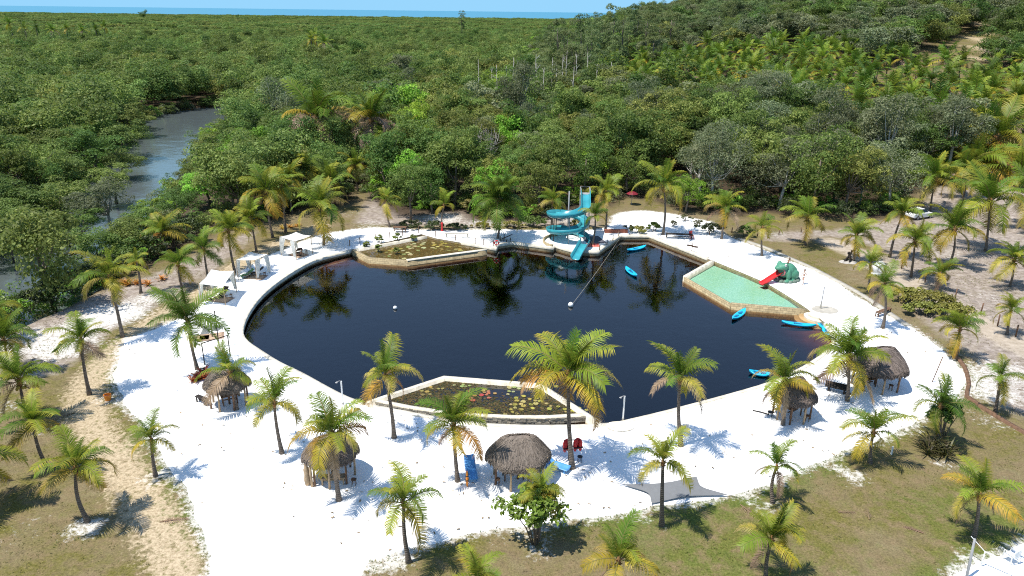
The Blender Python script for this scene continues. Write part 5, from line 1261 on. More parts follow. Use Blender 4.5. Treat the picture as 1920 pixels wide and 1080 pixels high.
b = MB(); b.lathe([(0.135, 1.2), (0.15, 1.27), (0.14, 1.33)], 12, sx=0.85); b.build('swimsuit_top', M['white'], wm, True)
def hand(t, p, d, m):
    b = MB(); p = Vector(p); d = Vector(d).normalized(); s = d.cross(Vector((0, 0, 1)) if abs(d.z) < 0.9 else Vector((0, 1, 0))).normalized()
    b.ball(p, (0.03, 0.02, 0.045), 8, 6)
    for i in range(4): q_ = p + s * (0.012 * (i - 1.5)) + d * 0.035; b.tube([q_, q_ + d * (0.03 + 0.006 * (i in (1, 2))), q_ + d * 0.055 + s.cross(d) * 0.012], [0.009, 0.008, 0.006], 5)
    b.tube([p + s * 0.02, p + s * 0.042 + d * 0.025, p + s * 0.045 + d * 0.045], [0.011, 0.009, 0.007], 5); b.build('hand', m, t, True)
hand(wm, walk[16], (0.1, 0, -1), M['skin']); hand(wm, walk[20], (0.1, 0, -1), M['skin'])
sit = [(0, 0, 0.12), (-0.08, 0, 0.26), (-0.16, 0, 0.47), (-0.18, 0, 0.62), (-0.18, 0, 0.68), (0.06, 0.08, 0.1), (0.42, 0.12, 0.3), (0.6, 0.12, 0.06), (0.72, 0.12, 0.04), (0.06, -0.08, 0.1), (0.48, -0.1, 0.14), (0.86, -0.1, 0.07), (0.96, -0.1, 0.1), (-0.16, 0.17, 0.55), (-0.34, 0.24, 0.34), (-0.42, 0.24, 0.1), (-0.44, 0.24, 0.04), (-0.16, -0.17, 0.55), (-0.05, -0.25, 0.36), (0.14, -0.2, 0.28), (0.2, -0.19, 0.27)]
sp_ = person('person', P(563, 480), R(195), sit, RAD, EDG, M['skin_dark'], 'tanned person reclining on a mat under the farthest white canopy', (-0.175, 0, 0.78))
b = MB(); b.lathe([(0.15, 0.05), (0.165, 0.13), (0.14, 0.2)], 12); b.build('shorts', M['black'], sp_, True)
hand(sp_, sit[16], (0.3, 0, -0.4), M['skin_dark']); hand(sp_, sit[20], (1, 0, -0.2), M['skin_dark'])
kid = [tuple(np.array(p) * 0.72) for p in sit]
kp = fp + Vector((math.cos(ang) * -0.15, math.sin(ang) * -0.15, 1.77))
kd = person('person', kp, ang, kid, [tuple(np.array(r_) * 0.8) if hasattr(r_, '__len__') else r_ * 0.8 for r_ in RAD], EDG, M['skin_dark'], 'dark haired child sitting on top of the frog slide', (-0.13, 0, 0.58))
b = MB(); b.lathe([(0.11, 0.04), (0.125, 0.1), (0.11, 0.16)], 10); b.build('shorts', M['black'], kd, True)
hand(kd, kid[16], (0.3, 0, -0.4), M['skin_dark']); hand(kd, kid[20], (1, 0, -0.2), M['skin_dark'])
# ================================================================== KAYAKS AND BUOYS
def kayak(u0, v0, u1, v1, label, z=POND_Z, seats=2, wid=0.78, roll=0.0):
    a, b_ = P(u0, v0, z), P(u1, v1, z); L = (b_ - a).length; d = b_ - a
    t = empty('kayak', (a + b_) / 2, math.atan2(d.y, d.x), label, 'kayak', 'blue kayaks at the pond'); t.rotation_euler.x = roll
    n = 15; prof = []; vs = []; fs = []; k = 10
    for i in range(n):
        s = -1 + 2 * i / (n - 1); w_ = wid / 2 * max(0.03, (1 - abs(s) ** 2.4)) ** 0.8; rk = 0.16 * abs(s) ** 3
        ring = [(-1, 0.16), (-0.9, 0.21), (-0.55, 0.2), (0, 0.17), (0.55, 0.2), (0.9, 0.21), (1, 0.16), (0.7, -0.02), (0, -0.1), (-0.7, -0.02)]
        vs += [(s * L / 2, y * w_, z_ + rk if z_ > 0.1 else z_ * (1 - abs(s) ** 3) + rk) for y, z_ in ring]
    for i in range(n - 1):
        for j in range(k): fs.append((i * k + j, i * k + (j + 1) % k, (i + 1) * k + (j + 1) % k, (i + 1) * k + j))
    fs += [tuple(range(k)), tuple((n - 1) * k + j for j in range(k))[::-1]]
    MB().add(vs, fs).build('hull', M['kayak'], t, True)
    for i in range(seats):
        x = L * (0.14 - 0.34 * i) if seats == 2 else -0.05 * L
        b = MB(); b.ball((x + 0.16 * L / 3, 0, 0.185), (0.30 * L / 3, wid * 0.26, 0.03), 12, 6); s_ = b.build('footwell', M['kayak_dark'], t, True)
        b = MB(); b.ball((x - 0.12 * L / 3, 0, 0.2), (0.14, wid * 0.24, 0.05), 10, 6); b.box((x - 0.26 * L / 3, 0, 0.24), (0.05, wid * 0.42, 0.1)); b.build('seat', M['kayak_dark'], t)
    return t
kayak(1176, 472, 1211, 464, 'blue kayak floating nearest the far pond corner', seats=1)
kayak(1173, 504, 1194, 521, 'blue kayak adrift on the open water off the far corner', seats=1)
kayak(1373, 602, 1397, 583, 'blue kayak with two dark footwells moored at the green pool wall')
kayak(1465, 607, 1530, 614, 'long blue kayak lying broadside below the bathing steps', seats=1, wid=0.7)
kayak(1533, 603, 1551, 622, 'blue kayak nosed onto the bathing steps', seats=1)
kayak(1543, 616, 1560, 636, 'blue kayak wedged against the rim beside the one on the steps', seats=1)
kayak(1404, 700, 1446, 706, 'blue kayak half hidden behind the palm at the small hut', seats=2, wid=0.85)
def buoy(u, v, r_, label):
    t = empty('buoy', P(u, v, POND_Z), 0, label, 'buoy', 'white buoys on the pond'); MB().ball((0, 0, r_ * 0.55), r_, 14, 10).build('float', M['white'], t, True); MB().tube([(0, 0, r_ * 1.5), (0, 0, r_ * 1.75)], 0.04, 6).build('eyelet', M['grey'], t)
buoy(741, 579, 0.2, 'small white buoy floating on the left half of the pond'); buoy(1070, 574, 0.27, 'white buoy at the end of the rope in mid pond')
a, e_ = P(1071, 573, POND_Z + 0.2), P(1160, 450, 0.3); tag(MB().tube([a.lerp(e_, s) - Vector((0, 0, 0.9 * math.sin(math.pi * s) * 0.2)) for s in np.linspace(0, 1, 14)], 0.014, 5).build('mooring_rope', M['rope']), 'pale rope running from the buoy to the slide deck', 'rope')

# ================================================================== THATCHED HUTS
def thatch(seed):
    r = np.random.default_rng(seed)
    prof = [(0.0, 0.0, 1.03), (0.52, 0.16, 1.0), (0.62, 0.28, 0.93), (0.86, 0.66, 0.5), (1.04, 0.9, 0.16), (1.12, 0.99, -0.02), (1.14, 1.01, -0.2)]; K = np.linspace(0, 1, 7)
    wob = lambda a: 1 + 0.035 * np.cos(6 * a + seed) + 0.02 * np.sin(3 * a)
    vs = []; n = 24; fs = []
    for rx, ry, z in prof[1:]: vs += [(rx * 0.97 * math.cos(2 * math.pi * j / n) * wob(2 * math.pi * j / n), ry * 0.97 * math.sin(2 * math.pi * j / n) * wob(2 * math.pi * j / n), z - 0.05) for j in range(n)]
    for i in range(5):
        for j in range(n): fs.append((i * n + j, i * n + (j + 1) % n, (i + 1) * n + (j + 1) % n, (i + 1) * n + j))
    fs.append(tuple(range(n)))
    base = MB().add(vs, fs).mesh('roof', M['thatchcore'], True)
    n = 7500; t = 0.12 + 0.8 * r.random(n) ** 0.8; a = r.uniform(0, 6.283, n)
    X = lambda t: np.interp(t, K, [p[0] for p in prof]); Y = lambda t: np.interp(t, K, [p[1] for p in prof]); Z = lambda t: np.interp(t, K, [p[2] for p in prof])
    t2 = t + r.uniform(0.12, 0.24, n); over = np.maximum(t2 - 1, 0); t2c = np.minimum(t2, 1); lift = r.uniform(0.0, 0.045, n) ** 1.0; a2 = a + r.normal(0, 0.06, n); w_ = r.uniform(0.007, 0.018, n)
    e1 = np.stack([np.cos(a) * X(t) * wob(a), np.sin(a) * Y(t) * wob(a), Z(t) + lift * 0.3], 1); e2 = np.stack([np.cos(a2) * (X(t2c) + lift * 0.5) * wob(a2), np.sin(a2) * (Y(t2c) + lift * 0.5) * wob(a2), Z(t2c) + lift - over * 1.4], 1)
    dv = e2 - e1; s = np.cross(dv, [0, 0, 1.0]); s /= np.maximum(np.linalg.norm(s, axis=1), 1e-4)[:, None]; s *= w_[:, None]
    V = np.stack([e1 - s, e1 + s, e2 + s * 0.6, e2 - s * 0.6], 1).reshape(-1, 3); m_ = r.random(n)[:, None]; C = np.array((0.13, 0.105, 0.088)) * (1 - m_) + np.array((0.27, 0.22, 0.185)) * m_
    return base, np_mesh('straw', V, np.arange(4 * n).reshape(-1, 4), [M['straw']], col=np.repeat(C, 4, 0))
M['thatchcore'] = mat('thatch_core', (0.17, 0.14, 0.118), 0.95, 0.3, 9, 0.5, 30)
THATCH = [thatch(i) for i in range(2)]
def hut(u, v, wpx, label, rz=0.0, eave=2.0, rise=1.45, var=0, posts=8, tall=1.0, pale=False, furn='table'):
    c = P(u, v, eave); c.z = 0; rad = wpx / 2 * mpp((c.x, c.y, eave))
    t = empty('thatched_hut', c, rz, label, 'hut', 'thatched huts on the beach')
    base, straw = THATCH[var]
    rf = add('roof', base, t, (0, 0, eave), None, (rad / 1.14, rad / 1.14, rise)); st_ = add('thatch', straw, rf); st_['kind'] = 'stuff'
    for i in range(posts):
        a = 6.283 * (i + 0.5) / posts; x, y = rad * 0.8 * math.cos(a), rad * 0.74 * math.sin(a)
        MB().tube([(x, y, -0.2), (x + 0.03, y, 1.0), (x, y, eave + 0.25)], [0.075, 0.065, 0.06], 7).build('post', M['palewood'] if (i + (1 if pale else 0)) % 2 else M['wood'], t, True)
    b = MB(); pts_ = [(rad * 0.8 * math.cos(6.283 * (i + 0.5) / posts), rad * 0.74 * math.sin(6.283 * (i + 0.5) / posts), eave - 0.02) for i in range(posts + 1)]; b.tube(pts_, 0.05, 5); b.build('ring_beam', M['palewood'], t)
    MB().tube([(0, 0, 0), (0, 0, eave + rise * 0.8)], 0.08, 7).build('centre_post', M['wood'], t, True)
    for i in range(posts): a = 6.283 * (i + 0.5) / posts; MB().tube([(0, 0, eave + rise * 0.75), (rad * 0.95 * math.cos(a), rad * 0.87 * math.sin(a), eave + 0.02)], 0.035, 4).build('rafter', M['palewood'], t)
    return t, c, rad
def stool(loc, label, m='wood', h=0.45, r_=0.17, group='stools'):
    t = empty('stool', loc, random.uniform(0, 6), label, 'stool', group); MB().lathe([(r_, h - 0.05), (r_ * 1.05, h)], 12).build('seat', M[m], t, bevel=0.01)
    for i in range(4): a = i * 1.5708; MB().tube([(r_ * 0.9 * math.cos(a), r_ * 0.9 * math.sin(a), 0), (r_ * 0.7 * math.cos(a), r_ * 0.7 * math.sin(a), h - 0.04)], 0.02, 5).build('leg', M[m], t)
def table(loc, rz, L, W, h, label, m='wood', cat='table', name='table', group=None):
    t = empty(name, loc, rz, label, cat, group); n = max(2, int(W / 0.16))
    for i in range(n): MB().box((0, -W / 2 + W * (i + 0.5) / n, h - 0.025), (L, W / n - 0.015, 0.05)).build('plank', M[m], t)
    for sx in (-1, 1): 
        for sy in (-1, 1): MB().box((sx * (L / 2 - 0.12), sy * (W / 2 - 0.07), (h - 0.05) / 2), (0.08, 0.08, h - 0.05)).build('leg', M[m], t)
    MB().box((0, 0, h * 0.45), (L - 0.3, 0.05, 0.08)).build('stretcher', M[m], t)
    return t
HUTS = [(425, 717, 84, 'small thatched hut behind a palm near the wooden bench', 0.2, 1.75, 1.05, 0), (620, 846, 104, 'thatched hut half hidden by orange palm fronds at bottom left of the pond', 0.5, 1.8, 1.1, 1), (972, 850, 120, 'clear round thatched hut in front of the near lily basin', 0.1, 1.8, 1.2, 0),
        (1490, 738, 88, 'small thatched hut under a palm on the right sand', 0.8, 1.8, 1.1, 1), (1648, 681, 110, 'large thatched hut on the right shore below the bush', 0.3, 1.85, 1.25, 0)]
hc = []
for h_ in HUTS:
    t, c, rad = hut(*h_[:5], eave=h_[5], rise=h_[6], var=h_[7]); hc.append((c, rad))
table(hc[2][0] + Vector((-0.3, 0.1, 0)), 0.2, 1.4, 0.8, 0.75, 'wooden table inside the clear round thatched hut'); table(hc[1][0] + Vector((0.2, -0.7, 0)), 0.1, 1.5, 0.5, 0.5, 'low plank table in front of the hut with orange fronds', 'palewood')
table(hc[3][0] + Vector((0.1, 0.1, 0)), 0.5, 1.3, 0.75, 0.75, 'wooden table inside the small right hut'); table(hc[4][0] + Vector((-0.9, -0.4, 0)), 0.4, 1.7, 0.7, 0.75, 'reddish wooden table under the large right hut'); table(hc[0][0] + Vector((0, 0.1, 0)), 0.5, 1.2, 0.7, 0.75, 'wooden table inside the hut near the bench')
for i, (k, dx, dy, lb) in enumerate([(2, -1.25, -0.7, 'wooden stool at the left post of the clear round hut'), (2, 0.7, -0.5, 'wooden stool at the table of the clear round hut'), (1, 1.5, -0.9, 'wooden stool right of the hut with orange fronds'), (3, 0.9, -0.7, 'wooden stool in the small right hut'), (4, 0.8, -0.9, 'wooden stool under the large right hut'), (0, 0.7, -0.6, 'wooden stool in the hut near the bench')]):
    stool(hc[k][0] + Vector((dx, dy, 0)), lb)
# carved brown post figure beside the hut
t = empty('carved_post', P(577, 908), 0, 'pair of brown carved posts beside the hut with orange fronds', 'carving')
b = MB(); b.lathe([(0.16, 0), (0.2, 0.35), (0.15, 0.7), (0.19, 1.05), (0.11, 1.25), (0.14, 1.42), (0.05, 1.6)], 10); b.build('carving', M['palewood'], t, True); MB().tube([(0.32, -0.2, 0), (0.3, -0.2, 1.7)], 0.08, 7).build('post', M['palewood'], t, True)

# ================================================================== WHITE CANOPIES
M['canvas'] = M['cloth']
def cloth_mesh(name, f, nu, nv, col=(0.82, 0.82, 0.80), m='cloth'):
    V = [f(i / nu, j / nv) for j in range(nv + 1) for i in range(nu + 1)]; q_ = np.array([(j * (nu + 1) + i, j * (nu + 1) + i + 1, (j + 1) * (nu + 1) + i + 1, (j + 1) * (nu + 1) + i) for j in range(nv) for i in range(nu)])
    return np_mesh(name, np.array(V), q_, [M[m]], col=np.tile(np.array(col), (len(V), 1)), smooth=True)
def canopy(A, B, C_, label, h=2.25, seed=0, curt=(0, 3)):
    A, B, C_ = P(*A), P(*B), P(*C_); D = A + C_ - B; cs = [A, B, C_, D]; c = (A + C_) / 2; t = empty('beach_canopy', c, 0, label, 'canopy', 'white canopies on the left beach'); L = [q_ - c for q_ in cs]; r = np.random.default_rng(seed)
    tops = []
    for q_ in L: tp = q_ + Vector((0, 0, h + r.uniform(-0.1, 0.1))); tops.append(tp); MB().tube([q_ - Vector((0, 0, 0.2)), tp + Vector((0, 0, 0.06))], 0.035, 6).build('pole', M['palewood'], t, True)
    def top(u_, v_):
        p = tops[0] * (1 - u_) * (1 - v_) + tops[1] * u_ * (1 - v_) + tops[2] * u_ * v_ + tops[3] * (1 - u_) * v_
        sag = 0.3 * (math.sin(math.pi * u_) * math.sin(math.pi * v_)) + 0.10 * (math.sin(math.pi * u_) * (abs(v_ - 0.5) * 2) ** 4 + math.sin(math.pi * v_) * (abs(u_ - 0.5) * 2) ** 4)
        cen_ = (tops[0] + tops[2]) / 2; pull = 0.07 * (math.sin(math.pi * u_) * (abs(v_ - 0.5) * 2) ** 4 + math.sin(math.pi * v_) * (abs(u_ - 0.5) * 2) ** 4)
        q_ = p.lerp(Vector((cen_.x, cen_.y, p.z)), pull); return q_ - Vector((0, 0, sag * 0.6 - 0.05 * math.sin(9 * u_) * math.sin(7 * v_) * 0.3))
    add('roof_cloth', cloth_mesh('roof_cloth', top, 14, 14), t)
    for k in curt:
        a_, b_ = tops[k], tops[(k + 1) % 4]
        for half in (0, 1):
            def cur(u_, v_, a_=a_, b_=b_, half=half):
                g = 0.08 + 0.30 * (1 - v_) if half == 0 else 0.07 + 0.26 * (1 - v_ * 0.85)
                s = u_ * g if half == 0 else 1 - u_ * g
                p = a_.lerp(b_, s); n_ = (b_ - a_).cross(Vector((0, 0, 1))).normalized(); return Vector((p.x, p.y, p.z - 0.06 - v_ * (h - 0.35))) + n_ * (0.09 * math.sin(u_ * 22 + half) * (0.4 + v_) + 0.08 * math.sin(3 * v_))
            add('curtain', cloth_mesh('curtain', cur, 18, 6), t)
    return t, c
def lounger(loc, rz, label, m1='blackwood', m2='wood'):
    t = empty('lounge_chair', loc, rz, label, 'lounge chair', 'lounge chairs under the canopies')
    MB().add([(-0.1, -0.28, 0.34), (-0.1, 0.28, 0.34), (0.65, 0.28, 0.26), (0.65, -0.28, 0.26), (-0.1, -0.28, 0.30), (-0.1, 0.28, 0.30), (0.65, 0.28, 0.22), (0.65, -0.28, 0.22)], [(0, 1, 2, 3), (4, 5, 6, 7), (0, 1, 5, 4), (1, 2, 6, 5), (2, 3, 7, 6), (3, 0, 4, 7)]).build('seat', M[m1], t)
    MB().add([(-0.1, -0.28, 0.36), (-0.1, 0.28, 0.36), (-0.75, 0.28, 0.85), (-0.75, -0.28, 0.85), (-0.12, -0.28, 0.32), (-0.12, 0.28, 0.32), (-0.77, 0.28, 0.81), (-0.77, -0.28, 0.81)], [(0, 1, 2, 3), (4, 5, 6, 7), (0, 1, 5, 4), (1, 2, 6, 5), (2, 3, 7, 6), (3, 0, 4, 7)]).build('backrest', M[m1], t)
    for s in (-0.29, 0.29): MB().tube([(-0.45, s, 0), (0.6, s, 0.42)], 0.025, 5).build('leg', M[m2], t); MB().tube([(0.5, s, 0), (-0.4, s, 0.6)], 0.025, 5).build('leg', M[m2], t)
CAN = [((528, 479), (556, 487), (586, 475), 'farthest white cloth canopy on the left beach', 0, (0, 3)), ((447, 525), (482, 527), (506, 512), 'middle white cloth canopy on the left beach', 1, (3, 1)), ((379, 572), (424, 578), (444, 548), 'nearest white cloth canopy on the left beach', 2, (3, 2))]
def rug(loc, rz, L, W, label, m='carpet'):
    t = empty('rug', loc, rz, label, 'rug', 'mats on the left beach'); MB().box((0, 0, 0.02), (L, W, 0.03)).build('mat', M[m], t); MB().box((0, 0, 0.037), (L * 0.82, W * 0.78, 0.006)).build('pattern', mat('rug_border', (0.42, 0.30, 0.20), 0.95, 0.3, 8), t)
    b = MB()
    for s in (-1, 1):
        for j in range(14): b.box((s * (L / 2 + 0.05), -W / 2 + W * (j + 0.5) / 14, 0.015), (0.1, 0.015, 0.01))
    b.build('fringe', M['carpet'], t)
nm = ['farthest', 'middle', 'nearest']
for i, (A, B, C_, lb, sd_, cu_) in enumerate(CAN):
    t, c = canopy(A, B, C_, lb, seed=sd_, curt=cu_); a_ = math.atan2((P(*B) - P(*A)).y, (P(*B) - P(*A)).x)
    rug(c + Vector((0.25, -0.25, 0)), a_, 2.0, 1.5, 'brown woven mat under the %s white canopy' % nm[i])
    lounger(c + Vector((0.1, 0.55, 0)), a_ + R(150 + 60 * i), 'dark folding lounge chair under the %s white canopy' % nm[i])
    if i: lounger(c + Vector((-0.7, -0.2, 0)), a_ + R(220), 'second lounge chair with green seat under the %s white canopy' % nm[i], 'greencloth' if 'greencloth' in M else 'shade')
    stool(c + Vector((1.05, 0.25, 0)), 'small wooden side stool under the %s white canopy' % nm[i], r_=0.14, h=0.4)
rug(P(395, 632), 0.35, 2.2, 1.5, 'brown mat lying by the dark poles, without a canopy'); rug(P(378, 634), 0.3, 1.5, 1.2, 'pale orange mat beside the canopyless brown mat', 'palewood')
sh_ = tag(MB().prism([p - P(396, 632) for p in Ps([(368, 642), (416, 636), (408, 622), (420, 612), (384, 610)])], 0.005, 0.012).build('ground_sheet', M['shade'], loc=P(396, 632)), 'grey ground sheet under the canopyless mats', 'sheet')
t = empty('pole_stand', P(406, 640), 0, 'two dark bare canopy poles beside the canopyless mats', 'poles')
for (a_, b_) in [((411, 650), (402, 583)), ((398, 632), (396, 605))]: q_ = P(*a_); MB().tube([q_ - t.location, PY(*b_, q_.y) - t.location], 0.05, 6).build('pole', M['blackwood'], t, True)
t = empty('swing_frame', P(408, 676), 0, 'thin black goal shaped frame behind the hut near the bench', 'frame'); pa, pb = P(384, 684), P(432, 668)
for q_ in (pa, pb): MB().tube([q_ - t.location, q_ - t.location + Vector((0, 0, 1.9))], 0.045, 6).build('post', M['blackwood'], t, True)
MB().tube([pa - t.location + Vector((0, 0, 1.9)), pb - t.location + Vector((0, 0, 1.9))], 0.04, 6).build('crossbar', M['blackwood'], t, True)
a_ = P(371, 752); b_ = P(390, 760); table((a_ + b_) / 2, math.atan2((b_ - a_).y, (b_ - a_).x), 1.25, 0.36, 0.48, 'dark wooden bench alone on the sand near the hut', 'blackwood', 'bench', 'bench')

# ================================================================== BEACH FURNITURE IN FRONT
def sunbed(u, v, rz, label):
    t = empty('sun_lounger', P(u, v), rz, label, 'sun lounger', 'blue sun loungers by the clear hut')
    def f(u_, v_): x = -0.95 + 1.9 * u_; return (x, (v_ - 0.5) * 0.62, 0.3 + max(0, -0.25 - x) * 0.75 + 0.04 * math.cos((v_ - 0.5) * 6) * -1)
    o = add('shell', cloth_mesh('shell', f, 12, 6, (0.09, 0.30, 0.62), 'shrub'), t); md = o.modifiers.new('thick', 'SOLIDIFY'); md.thickness = 0.05; o.data.materials[0] = M['blue']
    for sx in (-0.5, 0.75):
        for sy in (-0.26, 0.26): MB().box((sx, sy, 0.14), (0.07, 0.05, 0.28)).build('leg', M['blue'], t)
    for sy in (-0.31, 0.31): MB().tube([(-0.9, sy, 0.78), (-0.25, sy, 0.31), (0.95, sy, 0.31)], 0.035, 5).build('side_rail', M['blue'], t)
sunbed(883, 889, R(-80), 'blue sun lounger between the palm and the clear round hut'); sunbed(1041, 878, R(-30), 'blue sun lounger on the right of the clear round hut')
t = empty('rescue_float', P(876, 912), R(90), 'orange rescue float leaning on the palm beside the blue lounger', 'float')
o = MB().ball((0, 0, 0.55), (0.16, 0.09, 0.58), 12, 10).build('float', M['orange'], t, True); b = MB(); b.box((0, 0, 0.5), (0.34, 0.2, 0.05)); b.box((0, 0, 0.8), (0.3, 0.18, 0.04)); b.build('strap', M['black'], t)
t = empty('vest_stand', P(1066, 862), 0, 'dark wooden stand hung with red life vests beside the tallest front palm', 'stand')
MB().tube([(0, 0, -0.1), (0, 0, 1.75)], 0.05, 7).build('post', M['blackwood'], t, True); MB().tube([(-0.35, 0, 1.45), (0.75, 0.1, 1.45)], 0.035, 5).build('arm', M['blackwood'], t, True)
for k_, (dx, lb) in enumerate([(-0.12, 'red life vest on the left of the stand'), (0.55, 'red life vest on the right of the stand')]):
    vq = empty('life_vest', P(1066, 862) + Vector((dx, -0.12 if k_ == 0 else 0.0, 0.85)), 0.2, lb, 'life vest', 'red life vests'); vq.scale = (1.2,) * 3; b = MB(); b.ball((-0.14, 0, 0.2), (0.12, 0.12, 0.38), 8, 7); b.ball((0.14, 0, 0.2), (0.12, 0.12, 0.38), 8, 7); b.ball((0, 0.1, 0.25), (0.24, 0.08, 0.36), 10, 7); b.build('vest', M['red'], vq, True); MB().box((0, -0.02, 0.12), (0.5, 0.26, 0.05)).build('strap', M['black'], vq)
stool(P(1087, 866), 'small black stool beside the life vest stand', 'black', 0.42)
# shade sail
A_, B_, C2, D_ = P(1166, 908, 0.15), P(1222, 944, 0.12), P(1367, 928, 0.15), P(1306, 893, 0.5)
t = empty('shade_sail', P(1270, 925), 0, 'grey shade sail stretched low over the sand at the front', 'shade sail'); o0 = Vector(t.location)
def sail(u_, v_):
    p = A_ * (1 - u_) * (1 - v_) + B_ * u_ * (1 - v_) + C2 * u_ * v_ + D_ * (1 - u_) * v_; cen_ = (A_ + B_ + C2 + D_) / 4
    pull = 0.28 * (math.sin(math.pi * u_) * (abs(v_ - 0.5) * 2) ** 3 + math.sin(math.pi * v_) * (abs(u_ - 0.5) * 2) ** 3)
    p = p.lerp(cen_, pull); return p - o0 + Vector((0, 0, 0.12 * math.sin(math.pi * u_) * math.sin(math.pi * v_)))
add('cloth', cloth_mesh('cloth', sail, 14, 14, (0.33, 0.34, 0.35)), t).data.materials[0] = M['shade']
for q_, d_ in ((A_, Vector((-1.2, 0.4, 0))), (C2, Vector((0.5, -0.1, -0.1))), (B_, Vector((0.1, -0.4, -0.1)))): MB().tube([q_ - o0, q_ - o0 + d_], 0.015, 4).build('rope', M['black'], t)
# posts, lamps, boards
def shower(u, v, h, label, rz=0):
    t = empty('beach_shower', P(u, v), rz, label, 'shower', 'white shower posts at the pond edge'); MB().box((0, 0, h / 2), (0.1, 0.1, h)).build('post', M['white'], t, bevel=0.01); MB().tube([(0, 0, h - 0.05), (-0.05, -0.1, h + 0.08), (-0.3, -0.15, h + 0.02)], 0.025, 5).build('arm', M['grey'], t, True); MB().lathe([(0.03, 0.04), (0.1, 0)], 10, (-0.3, -0.15, h - 0.04)).build('shower_head', M['grey'], t)
    MB().lathe([(0.08, 0), (0.08, 0.12)], 10, (0, 0, 0.02)).build('base', M['concrete'], t)
shower(643, 758, 1.9, 'white shower post at the left pond edge'); shower(1168, 787, 1.9, 'white shower post at the near pond edge right of the lily basin')
tag(MB().lathe([(0.1, 0.0), (0.62, 0.0), (0.66, 0.04), (0.6, 0.06)], 22, sx=1.5).build('shower_tray', M['rim'], loc=P(1162, 800)), 'oval pale tray on the sand below the right shower', 'tray')
t = empty('notice_board', P(1278, 834), 0.1, 'grey notice board on a post next to the palm with dry fronds', 'board'); MB().tube([(0, 0, 0), (0, 0, 1.5)], 0.045, 6).build('post', M['grey'], t, True); MB().box((0, -0.06, 1.35), (0.62, 0.05, 0.5)).build('panel', mat('grey_panel', (0.45, 0.44, 0.42), 0.6, 0.1), t, bevel=0.01)
t = empty('shower_pole', P(1538, 579), 0, 'thin dark shower pole on a round concrete pad by the steps', 'shower'); MB().tube([(0, 0, 0), (0.05, 0, 2.3)], 0.05, 6).build('pole', M['grey'], t, True); MB().lathe([(1.05, 0.0), (1.0, 0.05)], 24, (0.35, -0.25, 0), sx=1.2).build('pad', M['concrete'], t)
MB().lathe([(0.09, 0), (0.07, 0.7)], 8).build('sleeve', M['concrete'], t); MB().tube([(0.05, 0, 2.25), (-0.15, -0.1, 2.3)], 0.025, 5).build('arm', M['grey'], t)
tag(MB().tube([P(1748, 716), P(1748, 716) + Vector((0.35, 0, 2.2))], 0.04, 6).build('bare_pole', M['wood'], None, True), 'thin bare pole leaning on the open sand at the right', 'pole')
t = empty('direction_sign', P(1297, 472), 0, 'wooden direction sign with two arms above the right pond wall', 'sign'); MB().tube([(0, 0, 0), (0, 0, 1.2)], 0.035, 6).build('post', M['wood'], t, True); MB().box((-0.3, -0.04, 0.8), (0.7, 0.04, 0.2), rot=Matrix.Rotation(R(8), 3, 'Y')).build('arm_board', M['wood'], t); MB().box((0.32, -0.09, 0.66), (0.7, 0.04, 0.2), rot=Matrix.Rotation(R(8), 3, 'Y')).build('arm_board', M['wood'], t)
t = empty('life_ring_post', P(931, 464), 0, 'red life ring hanging on a low post at the far pond wall', 'life ring'); MB().tube([(0, 0.1, 0), (0, 0.1, 0.9)], 0.04, 6).build('post', M['white'], t); MB().tube([(0.26 * math.cos(a), 0, 0.6 + 0.26 * math.sin(a)) for a in np.linspace(0, 6.283, 22)], 0.085, 8, cap=False).build('ring', M['red'], t, True)
for i in range(4): a = i * 1.571 + 0.78; MB().ball((0.26 * math.cos(a), 0, 0.6 + 0.26 * math.sin(a)), 0.098, 8, 6).build('band', M['white'], t, True)
t = empty('red_hydrant', P(829, 433), 0, 'slim red post with round head behind the far basin', 'post'); MB().lathe([(0.2, 0), (0.14, 0.1), (0.12, 0.75), (0.16, 0.8), (0.1, 0.86)], 12).build('body', M['red'], t, True); MB().ball((0, 0, 1.0), 0.17, 12, 9).build('head', M['red'], t, True)
t = empty('thin_bench', P(857, 445), 0.0, 'long thin grey bench on the far sand behind the basin', 'bench'); MB().box((0, 0, 0.5), (3.0, 0.3, 0.06)).build('seat', M['concrete'], t)
for sx in (-1.35, 1.35): MB().box((sx, 0, 0.24), (0.14, 0.26, 0.48)).build('leg', M['concrete'], t)
table(P(750, 435), 0.0, 1.7, 0.8, 0.7, 'weathered wooden table in the shade behind the far basin', 'wood')
table(P(1273, 447), -0.1, 3.4, 0.7, 0.6, 'long dark wooden table in the shade behind the right pond wall', 'blackwood')
t = empty('plastic_chair', P(1296, 447), 0.4, 'small red plastic seat beside the long dark table', 'chair'); MB().box((0, 0, 0.4), (0.5, 0.5, 0.06)).build('seat', M['red'], t, bevel=0.02); MB().box((0, 0.24, 0.7), (0.5, 0.05, 0.5)).build('backrest', M['red'], t, bevel=0.02)
for a_ in (-0.2, 0.2):
    for b_ in (-0.2, 0.2): MB().box((a_, b_, 0.2), (0.05, 0.05, 0.4)).build('leg', M['red'], t)
# dark slab seat beside the feather palm
t = empty('slab_seat', P(948, 452), -0.5, 'dark sloping board seat at the foot of the feathery palm', 'seat'); MB().box((0, 0, 0.5), (1.5, 1.1, 0.08), rot=Matrix.Rotation(R(-28), 3, 'Y')).build('board', M['blackwood'], t)
for s in (-0.5, 0.5): MB().box((0.4, s, 0.18), (0.08, 0.08, 0.4)).build('leg', M['blackwood'], t); MB().box((-0.5, s, 0.36), (0.08, 0.08, 0.74)).build('leg', M['blackwood'], t)
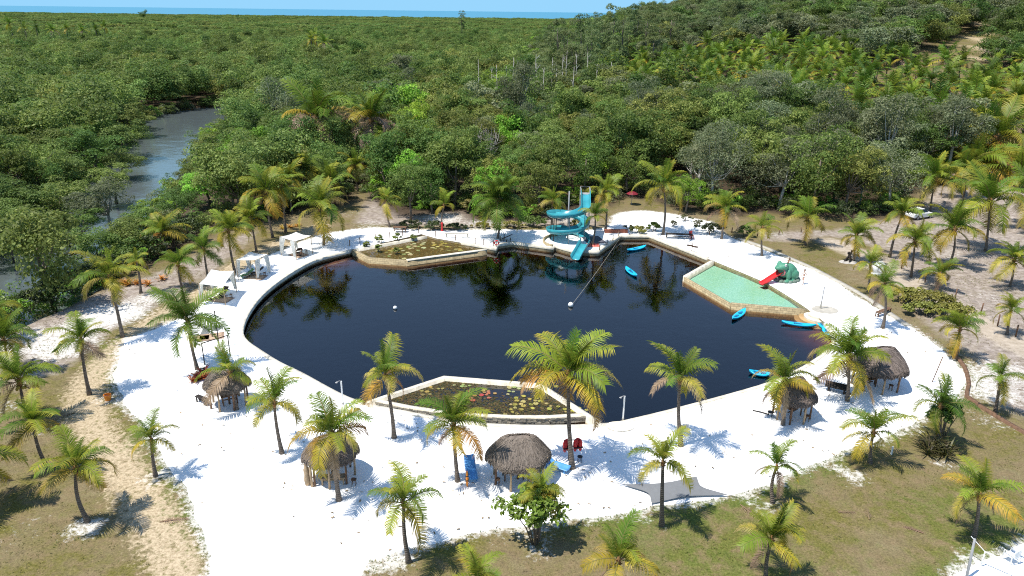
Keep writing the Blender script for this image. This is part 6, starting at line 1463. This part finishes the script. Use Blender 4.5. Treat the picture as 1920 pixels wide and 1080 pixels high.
# rope fence on the far shore
def rope_fence(px, label, sag=0.18, h=0.75):
    t = empty('rope_fence', P(*px[0]), 0, label, 'fence'); o_ = Vector(t.location); tops = []
    for q_ in px: p = P(*q_) - o_; MB().tube([p, p + Vector((0, 0, h))], 0.05, 6).build('post', M['wood'], t, True); tops.append(p + Vector((0, 0, h - 0.08)))
    for a_, b_ in zip(tops, tops[1:]): MB().tube([a_.lerp(b_, s) - Vector((0, 0, sag * 4 * s * (1 - s))) for s in np.linspace(0, 1, 8)], 0.018, 4).build('rope', M['rope'], t)
rope_fence([(656, 461), (675, 456), (705, 450), (731, 446), (755, 442), (785, 437)], 'rope fence with low posts along the back of the far basin')
rope_fence([(817, 444), (854, 451), (891, 456), (907, 459), (925, 462)], 'rope fence with low posts behind the long thin bench')
rope_fence([(1124, 470), (1138, 460), (1149, 452), (1160, 444)], 'rope fence with low posts beside the slide deck', 0.08)
# frog-side road kerb and log edging
kb = catmull(Ps([(1384, 448), (1430, 463), (1470, 480), (1520, 502), (1570, 528), (1620, 556), (1670, 590), (1702, 612)]), 1.0)
tag(solid_wall('kerb', [Vector((p.x, p.y, 0)) for p in kb], 0.55, -0.2, 0.12, M['concrete']), 'grey stone kerb between the right beach and the field', kind='structure')
kb2 = catmull(Ps([(1790, 668), (1808, 690), (1816, 722), (1812, 745), (1840, 765), (1880, 790), (1935, 822)]), 1.0)
tag(solid_wall('kerb', [Vector((p.x, p.y, 0)) for p in kb2], 0.28, -0.2, 0.2, M['wood']), 'dark log kerb curving round the right tip of the beach', kind='structure')
def post_fence(px, label, h=1.2):
    t = empty('wire_fence', P(*px[0]), 0, label, 'fence'); o_ = Vector(t.location); ps_ = [P(*q_) - o_ for q_ in px]
    for p in ps_: MB().tube([p, p + Vector((random.uniform(-0.06, 0.06), 0, h))], 0.07, 6).build('post', M['wood'], t, True)
    for a_, b_ in zip(ps_, ps_[1:]):
        for z in (0.5, 0.95): MB().tube([a_ + Vector((0, 0, z)), b_ + Vector((0, 0, z))], 0.008, 3).build('wire', M['grey'], t)
post_fence([(1690, 504), (1734, 530), (1790, 562), (1838, 590), (1870, 612), (1904, 632), (1950, 660)], 'wire fence of rough posts along the dirt road')
post_fence([(1330, 440), (1372, 436), (1420, 443), (1460, 440), (1502, 436)], 'row of low rough fence posts at the far field edge', 0.7)
# white rounded sculpture and driftwood
t = empty('white_sculpture', P(1646, 515), 0, 'rounded white shell shaped sculpture behind the bushes on the right', 'sculpture')
b = MB(); b.ball((0, 0, 0.75), (0.75, 0.5, 0.85), 14, 10); b.build('shell', M['white'], t, True); b = MB(); b.tube([(0.55 * math.cos(a) * (1 - 0.1 * a), -0.42, 0.85 + 0.6 * math.sin(a) * (1 - 0.1 * a)) for a in np.linspace(0, 5, 18)], 0.1, 6); b.build('spiral', M['white'], t, True); MB().box((0, 0, 0.06), (1.5, 1.1, 0.16)).build('plinth', M['white'], t, bevel=0.03)
t = empty('driftwood_figure', P(1590, 492), 0, 'dark twisted driftwood root standing beside a field palm', 'driftwood'); r = np.random.default_rng(9); b = MB()
for pth in ([(-0.5, 0, 0), (-0.2, 0.1, 0.5), (0.1, 0, 0.9), (0.2, 0, 1.5)], [(0.4, 0.1, 0), (0.25, 0, 0.5), (0.05, 0, 0.9), (-0.25, 0, 1.2)], [(0, -0.4, 0), (0.05, -0.2, 0.5), (0.1, 0, 1.0), (0.45, 0, 1.6)], [(-0.1, 0.3, 0), (0, 0.1, 0.7), (-0.1, 0, 1.3)]): b.tube(catmull([Vector(p) for p in pth], 0.15), 0.1, 6)
o = b.build('root', M['blackwood'], t, True); md = o.modifiers.new('remesh', 'REMESH'); md.mode = 'VOXEL'; md.voxel_size = 0.05; MB().ball((0, 0, 0.02), (1.1, 0.8, 0.12), 12, 6).build('rock', M['greybark'], t, True)
# orange bucket, plastic chair, goal, pole
t = empty('bucket', P(203, 750), 0, 'orange bucket at the foot of the left palm', 'bucket'); MB().lathe([(0.2, 0), (0.26, 0.42), (0.28, 0.42), (0.28, 0.45), (0.24, 0.45), (0.19, 0.06)], 14).build('pail', M['orange'], t); MB().tube([(0.27 * math.cos(a), 0.27 * math.sin(a) * 0.3 - 0.2, 0.42) for a in np.linspace(0, 3.14, 9)], 0.012, 4).build('handle', M['grey'], t)
t = empty('plastic_chair', P(1892, 1052), R(200), 'white plastic armchair on the sand in the lower right corner', 'chair'); MB().box((0, 0, 0.42), (0.5, 0.5, 0.05)).build('seat', M['white'], t, bevel=0.02)
b = MB(); b.tube([(-0.25, 0.25, 0.42), (-0.26, 0.3, 0.8), (-0.15, 0.34, 0.95), (0.15, 0.34, 0.95), (0.26, 0.3, 0.8), (0.25, 0.25, 0.42)], 0.03, 6); b.build('back_frame', M['white'], t, True)
for i in range(4): MB().box((-0.15 + 0.1 * i, 0.31, 0.67), (0.06, 0.03, 0.5)).build('back_slat', M['white'], t)
for s in (-0.25, 0.25):
    MB().tube([(s, 0.27, 0.66), (s, -0.22, 0.66), (s, -0.24, 0.02)], 0.028, 6).build('arm', M['white'], t, True); MB().tube([(s, 0.24, 0.42), (s * 1.1, 0.28, 0)], 0.028, 6).build('leg', M['white'], t, True)
p0 = P(1812, 1086); tag(MB().tube([p0 - Vector((0, 0, 0.2)), PY(1828, 1010, p0.y + 0.3)], [0.075, 0.06], 7).build('grey_pole', M['grey'], None, True), 'grey leaning pole at the lower right corner', 'pole')
t = empty('goal_frame', P(1839, 1062), 0, 'low white goal frame at the edge of the lower right sand', 'goal'); o_ = Vector(t.location)
tp0, tp1 = o_ + Vector((0, 0, 0.95)), P(1890, 1085) + Vector((0, 0, 0.95))
for q_ in (tp0, tp1): MB().tube([Vector((q_.x, q_.y, 0)) - o_, q_ - o_], 0.035, 6).build('upright', M['white'], t, True)
MB().tube([tp0 - o_, tp1 - o_], 0.035, 6).build('crossbar', M['white'], t, True); MB().tube([tp0 - o_, tp0 - o_ + Vector((-0.5, 0.6, 0.5))], 0.02, 4).build('stay', M['white'], t)
t = empty('garden_tap', P(1671, 852), 0, 'small white tap post near the lawn edge', 'tap'); MB().box((0, 0, 0.3), (0.08, 0.08, 0.6)).build('post', M['white'], t); MB().tube([(0, 0, 0.55), (-0.14, 0, 0.55), (-0.16, 0, 0.48)], 0.02, 5).build('spout', M['grey'], t)
# pallet seats near the right huts
t = empty('log_bench', P(1572, 735), -0.5, 'dark bench of rough logs between the two right huts', 'bench')
for i in range(4): MB().tube([(-1.0, -0.25 + 0.16 * i, 0.42 + 0.05 * i), (0.7, -0.25 + 0.16 * i, 0.42 + 0.05 * i)], 0.08, 7).build('log', M['blackwood'], t, True)
for s in (-0.7, 0.4): MB().box((s, 0, 0.18), (0.14, 0.5, 0.36)).build('support', M['blackwood'], t)
stool(P(1588, 748), 'black drum stool beside the log bench', 'black', 0.5, 0.22); stool(P(1444, 780), 'black low stool in the palm shade by the small right hut', 'black', 0.35, 0.22); tag(MB().tube([(-0.5, 0.25, 0.05), (0, 0, 0.07), (0.5, -0.3, 0.05)], 0.045, 5).build('driftwood_stick', M['blackwood'], loc=P(1426, 774)), 'short dark stick lying on the sand by the small right hut', 'stick')
table(P(1655, 590), 0.6, 2.3, 0.4, 0.5, 'thin grey plank bench behind the palm with dead fronds', 'wood', 'bench', 'bench')
# white car under the field palms
t = empty('parked_car', P(1722, 409), R(24), 'white car parked in shade at the forest edge', 'car'); vs = []; secs = [(-2.0, 0.45, 0.75, 0.70), (-1.9, 0.35, 0.95, 0.78), (-1.0, 0.3, 1.0, 0.84), (0.6, 0.3, 0.98, 0.84), (1.7, 0.32, 0.85, 0.8), (2.05, 0.42, 0.7, 0.7)]
fs = []
for x, z0, z1, w_ in secs: vs += [(x, -w_, z0), (x, -w_, z1 - 0.1), (x, -w_ * 0.9, z1), (x, w_ * 0.9, z1), (x, w_, z1 - 0.1), (x, w_, z0)]
for i in range(5):
    for j in range(6): fs.append((i * 6 + j, i * 6 + (j + 1) % 6, (i + 1) * 6 + (j + 1) % 6, (i + 1) * 6 + j))
fs += [tuple(range(6)), tuple(30 + j for j in range(6))[::-1]]
MB().add(vs, fs).build('body', M['white'], t, bevel=0.04)
MB().add([(-1.75, -0.74, 0.98), (0.85, -0.74, 0.98), (0.85, 0.74, 0.98), (-1.75, 0.74, 0.98), (-1.35, -0.6, 1.45), (0.1, -0.6, 1.47), (0.1, 0.6, 1.47), (-1.35, 0.6, 1.45)], [(0, 1, 5, 4), (1, 2, 6, 5), (2, 3, 7, 6), (3, 0, 4, 7)]).build('window', M['glass'], t)
MB().box((-0.62, 0, 1.48), (1.52, 1.24, 0.07)).build('roof', M['white'], t, bevel=0.02)
for sx in (-1.25, 1.3):
    for sy in (-0.78, 0.78):
        b = MB(); b.lathe([(0.31, -0.1), (0.33, 0), (0.31, 0.1)], 16); w_ = b.build('wheel', M['black'], t, loc=(sx, sy, 0.32), rot=(R(90), 0, 0)); MB().lathe([(0.18, -0.11), (0.18, 0.11)], 12).build('rim', M['grey'], w_)
for sy in (-0.55, 0.55): MB().box((2.02, sy, 0.66), (0.08, 0.3, 0.14)).build('headlight', M['glass'], t)
# houses among the trees on the hill
def house(u, v, y, L, W, h, label, rz):
    c = PY(u, v, y); z = c.z - h * 0.6; t = empty('hill_house', (c.x, c.y, z), rz, label, 'house'); MB().box((0, 0, h / 2), (L, W, h)).build('wall', M['cream'], t)
    MB().add([(-L / 2 - 0.4, -W / 2 - 0.4, h), (L / 2 + 0.4, -W / 2 - 0.4, h), (L / 2 + 0.4, W / 2 + 0.4, h), (-L / 2 - 0.4, W / 2 + 0.4, h), (-L / 2 - 0.4, 0, h + 1.6), (L / 2 + 0.4, 0, h + 1.6)], [(0, 1, 5, 4), (2, 3, 4, 5), (0, 4, 3), (1, 2, 5), (0, 1, 2, 3)]).build('roof', M['rooftile'], t)
    for sx in (-L * 0.28, L * 0.28): MB().box((sx, -W / 2, h * 0.55), (1.2, 0.12, 1.1)).build('window', M['glass'], t)
    MB().box((0, -W / 2, 1.05), (1.0, 0.12, 2.1)).build('door', M['wood'], t); MB().box((0, 0, -3), (L * 0.98, W * 0.98, 6)).build('foundation', M['concrete'], t)
house(1508, 30, 300, 7, 6, 4.0, 'pale house with roof half buried in trees on the hillside', 0.3); house(1622, 18, 330, 8, 6, 3.2, 'cream house low among hill trees right of the other house', -0.2)
# red parasol seats in the shade of the trees beyond the slide
t = empty('red_umbrella', P(1184, 384), 0, 'dark red parasol in the tree shade beyond the slide', 'parasol'); MB().tube([(0, 0, 0), (0, 0, 2.1)], 0.04, 6).build('pole', M['grey'], t); MB().lathe([(0.9, 1.7), (0.5, 1.95), (0.05, 2.1)], 8).build('canopy', M['maroon'], t); 
# planter box and rail behind the far right wall
t = empty('planter_box', P(1155, 436), 0.05, 'red brown planter box behind the slide deck corner', 'planter'); MB().box((0, 0, 0.2), (3.0, 0.5, 0.4)).build('box', mat('brick_red', (0.30, 0.10, 0.06), 0.85), t)
# ================================================================== SHRUBS AND LOW PLANTS
def bush(loc, rx, ry, h, label, c0=(0.10, 0.17, 0.025), c1_=(0.2, 0.28, 0.05), ncl=22, per=90, size=0.11, z0=0.0, stems=5, name='bush', group='bushes and low plants', cat='bush', seed=1, rz=0.0):
    r = np.random.default_rng(seed); t = empty(name, loc, rz, label, cat, group)
    u_ = r.uniform(-0.2, 1, ncl); a = r.uniform(0, 6.283, ncl); k = np.sqrt(np.maximum(0, 1 - u_ ** 2)) * r.uniform(0.4, 0.9, ncl)
    cs = np.column_stack([rx * k * np.cos(a), ry * k * np.sin(a), z0 + (h - z0) * (0.45 + 0.45 * u_)]); rs = np.full(ncl, 0.32 * min(rx, ry, h)) * r.uniform(0.8, 1.3, ncl)
    V, C, Q = leaf_cloud(r, cs, rs, per, size, c0, c1_, shell=0.3); add('foliage', np_mesh('foliage', V, Q, [M['shrub']], col=C), t)
    for i in range(stems):
        e = Vector(cs[i % ncl]); MB().tube([(e.x * 0.15, e.y * 0.15, -0.1), (e.x * 0.5, e.y * 0.5, e.z * 0.55), e], [0.05, 0.035, 0.015], 5).build('stem', M['bark'], t, True)
    return t
def rosette_mesh(seed, n, L, w_, c0, c1_, up=0.9):
    r = np.random.default_rng(seed); V = []; Q = []; T = []; C = []
    for i in range(n):
        a = r.uniform(0, 6.283); e = r.uniform(0.25, 1.25) * up; l = L * r.uniform(0.7, 1.1); d = np.array((math.cos(a), math.sin(a), 0)); s = np.array((-math.sin(a), math.cos(a), 0)) * w_; m_ = r.random(); c = np.array(c0) * (1 - m_) + np.array(c1_) * m_
        p1 = d * 0.06; p2 = d * l * 0.55 * math.cos(e) + np.array((0, 0, l * 0.55 * math.sin(e))); p3 = p2 + d * l * 0.45 * math.cos(e * 0.5) + np.array((0, 0, l * 0.45 * math.sin(e * 0.35))); b = len(V)
        V += [p1 - s * 0.7, p1 + s * 0.7, p2 - s, p2 + s, p3]; C += [c * 0.8, c * 0.8, c, c, c * 1.1]; Q.append((b, b + 1, b + 3, b + 2)); T.append((b + 2, b + 3, b + 4))
    return np_mesh('rosette', np.array(V), [np.array(Q), np.array(T)], [M['shrub']], col=np.array(C))
def bromeliad(u, v, n, spread, L, c0, c1_, label, seed, w_=0.045):
    t = empty('bromeliad', P(u, v), 0, label, 'plant', 'rosette plants'); r = np.random.default_rng(seed); ms = [rosette_mesh(seed + k, 24, L, w_, c0, c1_) for k in range(2)]
    for i in range(n): add('rosette', ms[i % 2], t, (r.normal(0, spread), r.normal(0, spread * 0.7), 0.02), (0, 0, r.uniform(0, 6)), r.uniform(0.75, 1.15))
p = P(1008, 1014)
bush(p + Vector((-0.1, -0.25, 0)), 2.3, 1.3, 3.6, 'leafy bright green bush with thin stems round the young front palm', (0.11, 0.20, 0.022), (0.23, 0.36, 0.05), 34, 60, 0.14, 1.3, 9, seed=3)
bush(P(1762, 830) + Vector((0.1, 0.1, 0)), 1.25, 1.0, 3.2, 'dark leafy bush round the palm trunk at the right beach edge', (0.05, 0.11, 0.02), (0.13, 0.21, 0.04), 22, 80, 0.12, 1.2, 6, seed=4)
bromeliad(1754, 838, 9, 0.75, 1.5, (0.05, 0.035, 0.02), (0.12, 0.11, 0.04), 'dark spiky bromeliads below the palm at the right beach edge', 10)
bromeliad(1778, 838, 2, 0.15, 0.8, (0.35, 0.34, 0.05), (0.5, 0.45, 0.1), 'small yellow bromeliad beside the dark spiky ones', 14)
bromeliad(367, 712, 5, 0.3, 1.05, (0.34, 0.05, 0.025), (0.52, 0.13, 0.06), 'bright red spiky bromeliad on the sand below the big dark palm', 18, 0.06)
bromeliad(377, 702, 4, 0.35, 0.8, (0.10, 0.05, 0.03), (0.2, 0.1, 0.05), 'dark red bromeliad behind the bright red one', 19)
bromeliad(264, 528, 6, 0.9, 0.9, (0.42, 0.15, 0.02), (0.55, 0.26, 0.06), 'orange bromeliads at the riverbank beside a small palm', 22, 0.06)
bromeliad(548, 425, 5, 0.5, 0.8, (0.45, 0.25, 0.03), (0.6, 0.36, 0.08), 'golden orange bromeliad patch near the end of the track', 26, 0.06)
sg = P(1745, 578)
for i, (u, v, rx, ry, h) in enumerate([(1712, 566, 2.4, 1.3, 1.3), (1748, 582, 2.6, 1.6, 1.7), (1785, 600, 2.2, 1.4, 1.5), (1730, 590, 2.2, 1.1, 1.1)]):
    bush(P(u, v), rx, ry, h, ['left part of the sprawling seagrape bush by the right beach', 'middle and tallest mound of the sprawling seagrape bush', 'right end of the sprawling seagrape bush', 'low front mound of the sprawling seagrape bush'][i], (0.15, 0.155, 0.025), (0.30, 0.29, 0.065), 26, 70, 0.14, 0.2, 6, seed=40 + i, group='seagrape mounds')
for i, (u, v, rx, h, dk) in enumerate([(20, 600, 1.8, 1.8, 0), (62, 590, 2.0, 2.0, 1), (105, 572, 2.2, 2.2, 1), (142, 556, 2.2, 2.3, 1), (180, 540, 2.2, 2.2, 1), (215, 522, 2.2, 2.4, 1), (246, 508, 2.2, 2.4, 0), (292, 490, 2.4, 2.8, 1), (330, 474, 2.4, 2.8, 1), (365, 455, 2.6, 3.0, 1)]):
    bush(P(u, v) + Vector((-0.8, 0.9, 0)), rx, 1.3, h, '%s clump from the left of the dark riverbank hedge' % ordinal(i), (0.03, 0.045, 0.012) if dk else (0.07, 0.12, 0.02), (0.085, 0.11, 0.03) if dk else (0.15, 0.2, 0.04), 20, 85, 0.12, 0.0, 5, seed=60 + i, group='riverbank hedge')
for i, (u, v, s, lb) in enumerate([(688, 466, 0.55, 'leftmost light green plant in the far basin'), (713, 458, 0.75, 'tall light green plant in the back of the far basin'), (745, 454, 0.7, 'green plant in the back middle of the far basin'), (776, 451, 0.5, 'small green plant at the back right of the far basin'), (710, 472, 0.55, 'light green plant at the front left of the far basin'), (742, 476, 0.5, 'yellow green plant at the front of the far basin')]):
    bush(P(u, v, -0.2), s, s * 0.8, s * 1.7, lb, (0.13, 0.19, 0.03), (0.26, 0.31, 0.08), 12, 50, 0.09, 0.0, 3, seed=80 + i, group='plants in the far basin')
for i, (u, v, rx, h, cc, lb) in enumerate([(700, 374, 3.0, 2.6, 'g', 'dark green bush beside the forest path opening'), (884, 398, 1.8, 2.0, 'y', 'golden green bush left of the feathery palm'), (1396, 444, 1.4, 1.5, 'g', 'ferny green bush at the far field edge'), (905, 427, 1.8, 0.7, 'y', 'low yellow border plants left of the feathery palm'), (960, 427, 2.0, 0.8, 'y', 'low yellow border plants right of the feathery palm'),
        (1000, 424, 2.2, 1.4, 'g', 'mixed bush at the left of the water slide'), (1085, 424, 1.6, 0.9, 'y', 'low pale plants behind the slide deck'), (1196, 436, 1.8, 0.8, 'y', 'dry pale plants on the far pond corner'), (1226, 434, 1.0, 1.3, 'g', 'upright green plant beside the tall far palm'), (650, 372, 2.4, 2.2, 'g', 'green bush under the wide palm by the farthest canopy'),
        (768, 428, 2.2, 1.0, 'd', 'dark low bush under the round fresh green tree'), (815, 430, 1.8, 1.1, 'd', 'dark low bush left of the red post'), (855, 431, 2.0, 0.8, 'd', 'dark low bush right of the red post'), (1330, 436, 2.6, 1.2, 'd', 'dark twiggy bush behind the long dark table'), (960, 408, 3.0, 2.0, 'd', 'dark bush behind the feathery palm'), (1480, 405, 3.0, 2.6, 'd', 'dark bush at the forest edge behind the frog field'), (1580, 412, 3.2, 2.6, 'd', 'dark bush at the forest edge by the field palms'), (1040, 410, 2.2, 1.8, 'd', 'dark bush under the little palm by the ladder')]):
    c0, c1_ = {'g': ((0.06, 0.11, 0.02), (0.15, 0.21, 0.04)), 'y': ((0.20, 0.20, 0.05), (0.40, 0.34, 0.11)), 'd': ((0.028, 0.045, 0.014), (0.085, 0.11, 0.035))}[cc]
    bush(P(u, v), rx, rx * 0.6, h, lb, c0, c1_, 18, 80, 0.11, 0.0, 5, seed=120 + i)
for i, (u, v, rx, h, lb) in enumerate([(1262, 424, 0.9, 0.7, 'low dark scrub added for tree shade on the far sand right of the tall palm'), (1285, 415, 1.2, 0.9, 'wider dark scrub added for shade on the far sand under the glossy tree'), (1310, 424, 1.0, 0.8, 'dark scrub added for shade at the right end of the far sand'), (1178, 430, 0.8, 0.6, 'pale scrub added for shade behind the far pond corner')]):
    bush(P(u, v), rx, rx * 0.7, h, lb, (0.07, 0.075, 0.03), (0.18, 0.17, 0.08), 10, 50, 0.08, 0.0, 4, seed=220 + i)  # scrub added to break up the far sand where tree shadows belong
# bright shrubs between the plantation palms
for i, (u, v, rx, h) in enumerate([(1690, 205, 6, 3.2), (1720, 190, 6, 3.4), (1755, 215, 6, 3.2), (1705, 225, 5, 2.8), (1780, 190, 5, 3), (1675, 185, 4, 2.6), (1360, 170, 4, 2.6), (1300, 168, 4, 2.4), (1500, 215, 5, 3), (1840, 150, 5, 3)]):
    q_ = PT(u, v); bush(q_, rx, rx * 0.8, h, '%s bright yellow green thicket among the slope palms' % ordinal(i), (0.11, 0.17, 0.02), (0.22, 0.28, 0.04), 34, 80, 0.2, 0.0, 3, seed=160 + i, group='bright thickets on the slope')
# undergrowth on the slope and along the wood's edge
low = [lod(k, 1200 + i, 16, 60, 0.2) for i, k in enumerate(['green', 'olive', 'grey', 'bright', 'dark'])]
gx, gy = np.meshgrid(np.arange(5, 230, 3.4), np.arange(118, 330, 3.4)); q = np.stack([gx.ravel(), gy.ravel()], 1) + r7.uniform(-1.5, 1.5, (gx.size, 2))
q3 = np.column_stack([q, hgt(q[:, 0], q[:, 1]) + 2]); ip, _, _ = in_px(PLANT_PX, q3); g_, _, _ = in_px(BANK_PX, q3 - [0, 0, 1.5]); q = q[ip & ~g_ & (r7.random(len(q)) < 0.75)]
e_q = []
for a_, b_ in zip(CLEAR, CLEAR[1:]):
    L = (b_ - a_).length
    if a_.y < 60 and b_.y < 60: continue
    for s in np.arange(0, L, 0.7): p_ = a_.lerp(b_, s / L) + Vector((r7.normal(0, 0.8), 1.0 + abs(r7.normal(0, 3.0)), 0)); e_q.append((p_.x, p_.y))
rq = np.stack([np.array([p_.x for p_ in RIV]), np.array([p_.y for p_ in RIV])], 1); bank = []
for i in range(len(rq) - 1):
    t_ = rq[i + 1] - rq[i]; n_ = np.array((-t_[1], t_[0])) / np.linalg.norm(t_)
    for sgn in (-1, 1):
        for k in range(4): bank.append(rq[i] + t_ * r7.random() + n_ * sgn * (RIV_HW(rq[i][1]) - 2.2 + r7.normal(0, 0.9)))
e_q = np.array(e_q); e_q = e_q[~pip(CLEAR, e_q)]; bank = np.array(bank); bank = bank[(bank[:, 1] > 60) & ~pip(CLEAR, bank)]
allq = np.concatenate([q, e_q, bank]); n = len(allq)
s = np.concatenate([r7.uniform(0.18, 0.36, len(q)), r7.uniform(0.22, 0.5, len(e_q)), r7.uniform(0.35, 0.62, len(bank))])
z = np.concatenate([hgt(q[:, 0], q[:, 1]), hgt(e_q[:, 0], e_q[:, 1]), np.full(len(bank), RIVER_Z)]) - s * 1.6
instancer('undergrowth', np.column_stack([allq, z]), r7.uniform(0, 6.28, n), np.column_stack([s * 1.2, s * 1.2, s]), r7.integers(0, 5, n), low, 'low mixed undergrowth along the wood edge, riverbanks and slope')
# ------------------------------------------------------------------ turf: short tufts over the near ground
n = 60000; q = np.column_stack([r7.uniform(-48, 62, n * 2), r7.uniform(24, 84, n * 2)]); q = q[~pip(BEACH_R, q)]; q = q[~pip(BEACH2_R, q)]
ok = (seg_dist(q, TRACK) > 1.6 * r7.random(len(q)) + 0.6) & (seg_dist(q, ROAD) > 1.5) & pip(CLEAR, q); q = q[ok]
de = np.minimum(seg_dist(q, BEACH_R + BEACH_R[:1]), seg_dist(q, BEACH2_R + BEACH2_R[:1])); pt = 0.35 + 0.25 * fbm(q[:, 0], q[:, 1], 0.35, 3) + 0.5 * np.exp(-de / 0.7); q = q[r7.random(len(q)) < pt]; de = np.minimum(seg_dist(q, BEACH_R + BEACH_R[:1]), 9)
m_ = len(q); V = []; C = []
gcol = np.where((r7.random(m_) < 0.12 + 0.55 * np.exp(-de / 1.2))[:, None], np.array((0.10, 0.145, 0.025)), np.array((0.20, 0.165, 0.06))) * r7.uniform(0.7, 1.3, (m_, 1))
for k in range(4):
    a = r7.uniform(0, 6.283, m_); l = r7.uniform(0.03, 0.10, m_) * (1 + 0.7 * np.exp(-de / 0.6)); o_ = r7.normal(0, 0.035, (m_, 2)); w_ = 0.012 + 0.01 * r7.random(m_); bx_, by_ = q[:, 0] + o_[:, 0], q[:, 1] + o_[:, 1]
    V.append(np.stack([np.column_stack([bx_ - np.sin(a) * w_, by_ + np.cos(a) * w_, np.zeros(m_)]), np.column_stack([bx_ + np.sin(a) * w_, by_ - np.cos(a) * w_, np.zeros(m_)]), np.column_stack([bx_ + np.cos(a) * l * 0.8, by_ + np.sin(a) * l * 0.8, l * 0.9 + 0.02])], 1)); C.append(np.repeat(gcol[:, None], 3, 1))
V = np.concatenate(V).reshape(-1, 3); C = np.concatenate(C).reshape(-1, 3)
tag(add('grass', np_mesh('grass', V, np.arange(len(V)).reshape(-1, 3), [M['shrub']], col=C)), 'short dry and green grass tufts on the turf', kind='stuff')
# fallen fronds
for i, (u, v, lb) in enumerate([(1571, 962, 'small fallen brown frond on the lawn, left of three'), (1630, 976, 'small fallen brown frond on the lawn, middle of three'), (1731, 1001, 'small fallen brown frond on the lawn, right of three'), (140, 775, 'fallen dry frond on the turf beside the left track'), (1388, 948, 'fallen dry frond by the lawn edge palm'), (300, 980, 'fallen dry frond beside the lower left track')]):
    o = add('fallen_frond', frond_mesh(700 + i, 4, 12, 'dry', L=1.0 + 0.5 * (i > 2), npair=16), None, P(u, v) + Vector((0, 0, 0.07)), (0, 0, i * 1.3)); tag(o, lb, 'frond', 'fallen palm fronds')

# dry leaf scraps blown over the sand near the palms
pb = np.array([(P(a_, b_).x, P(a_, b_).y) for a_, b_, *_ in PALMS]); q = np.repeat(pb, 26, 0) + r7.normal(0, 2.2, (len(pb) * 26, 2)); q = q[pip(BEACH_R, q) & ~pip(POND, q)]; m_ = len(q)
a = r7.uniform(0, 6.283, m_); l = r7.uniform(0.03, 0.11, m_); w_ = l * r7.uniform(0.2, 0.5, m_); V = []
for dx_, dy_ in ((-1, -1), (1, -1), (1, 1), (-1, 1)): V.append(np.column_stack([q[:, 0] + np.cos(a) * l * dx_ - np.sin(a) * w_ * dy_, q[:, 1] + np.sin(a) * l * dx_ + np.cos(a) * w_ * dy_, 0.045 + 0.02 * r7.random(m_)]))
C = np.array((0.26, 0.18, 0.10)) * r7.uniform(0.5, 1.5, (m_, 1))
tag(add('leaf_litter', np_mesh('leaf_litter', np.stack(V, 1).reshape(-1, 3), np.arange(4 * m_).reshape(-1, 4), [M['shrub']], col=np.repeat(C, 4, 0))), 'brown leaf scraps scattered on the white sand', kind='stuff')
